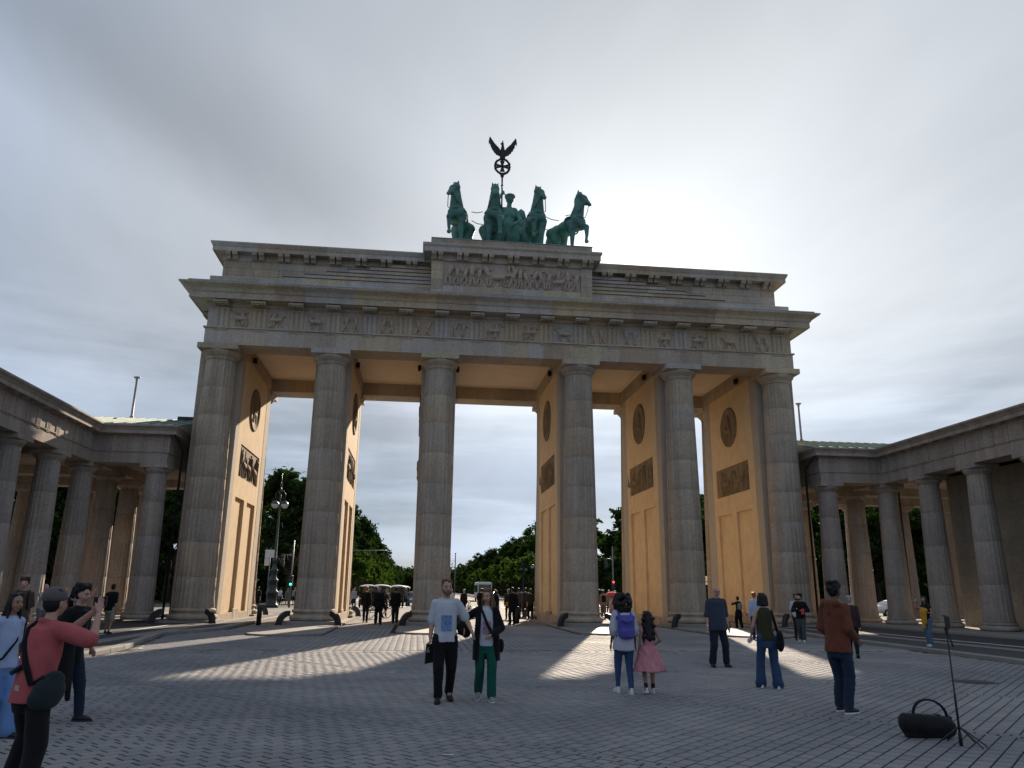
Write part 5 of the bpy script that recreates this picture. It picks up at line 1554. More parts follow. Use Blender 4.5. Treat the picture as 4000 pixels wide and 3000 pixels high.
    # lower garment
    if legs:
        q = MB(); c = q.capsule; kind = legs.get('kind', 'trousers')
        th, kn_, hm = (tuple(legs.get('r', (0.056, 0.042, 0.034))) + (0,))[:3]; L_ = legs.get('len', 0.97)
        if kind == 'skirt':
            zt, zb = legs['top'], legs['bottom']; r0, r1 = legs['r']
            n = 9
            rings = []
            for j in range(n + 1):
                f = j / n; z = hip_z + (zt + (zb - zt) * f) * H
                k_ = f ** 0.7; rings.append((0, 0, z, (r0 + (r1 - r0) * k_) * H, (r0 * 0.8 + (r1 * 0.92 - r0 * 0.8) * k_) * H))
            q.loft(rings, 40)
        else:
            q.loft([(*up(t)[:2], up(t).z, rx * H * (cw if t > 0.1 else 0.95) + 0.004, ry * H + 0.006) for t, rx, ry in ((-0.32, 0.07, 0.062), (-0.12, 0.095, 0.072), (0.0, 0.092, 0.069), (0.16, 0.082, 0.060))], 20)
            for k in (0, 1):
                h_, n_, a_ = LG[k]
                end = n_ + (a_ - n_) * max(0, (L_ - 0.5) / 0.5) if L_ > 0.5 else None
                if L_ > 0.5:
                    c(h_, n_, th * H, kn_ * H, 14); mid = n_ + (end - n_) * 0.45; c(n_, mid, kn_ * H, (kn_ * 0.45 + hm * 0.55) * H, 14); c(mid, end, (kn_ * 0.45 + hm * 0.55) * H, hm * H, 14)
                    if legs.get('flare'): c(end, end + (a_ - n_).normalized() * 0.012 * H + Vector((0, -0.012 * H, 0)), hm * H, hm * 1.12 * H, 14)
                else: c(h_, h_ + (n_ - h_) * (L_ / 0.5), th * H, kn_ * H, 14)
        def clip(me, f=folds_post(legs.get('fold', 0.006) * (1 if detail < 3 else 0.5), seed + 5, 18, 0.8)):
            f(me)
            n = len(me.vertices); co = np.empty(n * 3, np.float32); me.vertices.foreach_get('co', co); co[2::3] = np.maximum(co[2::3], 0.012); me.vertices.foreach_set('co', co)
        remeshed(q, legs.get('name', 'trousers'), legs['mat'], vox * 1.05, 3 if detail == 1 else 1, None, root, True, clip)
    # shoes
    if shoes is not None:
        for k, sg in enumerate((1, -1)):
            a_ = LG[k][2]; kn = LG[k][1]; q = MB(); K_ = H
            tilt = 0.0 if lift[k] <= 0 else min(1.1, lift[k] * 12)
            Ms = T(*(a_ - Vector((0, 0, 0.045 * H)))) @ T(0, 0, 0) @ RZ(sg * 0.14) @ Matrix.Rotation(tilt, 4, 'X')
            q.loft([(0, -0.032 * H, 0.0, 0.027 * H, 0.084 * H), (0, -0.034 * H, 0.012 * H, 0.0285 * H, 0.086 * H)], 18, 1, Ms)
            q.loft([(0, -0.032 * H, 0.0125 * H, 0.0265 * H, 0.082 * H), (0, -0.030 * H, 0.026 * H, 0.0255 * H, 0.076 * H), (0, -0.018 * H, 0.038 * H, 0.022 * H, 0.056 * H), (0, 0.0, 0.050 * H, 0.020 * H, 0.034 * H), (0, 0.008 * H, 0.064 * H, 0.0205 * H, 0.026 * H)], 18, 0, Ms)
            q.obj('shoe', [shoes[0], shoes[1]] if isinstance(shoes, tuple) else [shoes, shoes], root, True)
    # hair
    style, hcname = hair
    if style != 'bald':
        q = MB(); c = q.capsule; r = random.Random(seed)
        if style == 'headscarf':
            q.ball(hp(0, 0.012, 0.016), (0.049 * K, 0.056 * K, 0.058 * K), 14, 10, R=Rh); c(hp(0, 0.02, -0.03), up(1.0) + Vector((0, 0.02 * H, 0)), 0.045 * K, 0.06 * K, 12)
        else:
            q.ball(hp(0, 0.018, 0.026), (0.0465 * K, 0.0545 * K, 0.0500 * K), 16, 10, R=Rh); q.ball(hp(0, 0.026, 0.0), (0.0455 * K, 0.043 * K, 0.05 * K), 14, 8, R=Rh)
            for t in range(10):                            # tufts along the hairline and crown
                a = r.uniform(-2.2, 2.2); q.ball(hp(0.032 * math.sin(a), 0.012 - 0.045 * math.cos(a) * r.uniform(0.3, 1), 0.058 + r.uniform(-0.008, 0.008)), (0.016 * K, 0.018 * K, 0.013 * K), 8, 6, R=Rh)
            if style in ('tall', 'curly'):
                for t in range(34): a = r.uniform(0, 6.28); q.ball(hp(0.042 * math.cos(a), 0.018 + 0.046 * math.sin(a), 0.048 + r.uniform(-0.045 if math.sin(a) > 0 else -0.01, 0.028)), 0.019 * K, 8, 6)
            if style == 'afro':
                for t in range(95):
                    a = r.uniform(0, 6.28); z = r.uniform(-0.125, 0.075); rr = 0.056 + 0.036 * (1 - abs(z + 0.02) / 0.11)
                    if math.sin(a) < -0.55 and z < 0.03: continue
                    q.ball(hp(rr * math.cos(a), 0.016 + rr * math.sin(a), z + 0.0), 0.027 * K, 8, 6)
            if style in ('long', 'wavy'): c(hp(0, 0.046, -0.02), hp(0, 0.070, {'long': -0.19, 'wavy': -0.215}[style]), 0.040 * K, 0.036 * K, 10)
            if style in ('long', 'wavy', 'shoulder'):
                zl = {'long': -0.21, 'wavy': -0.235, 'shoulder': -0.12}[style]
                for x in (-0.036, -0.018, 0, 0.018, 0.036):
                    w_ = 0.02 if style == 'wavy' else 0.0
                    c(hp(x, 0.030 - abs(x) * 0.5, 0.02), hp(x * 1.25 + r.uniform(-.004, .004), 0.046 - abs(x) * 0.5, -0.075), 0.024 * K, 0.024 * K, 8); c(hp(x * 1.25, 0.046 - abs(x) * .5, -0.075), hp(x * (1.3 + w_ * 18), 0.068 - abs(x) * .3, zl + r.uniform(-0.02, 0.01)), (0.024 + w_ * 0.4) * K, 0.014 * K, 8)
                if style == 'wavy':
                    for t in range(26): z = r.uniform(zl * 0.95, 0.0); q.ball(hp(r.uniform(-0.066, 0.066), 0.052 + 0.09 * -z + r.uniform(-.01, .016), z), 0.02 * K, 7, 5)
                for sg in (-1, 1): c(hp(sg * 0.043, -0.002, 0.012), hp(sg * 0.050, -0.002, max(zl, -0.13)), 0.013 * K, 0.010 * K, 8)
            if style == 'bob':
                for t in range(9): a = -0.25 + (math.pi + 0.5) * t / 8; c(hp(0.040 * math.cos(a), 0.012 + 0.046 * math.sin(a), 0.03), hp(0.049 * math.cos(a), 0.012 + 0.050 * math.sin(a), -0.058), 0.018 * K, 0.017 * K, 8)
            if style == 'bun': q.ball(hp(0, 0.058, 0.055), 0.026 * K, 10, 8)
        remeshed(q, 'headscarf' if style == 'headscarf' else 'hair', HAIR.get(hcname) or hcname, vox * 0.9, 1, None, root, True, folds_post(0.003, seed + 9, 60, 0.3) if detail == 1 else None)
    if beard and detail < 3:
        q = MB()
        for t in range(13):
            a = -math.pi * t / 12; q.ball(hp(0.034 * math.cos(a), -0.006 + 0.034 * math.sin(a), -0.036 - 0.017 * abs(math.sin(a))), (0.011 * K, 0.011 * K, 0.015 * K), 7, 5)
        q.ball(hp(0, -0.049, -0.027), (0.016 * K, 0.005 * K, 0.004 * K), 8, 5); q.ball(hp(0, -0.036, -0.060), (0.02 * K, 0.012 * K, 0.014 * K), 8, 6)
        remeshed(q, 'beard', HAIR[beard], vox * 0.7, 1, None, root, True)
    if detail == 1 and face:
        for sg in (-1, 1):
            q = MB(); q.ball(hp(sg * 0.0175, -0.0445, 0.001), (0.0075 * K, 0.0055 * K, 0.0042 * K), 8, 6, R=Rh); q.obj('eye', M['eye'], root, True)
            q = MB(); q.capsule(hp(sg * 0.009, -0.0515, 0.0155), hp(sg * 0.028, -0.045, 0.0155), 0.0028 * K, 0.002 * K, 6); q.obj('eyebrow', HAIR.get(hcname, HAIR['brown']), root, True)
        q = MB(); q.capsule(hp(-0.013, -0.0515, -0.0335), hp(0.013, -0.0515, -0.0335), 0.0036 * K, 0.0036 * K, 6); q.obj('lips', M['lip'], root, True)
        if glasses:
            q = MB()
            for sg in (-1, 1): q.tube([hp(sg * 0.018 + 0.013 * math.cos(2 * math.pi * t / 14), -0.0535, 0.0 + 0.010 * math.sin(2 * math.pi * t / 14)) for t in range(15)], 0.0017 * K, 5); q.tube([hp(sg * 0.031, -0.0535, 0.003), hp(sg * 0.043, 0.0, 0.004)], 0.0015 * K, 5)
            q.tube([hp(-0.006, -0.055, 0.002), hp(0.006, -0.055, 0.002)], 0.0016 * K, 5); q.obj('glasses', M['iron'], root, True)
    return root_info
def carried(P, q, name, mats, label, cat, remesh=0.0, group=None, smooth=2):
    """a thing carried by person P, modelled in the person's own frame"""
    Mw = T(*P['pos']) @ RZ(P['rz'])
    base = Vector(q.v[0]); vs = np.array([tuple(v) for v in q.v]); ctr = Vector(vs.mean(0))
    q.v = [tuple(Vector(v) - ctr) for v in q.v]
    o = remeshed(q, name, mats, remesh, smooth) if remesh else q.obj(name, mats)
    o.matrix_world = Mw @ T(*ctr)
    WM[o.name] = Mw @ T(*ctr)
    return tag(o, label, cat, group)
def sub_local(o, P, q, name, mats):
    """a part of a carried thing, modelled in the person's frame"""
    Mw = T(*P['pos']) @ RZ(P['rz']); inv = (WM[o.name].inverted() @ Mw)
    q.v = [tuple(inv @ Vector(v)) for v in q.v]
    return q.obj(name, mats, o, True)
# ------------------------------------------------------------------ who is on the square
JB = dict(mat=BLACK, r=(0.058, 0.045, 0.038))
rd = math.radians
# -- man in the red shirt taking a picture, at the left edge
P = person('man in red shirt and grey cap photographing the gate with his phone', (-7.56, -32.12), 1.65, rd(150), 'fair', feet=((0.10, 0.06), (-0.13, -0.10)), lean=(0.0, 0.03),
           arms=(((-0.165, -0.195, 0.085), (0.3, -0.8, -1)), ((-0.085, -0.145, 0.075), (-0.9, -0.45, -0.6))), palms=('up', 'up'), head=(0, -0.04),
           top=dict(name='shirt', mat=cloth('red_shirt', (0.42, 0.095, 0.10)), sleeve=0.46, loose=0.020, hem=-0.16, flare=0.01, collar=True, fold=0.009), legs=dict(mat=BLACK, r=(0.062, 0.050, 0.044)), hair=('short', 'black'))
hp, up_, H = P['hp'], P['up'], P['H']
q = MB(); q.ball(hp(0, 0.015, 0.032), (0.0545 * P['K'], 0.0640 * P['K'], 0.0535 * P['K']), 20, 12)
q.v = [(x, y, max(z, hp(0, 0, 0.012).z + 0.05 * (hp(0, 0.015, 0).y - y))) for x, y, z in q.v]
cap = carried(P, q, 'cap', cloth('grey_cap', (0.115, 0.095, 0.10)), 'faded grey baseball cap on the man in the red shirt', 'cap')
q = MB(); n = 10; vs = []
for j in range(5):
    for i in range(n + 1):
        a = -1.15 + 2.3 * i / n; f = j / 4
        vs.append(hp(0.050 * math.sin(a) * (1 - 0.12 * f), -0.040 - 0.054 * math.cos(a) * 0.35 - 0.052 * f * math.cos(a * 0.75), 0.026 - 0.012 * f - 0.012 * math.sin(a) ** 2))
fs = [(j * (n + 1) + i, j * (n + 1) + i + 1, (j + 1) * (n + 1) + i + 1, (j + 1) * (n + 1) + i) for j in range(4) for i in range(n)]
q.add(vs, fs, 0, True); q.add([v + Vector((0, 0, -0.006)) for v in vs], [f[::-1] for f in fs], 0, True); sub_local(cap, P, q, 'brim', cloth('grey_cap', (0, 0, 0)))
wl_, wr_ = P['AR'][0][2], P['AR'][1][2]
pc = (wl_ + wr_) / 2 + Vector((0.0, -0.03, 0.10))
q = MB(); q.box(pc.x - 0.082, pc.x + 0.082, pc.y - 0.005, pc.y + 0.005, pc.z - 0.04, pc.z + 0.04, 0.004)
ph = carried(P, q, 'phone', simple('phone_glass', (0.012, 0.012, 0.014), 0.15, 0.5, 0.05), 'black phone held sideways by the man in the red shirt', 'phone')
q = MB(); q.box(pc.x - 0.083, pc.x + 0.083, pc.y - 0.006, pc.y + 0.006, pc.z + 0.0402, pc.z + 0.0425); sub_local(ph, P, q, 'rim', simple('phone_rim', (0.5, 0.5, 0.52), 0.3, 0.5, 0.05, metal=0.8))
q = MB(); bc = Vector((-0.185, -0.01, 0.50 * H)); q.ball(bc, (0.075, 0.145, 0.125), 16, 10); q.ball(bc + Vector((0.01, 0.02, -0.05)), (0.08, 0.15, 0.10), 16, 10); q.ball(bc + Vector((0.0, -0.03, 0.08)), (0.055, 0.10, 0.08), 12, 8)
bag = carried(P, q, 'sling_bag', cloth('teal_bag', (0.022, 0.032, 0.034)), 'dark sling bag on the back hip of the man in the red shirt', 'bag', 0.014)
q = MB(); pts = [up_(1.06) + Vector((0.075, 0.02, 0.035)), up_(0.98) + Vector((0.085, 0.105, 0)), up_(0.75) + Vector((0.045, 0.142, 0)), up_(0.45) + Vector((-0.04, 0.150, 0)), up_(0.15) + Vector((-0.13, 0.125, 0)), bc + Vector((0.0, 0.06, 0.11))]
q.tube(pts, 0.026, 8); q.tube([up_(0.42) + Vector((-0.03, 0.150, 0)), up_(0.30) + Vector((0.10, 0.150, 0))], 0.022, 8); sub_local(bag, P, q, 'strap', BLACK)
q = MB(); q.box(-0.028, 0.028, 0.128, 0.142, 0.515 * H - 0.028, 0.515 * H + 0.024, 0.003); carried(P, q, 'waist_label', simple('leather_tag', (0.42, 0.36, 0.30), 0.8, 0.2, 0.2, 30), 'pale square patch on the waistband of the man in the red shirt', 'patch')
# -- man in black just behind him
P = person('man in black jacket walking right behind the man in the red shirt', (-8.85, -28.25), 1.66, rd(70), 'fair', feet=((0.02, 0.10), (-0.02, -0.12)), lift=(0, 0.02), lean=(0, 0.02), head=(0, 0.12), hair=('tall', 'black'),
           arms=(((0.04, -0.05, -0.27), (0.3, 1, 0)), ((-0.06, -0.12, -0.19), (-0.5, 1, -0.2))), top=dict(name='jacket', mat=BLACK, sleeve=0.78, loose=0.02, hem=-0.25), legs=dict(mat=NAVY, r=(0.058, 0.046, 0.036)))
w = P['AR'][1][2]; q = MB(); q.loft([(w.x - 0.02, w.y + 0.02, w.z - 0.62, 0.09, 0.05), (w.x - 0.01, w.y + 0.03, w.z - 0.35, 0.12, 0.06), (w.x, w.y + 0.03, w.z + 0.02, 0.10, 0.05)], 14)
q.capsule((w.x + 0.05, w.y + 0.03, w.z - 0.2), (w.x + 0.07, w.y, w.z - 0.72), 0.05, 0.035); carried(P, q, 'folded_coat', BLACK, 'black coat hanging from the forearm of the man in the black jacket', 'coat', 0.016)
# -- woman cut by the left edge
P = person('woman in pale blue shirt and wide blue trousers at the left edge', (-9.12, -29.35), 1.555, rd(60), 'tan', True, feet=((0.01, 0.08), (0, -0.06)), hair=('shoulder', 'black'),
           top=dict(mat=cloth('pale_blue_cotton', (0.36, 0.44, 0.62)), sleeve=0.45, loose=0.016, hem=-0.12), legs=dict(mat=cloth('sky_blue_trousers', (0.13, 0.24, 0.47)), r=(0.062, 0.062, 0.068)), shoes=SHOEB)
q = MB(); q.ball((-0.16, 0.02, 0.50 * 1.555), (0.06, 0.13, 0.11), 12, 8); b_ = carried(P, q, 'crossbody_bag', BLACK, 'black crossbody bag at the hip of the woman in pale blue', 'bag', 0.014)
q = MB(); q.tube([(0.12, 0.03, 1.30), (0.04, -0.115, 1.05), (-0.10, -0.12, 0.86), (-0.16, -0.04, 0.82)], 0.014, 6); q.tube([(0.12, 0.03, 1.30), (0.02, 0.12, 1.05), (-0.12, 0.11, 0.86)], 0.014, 6); sub_local(b_, P, q, 'strap', BLACK)
# -- by the left colonnade
P = person('man in brown shirt with backpack straps before the left colonnade', (-13.05, -20.6, PT), 1.70, rd(12), 'fair', feet=((0, -0.08), (0, 0.08)), hair=('tall', 'brown'), top=dict(mat=BROWNC, sleeve=0.45, loose=0.016, hem=-0.15), legs=dict(mat=DARK), detail=2)
q = MB(); q.box(-0.15, 0.15, 0.12, 0.26, 0.95, 1.38, 0.05); b_ = carried(P, q, 'backpack', BLACK, 'black backpack on the man in the brown shirt', 'backpack', 0.02)
for sg in (-1, 1): q = MB(); q.tube([(sg * 0.11, 0.12, 1.40), (sg * 0.115, 0.0, 1.445), (sg * 0.12, -0.115, 1.33), (sg * 0.135, -0.10, 1.08), (sg * 0.15, 0.1, 1.0)], 0.022, 6); sub_local(b_, P, q, 'strap', BLACK)
person('man in black printed shirt and khaki shorts, back turned, beside the left colonnade', (-14.85, -10.4, PT), 1.62, rd(172), 'tan', feet=((0.02, 0.05), (0, -0.05)), hair=('short', 'black'), top=dict(mat=BLACK, sleeve=0.5, loose=0.02, hem=-0.15), legs=dict(name='shorts', mat=BEIGE, len=0.47, r=(0.064, 0.058, 0.05)), detail=2)
person('bald old man in pale shirt raising a camera by the left colonnade', (-16.1, -12.6, PT), 1.60, rd(60), 'pink', hair=('bald', ''), arms=(((0.0, -0.2, 0.06), (0.5, 0, -1)), ((0.0, -0.2, 0.06), (-0.5, 0, -1))), top=dict(mat=cloth('pale_pink', (0.40, 0.33, 0.31)), sleeve=0.5), legs=dict(mat=GREYC), detail=2)
person('blond woman in dark jacket behind the cap of the photographer', (-15.65, -12.3, PT), 1.52, rd(75), 'fair', True, hair=('bob', 'blond'), top=dict(name='jacket', mat=NAVY, sleeve=1.0, loose=0.02), legs=dict(mat=DARK), detail=2)
person('woman with long dark hair in a black dress at the left colonnade', (-15.5, -11.9, PT), 1.53, rd(150), 'fair', True, hair=('long', 'black'), top=dict(name='dress', mat=BLACK, sleeve=0.0, hem=-0.5, flare=0.03), legs=dict(kind='skirt', name='skirt', mat=BLACK, top=0.02, bottom=-0.28, r=(0.085, 0.14)), detail=2)
person('woman with ginger hair holding a phone up at the left colonnade', (-15.05, -12.3, PT), 1.62, rd(100), 'fair', True, hair=('bun', 'red'), arms=(((0.0, -0.2, 0.05), (0.5, 0, -1)), ((0.0, -0.2, 0.05), (-0.5, 0, -1))), top=dict(mat=WHITE, sleeve=0.3), legs=dict(mat=BLUEJ), detail=2)
# -- the couple walking towards us
P = person('bearded man in white printed shirt and black trousers walking towards the viewer', (-3.95, -26.6), 1.815, rd(4), 'fair', feet=((0.005, -0.10), (-0.005, 0.075)), lift=(0.022, 0.0), hair=('short', 'lightbrown'), beard='lightbrown', head=(0.12, 0.05),
           arms=(((0.125, -0.085, -0.235), (0.4, 1, -0.3)), ((-0.035, 0.0, -0.305), (-0.1, 1, 0))), palms=(0.1, 0.5),
           top=dict(mat=WHITE, sleeve=0.46, loose=0.017, hem=-0.10, fold=0.009, **{'print': (0.0, 0.42, 0.092, 0.42, simple('blue_print', (0.16, 0.24, 0.42), 0.9, 0.1, 0.35, 18))}), legs=dict(mat=BLACK, r=(0.062, 0.047, 0.039), fold=0.009), shoes=SHOEB)
w = P['AR'][1][2]; q = MB(); q.prism([(w.x - 0.075, w.z - 0.36), (w.x + 0.08, w.z - 0.33), (w.x + 0.075, w.z - 0.06), (w.x - 0.06, w.z - 0.07)], 'y', w.y - 0.06, w.y + 0.03)
b_ = carried(P, q, 'hand_bag', BLACK, 'small black bag in the hand of the man in the white shirt', 'bag')
q = MB(); q.tube([(w.x - 0.045, w.y - 0.01, w.z - 0.07), (w.x, w.y - 0.015, w.z - 0.02), (w.x + 0.05, w.y - 0.01, w.z - 0.06)], 0.010, 6); sub_local(b_, P, q, 'handle', BLACK)
q = MB(); q.tube([(w.x - 0.035 + 0.018 * math.cos(t * 0.63), w.y - 0.064, w.z - 0.17 + 0.018 * math.sin(t * 0.63)) for t in range(11)], 0.004, 5); sub_local(b_, P, q, 'emblem', SHOEW)
q = MB(); H = P['H']
q.loft([(0, 0.02, P['pel'].z - 0.055 * H, 0.100 * H, 0.080 * H), (0, 0.01, P['pel'].z + 0.03 * H, 0.099 * H, 0.080 * H), (0, 0.0, P['pel'].z + 0.065 * H, 0.092 * H, 0.074 * H)], 18)
carried(P, q, 'tied_jacket', BLACK, 'black jacket tied round the waist of the man in the white shirt', 'jacket', 0.016)
P = person('woman in open black coat and green trousers walking beside the bearded man', (-3.29, -26.5), 1.675, rd(-3), 'fair', True, feet=((0.0, 0.07), (-0.012, -0.12)), lift=(0, 0.025), hair=('long', 'lightbrown'), head=(-0.42, 0.10),
           arms=(((-0.035, -0.115, -0.215), (1, 0.7, -0.2)), ((-0.13, -0.07, -0.17), (-0.8, 0.6, -0.3))), palms=(0.35, 0.4),
           top=dict(mat=WHITE, sleeve=0.0, loose=0.012, hem=-0.10, coat=dict(mat=BLACK, hem=0.36), **{'print': (0.0, 0.46, 0.075, 0.38, simple('pink_print', (0.34, 0.20, 0.26), 0.9, 0.1, 0.5, 22))}),
           legs=dict(mat=cloth('green_trousers', (0.008, 0.085, 0.062)), r=(0.056, 0.046, 0.044)), shoes=(SHOEG, SOLE))
q = MB(); q.ball((0.235, 0.01, 0.82), (0.05, 0.10, 0.11), 12, 8); b_ = carried(P, q, 'crossbody_bag', BLACK, 'black bag at the side of the woman in the black coat', 'bag', 0.015)
q = MB(); q.tube([(-0.085, 0.0, 1.415), (-0.07, -0.095, 1.33), (0.0, -0.135, 1.16), (0.10, -0.135, 0.99), (0.2, -0.08, 0.90)], 0.022, 8); sub_local(b_, P, q, 'strap', BLACK)
w = P['AR'][1][2]; q = MB(); q.capsule((w.x - 0.02, w.y + 0.05, w.z + 0.02), (w.x - 0.03, w.y + 0.02, w.z - 0.02), 0.10, 0.085); q.ball((w.x - 0.06, w.y + 0.05, w.z + 0.03), 0.075); q.ball((w.x + 0.03, w.y + 0.06, w.z - 0.06), 0.08)
carried(P, q, 'bundled_jacket', BLACK, 'black bundled jacket over the forearm of the woman in the black coat', 'jacket', 0.016)
# -- woman with backpack and girl in pink, backs turned
P = person('woman with big curly dark hair and purple backpack walking away', (-0.84, -25.7), 1.60, rd(181), 'brown', True, feet=((0.0, 0.09), (0.0, -0.07)), lift=(0, 0.0), hair=('afro', 'black'),
           arms=(((0.05, -0.02, -0.30), (0.2, 1, 0)), ((-0.04, 0.0, -0.30), (-0.1, 1, 0))), top=dict(name='blouse', mat=cloth('white_blouse', (0.46, 0.47, 0.54)), sleeve=0.60, loose=0.034, hem=-0.24, flare=0.03, fold=0.012),
           legs=dict(name='jeans', mat=cloth('mid_blue_denim', (0.035, 0.075, 0.165)), r=(0.060, 0.040, 0.027)), shoes=(SHOEW, SOLE))
PB = cloth('purple_backpack', (0.085, 0.085, 0.33))
q = MB(); q.box(-0.145, 0.145, 0.09, 0.25, 0.89, 1.25, 0.06); q.box(-0.12, 0.12, 0.20, 0.295, 0.89, 1.07, 0.04); q.capsule((-0.13, 0.14, 1.24), (0.13, 0.14, 1.24), 0.045, 0.045)
b_ = carried(P, q, 'backpack', PB, 'purple blue backpack worn by the woman with curly hair', 'backpack', 0.013)
for sg in (-1, 1): q = MB(); q.tube([(sg * 0.10, 0.13, 1.27), (sg * 0.11, 0.02, 1.375), (sg * 0.115, -0.11, 1.27), (sg * 0.14, -0.10, 1.02), (sg * 0.14, 0.1, 0.93)], 0.020, 6); sub_local(b_, P, q, 'strap', PB)
q = MB(); q.tube([(-0.10, 0.255, 1.20), (0.0, 0.262, 1.15), (0.10, 0.255, 1.20)], 0.012, 6); sub_local(b_, P, q, 'top_pocket', cloth('purple_dark', (0.05, 0.05, 0.22)))
PINK = cloth('pink_tulle', (0.52, 0.215, 0.235), 0.95, 0.8)
P = person('girl in pink tulle dress with long dark wavy hair walking away', (-0.42, -25.75), 1.315, rd(178), 'tan', True, feet=((0.01, -0.07), (-0.01, 0.07)), lift=(0.016, 0), hair=('wavy', 'black'), child=True,
           arms=(((0.055, 0.0, -0.295), (0.2, 1, 0)), ((-0.05, -0.09, -0.20), (-0.3, 1, 0))), top=dict(name='bodice', mat=PINK, sleeve=0.12, loose=0.012, hem=-0.1),
           legs=dict(kind='skirt', name='tulle_skirt', mat=PINK, top=0.07, bottom=-0.235, r=(0.085, 0.215), fold=0.02), shoes=(SHOEW, SOLE))
for k in (0, 1):
    a = P['LG'][k][2]; kn = P['LG'][k][1]; q = MB(); q.capsule(a + Vector((0, 0, -0.01)), a + (kn - a) * 0.28, 0.030, 0.036, 12); q.obj('sock', cloth('dark_red_sock', (0.06, 0.014, 0.018)), P['root'], True)
# -- bald man, woman in green, man in rust hoodie
P = person('bald man with glasses in a loose slate blue shirt facing the viewer', (2.68, -20.95), 1.80, rd(3), 'pink', feet=((0.045, 0.01), (-0.045, 0.01)), hair=('bald', 'grey'), glasses=True, head=(0.05, 0.03),
           arms=(((0.05, -0.02, -0.303), (0.15, 1, 0)), ((-0.05, -0.02, -0.303), (-0.15, 1, 0))), top=dict(mat=cloth('slate_shirt', (0.040, 0.050, 0.075)), sleeve=0.52, loose=0.032, hem=-0.20, flare=0.02, belly=0.012, fold=0.01), legs=dict(name='jeans', mat=cloth('dark_jeans', (0.014, 0.022, 0.034)), r=(0.058, 0.048, 0.044), fold=0.009), shoes=SHOEB)
w, e = P['AR'][1][2], P['AR'][1][1]; d = (w - e).normalized(); q = MB(); q.tube([w - d * 0.022, w + d * 0.004], 0.031, 12); carried(P, q, 'wristwatch', SHOEW, 'pale wristwatch on the bald man\'s arm', 'watch')
P = person('woman with black bob in sleeveless olive top and flared jeans, back turned', (2.06, -25.0), 1.665, rd(168), 'fair', True, feet=((0.035, 0.02), (-0.035, -0.02)), lean=(0, 0.055), hair=('bob', 'black'), hunch=0.3,
           arms=(((0.055, -0.09, -0.27), (0.3, 1, -0.2)), ((-0.02, -0.13, -0.22), (-0.35, 1, -0.2))), top=dict(name='top', mat=cloth('olive_top', (0.034, 0.036, 0.014)), sleeve=0.0, loose=0.014, hem=-0.06), legs=dict(name='flared_jeans', mat=cloth('flared_denim', (0.030, 0.060, 0.125)), r=(0.060, 0.046, 0.058), flare=True, fold=0.008), shoes=(SHOEW, SOLE))
q = MB(); q.ball((-0.225, 0.06, 0.80), (0.07, 0.15, 0.17), 14, 10); q.ball((-0.22, 0.08, 0.90), (0.06, 0.12, 0.12), 12, 8); b_ = carried(P, q, 'shoulder_bag', BLACK, 'black shoulder bag of the woman in the olive top', 'bag', 0.015)
q = MB(); q.tube([(-0.20, 0.05, 0.98), (-0.15, 0.07, 1.2), (-0.125, 0.0, 1.375), (-0.16, -0.07, 1.2), (-0.2, 0.0, 0.96)], 0.016, 6); sub_local(b_, P, q, 'strap', BLACK)
w = P['AR'][0][2]; q = MB(); q.ball((w.x, w.y - 0.06, w.z - 0.05), (0.05, 0.04, 0.06)); q.ball((w.x + 0.03, w.y - 0.05, w.z - 0.09), (0.04, 0.03, 0.05)); carried(P, q, 'white_napkin', SHOEW, 'white crumpled paper in the hand of the woman in the olive top', 'paper', 0.012)
P = person('tall man in rust hoodie with curly black hair, hands in his pockets', (1.83, -27.95), 1.82, rd(118), 'brown', feet=((0.01, 0.045), (-0.01, -0.02)), hair=('curly', 'black'), head=(0.0, 0.0),
           arms=(((0.012, -0.10, -0.245), (0.25, 1, 0)), ((-0.012, -0.10, -0.245), (-0.25, 1, 0))), top=dict(name='hoodie', mat=cloth('rust_hoodie', (0.155, 0.050, 0.028)), sleeve=0.95, loose=0.019, hem=-0.17, hood=True, fold=0.010), legs=dict(name='jeans', mat=cloth('hoodie_jeans', (0.018, 0.030, 0.058)), r=(0.056, 0.045, 0.038), fold=0.009), shoes=(SHOEB, SOLE))
person('man in dark maroon shirt walking away behind the rust hoodie', (7.5, -18.4), 1.64, rd(150), 'pink', feet=((0.0, 0.13), (0.0, -0.13)), lift=(0, 0.03), lean=(0, 0.03), hair=('short', 'grey'), top=dict(mat=cloth('maroon_shirt', (0.045, 0.024, 0.026)), sleeve=0.95, loose=0.018), legs=dict(mat=BLACK), detail=2)
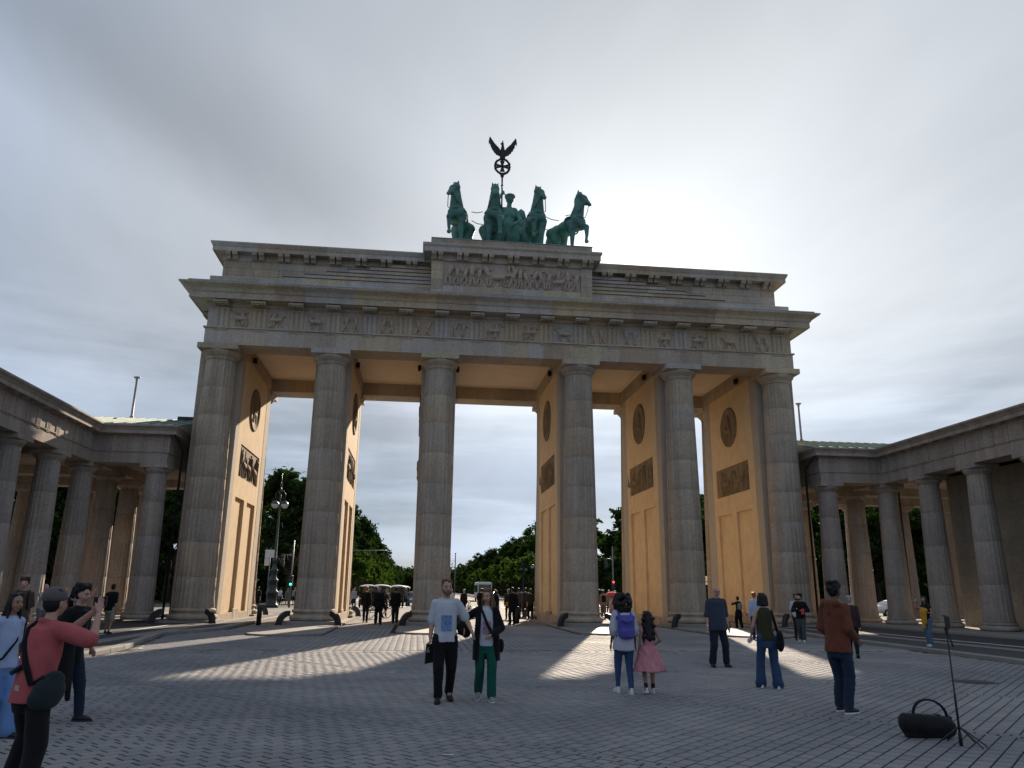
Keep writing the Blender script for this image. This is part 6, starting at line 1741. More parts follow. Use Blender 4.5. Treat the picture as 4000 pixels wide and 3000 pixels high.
# -- right hand pavement
P = person('woman in navy top and pale jeans drinking, yellow cardigan over her arm', (11.85, -15.3, PT), 1.52, rd(-72), 'tan', True, feet=((0.0, 0.03), (0.02, -0.06)), hair=('shoulder', 'black'), arms=(((-0.02, -0.12, -0.12), (0.6, 0.3, -1)), ((0.03, -0.17, 0.05), (-0.6, 0, -1))),
           top=dict(mat=cloth('navy_top', (0.014, 0.016, 0.024)), sleeve=0.1, loose=0.012), legs=dict(name='jeans', mat=cloth('pale_jeans', (0.085, 0.145, 0.21)), r=(0.058, 0.050, 0.052)), shoes=(SHOEW, SOLE), detail=2)
w = P['AR'][0][2]; YEL = cloth('yellow_knit', (0.52, 0.26, 0.025), 0.95, 0.8)
q = MB(); q.capsule((w.x - 0.1, w.y, w.z + 0.08), (w.x + 0.04, w.y, w.z + 0.05), 0.07, 0.06); q.capsule((w.x - 0.08, w.y - 0.03, w.z), (w.x - 0.06, w.y - 0.04, w.z - 0.48), 0.075, 0.045); q.capsule((w.x, w.y - 0.03, w.z), (w.x, w.y - 0.03, w.z - 0.33), 0.07, 0.05); carried(P, q, 'cardigan', YEL, 'yellow cardigan hanging from the arm of the woman in pale jeans', 'cardigan', 0.018)
w = P['AR'][1][2]; q = MB(); q.lathe([(0.03, 0), (0.033, 0.02), (0.033, 0.11), (0.026, 0.125)], 12, (0, 0, 0), 0, True, T(w.x - 0.01, w.y - 0.11, w.z + 0.06) @ Matrix.Rotation(-1.2, 4, 'X')); carried(P, q, 'drink_can', SHOEG, 'pale can held to the mouth of the woman with the yellow cardigan', 'can')
P = person('bearded man in black jacket carrying a red packet by the rightmost column', (9.45, -11.6), 1.655, rd(-40), 'fair', feet=((0.0, 0.06), (0.0, -0.06)), hair=('tall', 'black'), beard='black', head=(-0.5, 0), arms=(((-0.02, -0.12, -0.15), (0.7, 0.6, -0.4)), ((0.03, -0.13, -0.13), (-0.7, 0.6, -0.4))),
           top=dict(name='jacket', mat=BLACK, sleeve=1.0, loose=0.022, hem=-0.1), legs=dict(name='jeans', mat=cloth('washed_jeans', (0.055, 0.068, 0.075)), r=(0.056, 0.045, 0.04)), shoes=(SHOEW, SOLE), detail=2)
w = P['AR'][0][2]; q = MB(); q.box(w.x - 0.03, w.x + 0.08, w.y - 0.12, w.y - 0.06, w.z - 0.14, w.z + 0.06, 0.02); carried(P, q, 'red_packet', cloth('red_packet', (0.55, 0.07, 0.08)), 'bright red packet held by the bearded man in black', 'packet')
person('bearded man in white shirt behind the man with the red packet', (9.85, -10.5), 1.655, rd(-20), 'tan', hair=('short', 'black'), beard='black', head=(0.5, 0), top=dict(mat=WHITE, sleeve=0.5, loose=0.016), legs=dict(mat=DARK), detail=2)
person('man in light blue shirt partly hidden behind the woman in the olive top', (8.25, -10.4), 1.70, rd(170), 'pink', hair=('short', 'red'), top=dict(mat=cloth('light_blue_shirt', (0.36, 0.42, 0.56)), sleeve=1.0, loose=0.016), legs=dict(mat=NAVY), detail=2)
P = person('woman in black with a beige backpack photographing inside the rightmost passage', (11.5, -1.0), 1.50, rd(188), 'fair', True, feet=((0.04, 0), (-0.05, 0)), hair=('bun', 'black'), arms=(((0.02, -0.2, 0.05), (0.8, 0, -1)), ((0.0, -0.2, 0.06), (-0.5, 0, -1))), top=dict(name='tunic', mat=BLACK, sleeve=0.4, loose=0.02, hem=-0.45, flare=0.04), legs=dict(mat=BLACK, r=(0.066, 0.06, 0.05)), detail=2)
q = MB(); q.box(-0.13, 0.13, 0.09, 0.22, 0.88, 1.2, 0.05); carried(P, q, 'backpack', BEIGE, 'beige backpack on the woman in black in the rightmost passage', 'backpack', 0.02)
# -- in and behind the passages
D2 = dict(detail=2)
person('man in dark jacket and pale shoes, leftmost of three walking through the second passage', (-7.05, 3.2), 1.80, rd(176), 'fair', feet=((0, 0.07), (0, -0.09)), hair=('short', 'red'), top=dict(name='jacket', mat=BLACK, sleeve=1.0, loose=0.02, hem=-0.15), legs=dict(mat=BLACK, r=(0.054, 0.042, 0.034)), shoes=SHOEG, **D2)
person('broad man in black, middle of three walking through the second passage', (-6.28, 0.9), 1.78, rd(184), 'tan', feet=((0.01, 0.05), (-0.01, -0.07)), hair=('short', 'grey'), top=dict(name='jacket', mat=BLACK, sleeve=1.0, loose=0.03, hem=-0.2), legs=dict(mat=BLACK, r=(0.062, 0.052, 0.046)), **D2)
person('man in black, rightmost of three walking through the second passage', (-5.5, 2.5), 1.77, rd(180), 'tan', feet=((0.0, 0.03), (0.0, -0.08)), hair=('short', 'black'), top=dict(name='jacket', mat=BLACK, sleeve=1.0, loose=0.03, hem=-0.2), legs=dict(mat=DARK, r=(0.062, 0.052, 0.046)), **D2)
P = person('man with an orange bag across his back in the middle passage', (1.1, 9.0), 1.75, rd(180), 'fair', feet=((0, 0.05), (0, -0.08)), hair=('short', 'grey'), top=dict(name='jacket', mat=DARK, sleeve=1.0, loose=0.02), legs=dict(mat=NAVY), **D2)
q = MB(); q.box(-0.17, 0.17, 0.10, 0.24, 0.78, 1.02, 0.03); carried(P, q, 'orange_bag', cloth('orange_bag', (0.52, 0.17, 0.02)), 'orange bag on the back of the man in the middle passage', 'bag')
person('tall man in black standing at the shadow line of the middle passage', (0.52, 1.8), 1.82, rd(200), 'tan', feet=((0.03, 0.0), (-0.02, 0.03)), hair=('short', 'black'), top=dict(name='coat', mat=BLACK, sleeve=1.0, loose=0.03, hem=-0.4), legs=dict(mat=BLACK, r=(0.06, 0.05, 0.044)), **D2)
person('man in grey brown jacket behind the tall man in black in the middle passage', (1.85, 10.0), 1.83, rd(165), 'fair', hair=('short', 'brown'), top=dict(name='jacket', mat=cloth('taupe_jacket', (0.10, 0.085, 0.078)), sleeve=1.0, loose=0.02), legs=dict(mat=DARK), **D2)
person('woman in dark jacket and jeans walking away on the sunlit forecourt', (3.55, 21.8), 1.58, rd(175), 'fair', True, feet=((0, 0.07), (0, -0.09)), hair=('bob', 'brown'), top=dict(name='jacket', mat=DARK, sleeve=1.0, loose=0.02), legs=dict(mat=BLUEJ), detail=3)
person('white haired woman in pale grey coat on the sunlit forecourt', (4.0, 21.2), 1.57, rd(185), 'fair', True, hair=('long', 'grey'), feet=((0, 0.05), (0, -0.07)), top=dict(name='coat', mat=cloth('pale_coat', (0.32, 0.29, 0.26)), sleeve=1.0, loose=0.03, hem=-0.5), legs=dict(mat=DARK), detail=3)
person('man in dark suit and white shirt walking beside the middle passage wall', (6.0, 29.0), 1.82, rd(-60), 'fair', feet=((0, 0.09), (0, -0.09)), hair=('short', 'brown'), top=dict(name='jacket', mat=BLACK, sleeve=1.0, loose=0.02), legs=dict(mat=BLACK), detail=3)
person('man in black coat walking away past the wall of the fourth passage', (9.15, 10.6), 1.87, rd(172), 'tan', feet=((0, 0.07), (0, -0.08)), hair=('short', 'black'), top=dict(name='coat', mat=BLACK, sleeve=1.0, loose=0.03, hem=-0.4), legs=dict(mat=BLACK), **D2)
P = person('man in grey jacket with dark backpack in the fourth passage', (7.85, 12.6), 1.76, rd(180), 'fair', feet=((0, 0.06), (0, -0.07)), hair=('short', 'black'), top=dict(name='jacket', mat=cloth('rosy_grey_jacket', (0.17, 0.135, 0.13)), sleeve=1.0, loose=0.028, hem=-0.2), legs=dict(mat=cloth('grey_trousers', (0.12, 0.10, 0.10)), r=(0.06, 0.05, 0.045)), **D2)
q = MB(); q.box(-0.14, 0.14, 0.10, 0.24, 1.02, 1.46, 0.05); carried(P, q, 'backpack', BLACK, 'dark backpack on the man in the grey jacket', 'backpack', 0.02)
far = [('woman with a white bag looking left near the bicycles', (-2.35, 15.2), 1.62, -60, WHITE, DARK, ('bob', 'brown')), ('cyclist in dark clothes with a white cap beside a bicycle', (-1.2, 15.9), 1.73, 170, BLACK, BLACK, ('short', 'grey')),
       ('person in white shirt behind the cyclist', (-1.9, 19.5), 1.72, 10, WHITE, NAVY, ('short', 'grey')), ('cyclist in pale green rain jacket with dark backpack', (0.35, 19.0), 1.80, 180, cloth('pale_green', (0.30, 0.38, 0.28)), DARK, ('short', 'black')),
       ('man in yellow and black vest pushing a bicycle', (1.75, 24.0), 1.78, 185, DARK, DARK, ('short', 'blond')), ('woman in beige jacket beside the pushed bicycle', (1.1, 26.0), 1.70, 170, BEIGE, BLUEJ, ('long', 'brown')),
       ('cyclist in white shirt far beyond the leftmost passage', (-18.3, 44.5), 1.72, 150, WHITE, BLACK, ('short', 'black')), ('person in grey coat beside the white shirted cyclist', (-17.5, 44.0), 1.66, 20, GREYC, GREYC, ('short', 'brown')),
       ('person in dark jacket waiting far beyond the leftmost passage', (-17.0, 47.0), 1.68, 0, DARK, BLACK, ('short', 'brown')), ('man in beige jacket with camera far beyond the leftmost passage', (-18.0, 52.0), 1.78, 5, BEIGE, BLACK, ('bald', '')),
       ('dark figure standing beside the lamp post base', (-16.7, 24.7), 1.76, 180, BLACK, BLACK, ('short', 'black')), ('person in striped jersey far beyond the second passage', (-11.5, 50.5), 1.70, 20, cloth('striped_jersey', (0.16, 0.17, 0.12)), DARK, ('short', 'brown')),
       ('person in green jacket beside the striped jersey', (-10.4, 52.0), 1.75, 170, cloth('green_jacket', (0.05, 0.075, 0.045)), NAVY, ('short', 'brown')),
       ('child in pale top in the crowd by the red parasol', (7.0, 20.0), 1.45, 160, cloth('pale_rose', (0.44, 0.30, 0.28)), DARK, ('short', 'brown')), ('woman with flowers in her hair in the crowd by the red parasol', (7.6, 21.5), 1.72, 10, cloth('rose_top', (0.42, 0.19, 0.19)), DARK, ('bun', 'blond')),
       ('woman in black beside the red parasol', (9.3, 18.5), 1.66, 175, BLACK, BLACK, ('long', 'black')), ('man in grey hat behind the red parasol', (11.0, 24.0), 1.83, 5, GREYC, DARK, ('short', 'grey')), ('man in pale shirt at the back of the crowd', (11.9, 25.5), 1.78, 0, BEIGE, DARK, ('short', 'brown')),
       ('person in white shirt at the right end of the crowd', (10.3, 27.0), 1.74, 190, WHITE, NAVY, ('short', 'grey')), ('man in dark sweater waiting behind the middle passage', (-3.6, 33.0), 1.75, 0, DARK, DARK, ('short', 'brown')), ('man in black hoodie at the left of the middle passage crowd', (-0.3, 12.5), 1.80, 175, BLACK, BLACK, ('short', 'black')), ('woman with dark long hair beside the orange bag', (0.55, 11.2), 1.66, 185, BLACK, NAVY, ('long', 'black')),
       ('man in olive coat right of the orange bag', (2.35, 8.2), 1.78, 178, cloth('olive_coat', (0.03, 0.03, 0.02)), BLACK, ('short', 'brown')), ('tall man in navy jacket farther into the middle passage', (2.75, 13.4), 1.86, 182, NAVY, BLACK, ('short', 'black')),
       ('woman in dark red coat beyond the second passage', (-8.3, 25.0), 1.66, 10, cloth('dark_red_coat', (0.08, 0.015, 0.018)), BLACK, ('long', 'brown')), ('man in light shirt standing by the rickshaws', (-9.8, 30.5), 1.77, 30, cloth('light_shirt', (0.3, 0.31, 0.33)), NAVY, ('short', 'black')),
       ('rickshaw driver in dark clothes near the second pier', (-8.6, 28.5), 1.74, 160, DARK, DARK, ('short', 'black')), ('woman in mustard top in the crowd by the red parasol', (8.4, 23.5), 1.67, 15, cloth('mustard_top', (0.25, 0.15, 0.04)), DARK, ('bun', 'brown')),
       ('woman in cream jacket walking behind the middle passage', (2.9, 34.0), 1.64, 170, BEIGE, NAVY, ('long', 'brown'))]
for i, (lb, p_, H_, a, tm, lm, hr) in enumerate(far):
    person(lb, p_, H_, rd(a), 'fair' if i % 3 else 'tan', 'wom' in lb, feet=((0, 0.06), (0, -0.07)), hair=hr, top=dict(name='jacket', mat=tm, sleeve=1.0 if i % 2 else 0.6, loose=0.02), legs=dict(mat=lm), detail=3)
# ------------------------------------------------------------------ street furniture
# wheel guards: cast iron quarter arches at the feet of the columns
gm_ = MB(); n = 10; vs = []
for k in range(n + 1):
    a = math.pi / 2 * k / n
    for rr, hw_ in ((0.62, 0.085), (0.38, 0.11)):
        for s_ in (-1, 1): vs.append((rr * math.sin(a) if rr > .5 else rr * math.sin(a), s_ * hw_, rr * math.cos(a) if rr > .5 else rr * math.cos(a)))
fs = []
for k in range(n):
    b0, b1 = k * 4, k * 4 + 4
    for i, j in ((0, 1), (1, 3), (3, 2), (2, 0)): fs.append((b0 + i, b0 + j, b1 + j, b1 + i))
fs += [(0, 1, 3, 2), (n * 4, n * 4 + 2, n * 4 + 3, n * 4 + 1)]
gm_.add(vs, fs); gm_.box(-0.04, 0.06, -0.11, 0.11, 0.40, 0.62, 0.02); gm_.box(0.40, 0.62, -0.11, 0.11, -0.02, 0.05, 0.01)
guard_me = gm_.mesh('wheel_guard', M['iron'])
ordn = ['first', 'second', 'third', 'fourth', 'fifth', 'sixth']
for i, x in enumerate(PX):
    for sx in (-1, 1):
        for yy, nm in ((-1.15, 'front'), (YR + 1.15, 'rear')):
            if nm == 'rear' and (i, sx) not in ((0, 1), (1, 1), (3, -1), (2, 1)): continue
            o = inst('wheel_guard', guard_me, T(x + sx * 0.98, yy - (0.12 if nm == 'front' else -0.12), 0.06 if 0 < i < 5 else 0.11) @ RZ(math.atan2(-1 if nm == 'front' else 1, sx * 1.0)))
            tag(o, 'black iron wheel guard, %s foot of the %s %s column from the left' % ('left' if sx < 0 else 'right', ordn[i], nm), 'wheel guard', 'wheel guards at the column feet')
bo = MB(); bo.lathe([(0.115, 0), (0.115, 0.78), (0.10, 0.84), (0.06, 0.875)], 16)
bol = bo.mesh('bollard', M['iron'])
tag(inst('bollard', bol, T(-11.72, -0.55, 0)), 'black round bollard standing in the leftmost passage', 'bollard', 'bollards in the passages')
tag(inst('bollard', bol, T(0.96, 3.4, 0)), 'black round bollard beside the tall man in the middle passage', 'bollard', 'bollards in the passages')
for (x0, x1, y, lb) in ((-8.0, -6.6, 14.4, 'low black barrier bar across the second passage'), (2.3, 4.4, 18.5, 'low black barrier bar at the back of the middle passage')):
    t = thing('barrier', lb, 'barrier', (x0, y, 0)); q = MB(); q.box(0, x1 - x0, -0.04, 0.04, 0.30, 0.38, 0.01); q.obj('rail', M['iron'], t, True)
    for k in (0.1, x1 - x0 - 0.1): q = MB(); q.tube([(k, 0, 0), (k, 0, 0.3)], 0.04, 8); q.obj('post', M['iron'], t, True)
# old lamp post with two globes
M['globe'] = simple('milk_glass_globe', (0.40, 0.43, 0.45), 0.25, 0.5, 0.08)
M['post_green'] = simple('dark_green_cast_iron', (0.012, 0.022, 0.020), 0.35, 0.5, 0.3, 6)
def lamp_post(x, y, h, label, group=None, base=True, k=1.0):
    t = thing('street_lamp', label, 'street lamp', (x, y, 0), 0, group)
    q = MB(); zl = h * 0.76
    if base:
        q.lathe([(0.62, 0), (0.62, 0.25), (0.50, 0.32), (0.46, 1.15), (0.56, 1.22), (0.55, 1.38), (0.40, 1.5), (0.36, 2.2), (0.46, 2.28), (0.44, 2.42), (0.30, 2.55), (0.28, 3.1), (0.36, 3.18), (0.34, 3.3), (0.2, 3.42), (0.19, 4.0), (0.25, 4.06), (0.24, 4.16), (0.13, 4.3), (0.075, zl), (0.05, h * 0.93)], 14)
    else: q.lathe([(0.2, 0), (0.18, 0.9), (0.09, 1.0), (0.07, zl), (0.04, h * 0.93)], 10)
    q.obj('pole', M['post_green'], t, True)
    q = MB(); a = 0.42 * k
    for sx in (-1, 1): q.tube([(0, 0, zl + 0.9 * k), (sx * a * 0.6, 0, zl + 1.25 * k), (sx * a, 0, zl + 0.95 * k), (sx * a, 0, zl + 0.35 * k)], 0.035, 7); q.tube([(0, 0, zl + 0.5 * k), (sx * a, 0, zl + 0.62 * k)], 0.025, 6)
    q.lathe([(0.03, zl + 0.9 * k), (0.14 * k, zl + 1.3 * k), (0.05, zl + 1.5 * k), (0.11 * k, zl + 1.8 * k), (0.03, zl + 2.1 * k), (0.015, h)], 8)
    q.obj('lamp_bracket', M['post_green'], t, True)
    for sx in (-1, 1):
        q = MB(); q.lathe([(0.02, 0.36 * k), (0.16 * k, 0.30 * k), (0.34 * k, 0.12 * k), (0.36 * k, 0.05 * k)], 14, (0, 0, 0)); c_ = q.obj('lamp_cap', M['post_green'], t, True); c_.location = (sx * a, 0, zl)
        q = MB(); q.lathe([(0.33 * k, 0.05 * k), (0.34 * k, -0.05 * k), (0.27 * k, -0.25 * k), (0.12 * k, -0.36 * k), (0.02, -0.38 * k)], 14); g_ = q.obj('globe', M['globe'], t, True); g_.location = (sx * a, 0, zl)
lamp_post(-17.28, 34.0, 12.0, 'ornate old lamp post with two white globes seen through the leftmost passage')
lamp_post(15.3, 94.0, 7.6, 'slim twin globe street lamp just left of the middle pier, nearer of two', 'twin globe lamps along the avenue', False, 1.0)
lamp_post(15.6, 111.0, 7.6, 'slim twin globe street lamp beyond the middle passage, farther of two', 'twin globe lamps along the avenue', False, 1.0)
def emis(name, c, s):
    m, nt, b = new_mat(name, 0.4, 0.3); b.inputs['Base Color'].default_value = (*c, 1); b.inputs['Emission Color'].default_value = (*c, 1); b.inputs['Emission Strength'].default_value = s
    return m
GREENL, REDL = emis('green_light', (0.05, 1.0, 0.65), 1.2), emis('red_light', (1.0, 0.06, 0.05), 1.2)
M['offlens'] = simple('unlit_lens', (0.03, 0.03, 0.032), 0.3, 0.5)
M['steel'] = simple('grey_steel', (0.16, 0.17, 0.18), 0.45, 0.5, 0.15)
def signal_head(t, x, z, lit=None, y=-0.16):
    q = MB(); q.box(x - 0.16, x + 0.16, y, y + 0.26, z - 0.48, z + 0.48, 0.03); hd = q.obj('signal_head', M['iron'], t, True)
    for k in range(3):
        q = MB(); q.ball((x, y - 0.01, z + 0.3 - 0.3 * k), (0.11, 0.05, 0.11), 10, 6)
        lt = GREENL if (lit == 'green' and k == 2) else REDL if (lit == 'red' and k == 0) else M['offlens']
        q.obj('lens', lt, hd, True)
        q = MB(); q.tube([(x - 0.13, y - 0.12, z + 0.36 - 0.3 * k), (x, y - 0.14, z + 0.43 - 0.3 * k), (x + 0.13, y - 0.12, z + 0.36 - 0.3 * k)], 0.014, 5); q.obj('visor', M['steel'], hd, True)
def signal(x, y, h, lit, label, arm=0.0, armz=None):
    t = thing('traffic_light', label, 'traffic light', (x, y, 0)); q = MB(); q.tube([(0, 0, 0), (0, 0, h)], [0.09, 0.06], 10)
    if arm: q.tube([(0, 0, armz), (arm, 0, armz + 0.1)], 0.04, 8)
    q.obj('pole', M['steel'], t, True)
    signal_head(t, 0.0, 2.35, lit)
    if arm: signal_head(t, arm, armz - 0.4, None)
    return t
signal(-15.85, 34.9, 6.0, 'green', 'traffic light showing green, seen through the leftmost passage', -0.9, 4.6)
signal(15.35, 39.9, 6.2, 'red', 'traffic light with a red lamp, seen through the fourth passage', -0.7, 4.9)
signal(-13.5, 60.0, 6.5, None, 'unlit traffic light hanging from an arm over the road beyond the second passage', 5.2, 6.3)
t = thing('overhead_mast', 'tall thin dark mast standing far down the avenue', 'mast', (6.2, 190, 0)); q = MB(); q.tube([(0, 0, 0), (0, 0, 12)], [0.22, 0.14], 10); q.ball((0, 0, 12.1), 0.22); q.obj('pole', M['steel'], t, True)
q = MB(); q.tube([(0, 0, 7.0), (-6.2, 0, 7.1)], 0.05, 6); q.tube([(0, 0, 10.0), (-6.2, 0, 9.6)], 0.03, 6); q.obj('arm', M['steel'], t, True)
# street name sign
def text_obj(body, size, mat, parent, loc, rot, name='lettering', align='CENTER', ext=0.004):
    cu = bpy.data.curves.new(name, 'FONT'); cu.body = body; cu.size = size; cu.extrude = ext; cu.align_x = align; cu.align_y = 'CENTER'; cu.space_line = 0.9
    o = bpy.data.objects.new(name, cu); put(o, parent, True); o.location = loc; o.rotation_euler = rot; cu.materials.append(mat); TEXTS.append(o)
    return o
t = thing('street_sign', 'white street name sign with black lettering beside the fifth column', 'street sign', (14.65, 11.6, 0))
q = MB(); q.tube([(0.25, 0.05, 0), (0.25, 0.05, 2.9)], 0.035, 8); q.obj('post', M['steel'], t, True)
q = MB(); q.box(-0.62, 0.46, -0.015, 0.015, 2.20, 2.76, 0.01); q.obj('panel', simple('sign_white', (0.78, 0.78, 0.76), 0.5, 0.3, 0.05), t, True)
text_obj('Platz des\n18. M\u00e4rz', 0.25, M['iron'], t, (-0.08, -0.022, 2.48), (math.pi / 2, 0, 0))
t = thing('traffic_sign', 'small white traffic signs on the lamp post seen through the leftmost passage', 'traffic sign', (-17.55, 33.0, 0))
q = MB(); q.tube([(0, 0.08, 0), (0, 0.08, 5.2)], 0.04, 8); q.obj('post', M['steel'], t, True)
q = MB(); q.box(-0.45, 0.35, -0.02, 0.02, 4.3, 5.0, 0.02); q.box(-0.45, -0.02, -0.02, 0.02, 3.6, 4.27, 0.02); q.obj('panel', simple('sign_grey', (0.55, 0.57, 0.58), 0.5, 0.3, 0.05), t, True)
# bicycles
def bicycle(x, y, rz, label):
    t = thing('bicycle', label, 'bicycle', (x, y, 0), rz, 'bicycles near the gate')
    for wx in (-0.52, 0.52):
        q = MB(); q.tube([(wx + 0.33 * math.cos(2 * math.pi * k / 22), 0, 0.345 + 0.33 * math.sin(2 * math.pi * k / 22)) for k in range(23)], 0.020, 6)
        for k in range(8): q.tube([(wx, 0, 0.345), (wx + 0.32 * math.cos(k * math.pi / 4), 0, 0.345 + 0.32 * math.sin(k * math.pi / 4))], 0.004, 4)
        q.obj('wheel', M['iron'], t, True)
    q = MB()
    for a, b_ in (((-0.52, 0.345), (-0.18, 0.82)), ((-0.52, 0.345), (-0.1, 0.32)), ((-0.1, 0.32), (-0.2, 0.88)), ((-0.1, 0.32), (0.36, 0.78)), ((-0.18, 0.82), (0.34, 0.86)), ((0.52, 0.345), (0.33, 0.98))): q.tube([(a[0], 0, a[1]), (b_[0], 0, b_[1])], 0.018, 6)
    q.obj('frame', M['iron'], t, True)
    q = MB(); q.tube([(0.33, -0.28, 1.03), (0.35, 0, 1.0), (0.33, 0.28, 1.03)], 0.015, 6); q.obj('handlebar', M['steel'], t, True)
    q = MB(); q.ball((-0.21, 0, 0.92), (0.13, 0.07, 0.04), 10, 6); q.obj('saddle', M['iron'], t, True)
bicycle(-0.85, 15.6, rd(75), 'black bicycle held by the dark cyclist behind the couple'); bicycle(0.55, 18.6, rd(85), 'bicycle of the cyclist in the pale green jacket'); bicycle(2.0, 23.7, rd(80), 'bicycle pushed by the man in the yellow and black vest')
bicycle(-6.7, 9.5, rd(20), 'bicycle passing in front of the three men in the second passage'); bicycle(-18.2, 44.3, rd(70), 'bicycle of the white shirted cyclist far left'); bicycle(-11.8, 50.2, rd(60), 'bicycle beside the striped jersey far beyond the second passage')
P = person('cyclist riding past behind the three men in black', (-6.45, 9.7), 1.70, rd(110), 'fair', feet=((0.02, 0.12), (0, -0.03)), lift=(0.12, 0.05), lean=(0, 0.12), hair=('short', 'grey'), arms=(((0, -0.2, -0.16), (0.3, 1, -0.5)), ((0, -0.2, -0.16), (-0.3, 1, -0.5))), top=dict(mat=DARK, sleeve=0.5), legs=dict(name='shorts', mat=BLACK, len=0.48, r=(0.058, 0.05, 0.045)), detail=3)
# vehicles
M['carglass'] = simple('car_glass', (0.02, 0.026, 0.032), 0.08, 0.6, 0.1)
M['tyre'] = simple('tyre_rubber', (0.015, 0.015, 0.015), 0.85, 0.2); M['rim'] = simple('wheel_rim', (0.4, 0.41, 0.42), 0.35, 0.5, 0.1); M['headlight'] = simple('headlight_glass', (0.75, 0.78, 0.8), 0.1, 0.6, 0.05)
def car(x, y, rz, col, label, kind='suv'):
    """front towards -Y at rz = 0"""
    t = thing('car', label, 'car', (x, y, -0.12), rz, 'cars on the avenue')
    m = simple('car_paint_%d' % len(bpy.data.materials), col, 0.25, 0.6, 0.03)
    h = 1.62 if kind == 'suv' else 1.45
    S = [(-2.15, 0.34, 0.62), (-2.2, 0.55, 0.80), (-2.05, 0.82, 0.86), (-1.1, 0.98, 0.90), (-0.35, h - 0.12, 0.66), (0.3, h, 0.63), (1.3, h - 0.06, 0.64), (1.95, 1.05, 0.84), (2.1, 0.6, 0.86), (2.05, 0.34, 0.8)]
    q = MB(); vs, fs = [], []
    n = len(S)
    for sy, zz_, w in S: vs += [(-w, sy, 0.32), (-w * (0.98), sy, min(zz_, 0.9)), (-(w - 0.04), sy, zz_), ((w - 0.04), sy, zz_), (w * 0.98, sy, min(zz_, 0.9)), (w, sy, 0.32)]
    for i in range(n - 1):
        for j in range(5): fs.append((i * 6 + j, i * 6 + j + 1, i * 6 + 6 + j + 1, i * 6 + 6 + j))
        fs.append((i * 6 + 5, i * 6, i * 6 + 6, i * 6 + 11))
    fs += [(0, 5, 4, 3, 2, 1), tuple((n - 1) * 6 + k for k in range(6))]
    q.add(vs, fs, 0, True); q.obj('body', m, t, True)
    q = MB(); q.add([(-0.80, -1.08, 1.0), (0.80, -1.08, 1.0), (0.60, -0.38, h - 0.14), (-0.60, -0.38, h - 0.14)], [(0, 1, 2, 3)]); q.v = [(a, b_ - 0.03, c_ + 0.012) for a, b_, c_ in q.v]; q.obj('windscreen', M['carglass'], t, True)
    for sg in (-1, 1):
        q = MB(); q.add([(sg * 0.90, -0.95, 0.98), (sg * 0.70, -0.25, h - 0.16), (sg * 0.69, 1.25, h - 0.16), (sg * 0.89, 1.75, 0.98)], [(0, 1, 2, 3)]); q.obj('side_window', M['carglass'], t, True)
        q = MB(); q.ball((sg * 0.62, -2.13, 0.72), (0.17, 0.10, 0.09), 10, 6); q.obj('headlight', M['headlight'], t, True)
        q = MB(); q.box(*sorted((sg * 0.92, sg * 1.08)), -0.95, -0.80, 0.98, 1.12, 0.03); q.obj('mirror', m, t, True)
        for wy in (-1.35, 1.35):
            q = MB(); q.tube([(sg * 0.66, wy, 0.33), (sg * 0.9, wy, 0.33)], 0.33, 18, smooth=False); wh = q.obj('wheel', M['tyre'], t, True)
            q = MB(); q.tube([(sg * 0.88, wy, 0.33), (sg * 0.912, wy, 0.33)], 0.2, 12, smooth=False); q.obj('rim', M['rim'], wh, True)
    q = MB(); q.box(-0.45, 0.45, -2.22, -2.14, 0.45, 0.66, 0.02); q.obj('grille', M['iron'], t, True)
    q = MB(); q.box(-0.26, 0.26, -2.24, -2.2, 0.36, 0.46); q.obj('number_plate', M['white_line'], t, True)
car(-4.7, 56, rd(6), (0.10, 0.13, 0.20), 'blue grey car with headlights approaching beyond the second passage')
car(-6.9, 80, rd(3), (0.02, 0.028, 0.05), 'dark blue car behind the blue grey car', 'sedan'); car(-3.9, 96, rd(0), (0.35, 0.37, 0.4), 'silver car farthest back in the line beyond the second passage', 'sedan'); car(-7.4, 62, rd(4), (0.55, 0.56, 0.57), 'white car hidden behind the men in black', 'sedan')
car(35.6, 24.3, rd(-80), (0.62, 0.62, 0.60), 'white car seen between the right hand colonnade columns', 'sedan'); car(5.6, 70, rd(182), (0.03, 0.03, 0.035), 'black car driving away beyond the middle passage')
car(-1.6, 88, rd(2), (0.45, 0.46, 0.48), 'pale grey car beside the third column far away', 'sedan'); car(43, 27, rd(-85), (0.2, 0.21, 0.22), 'grey car at the far right beyond the colonnade', 'sedan')
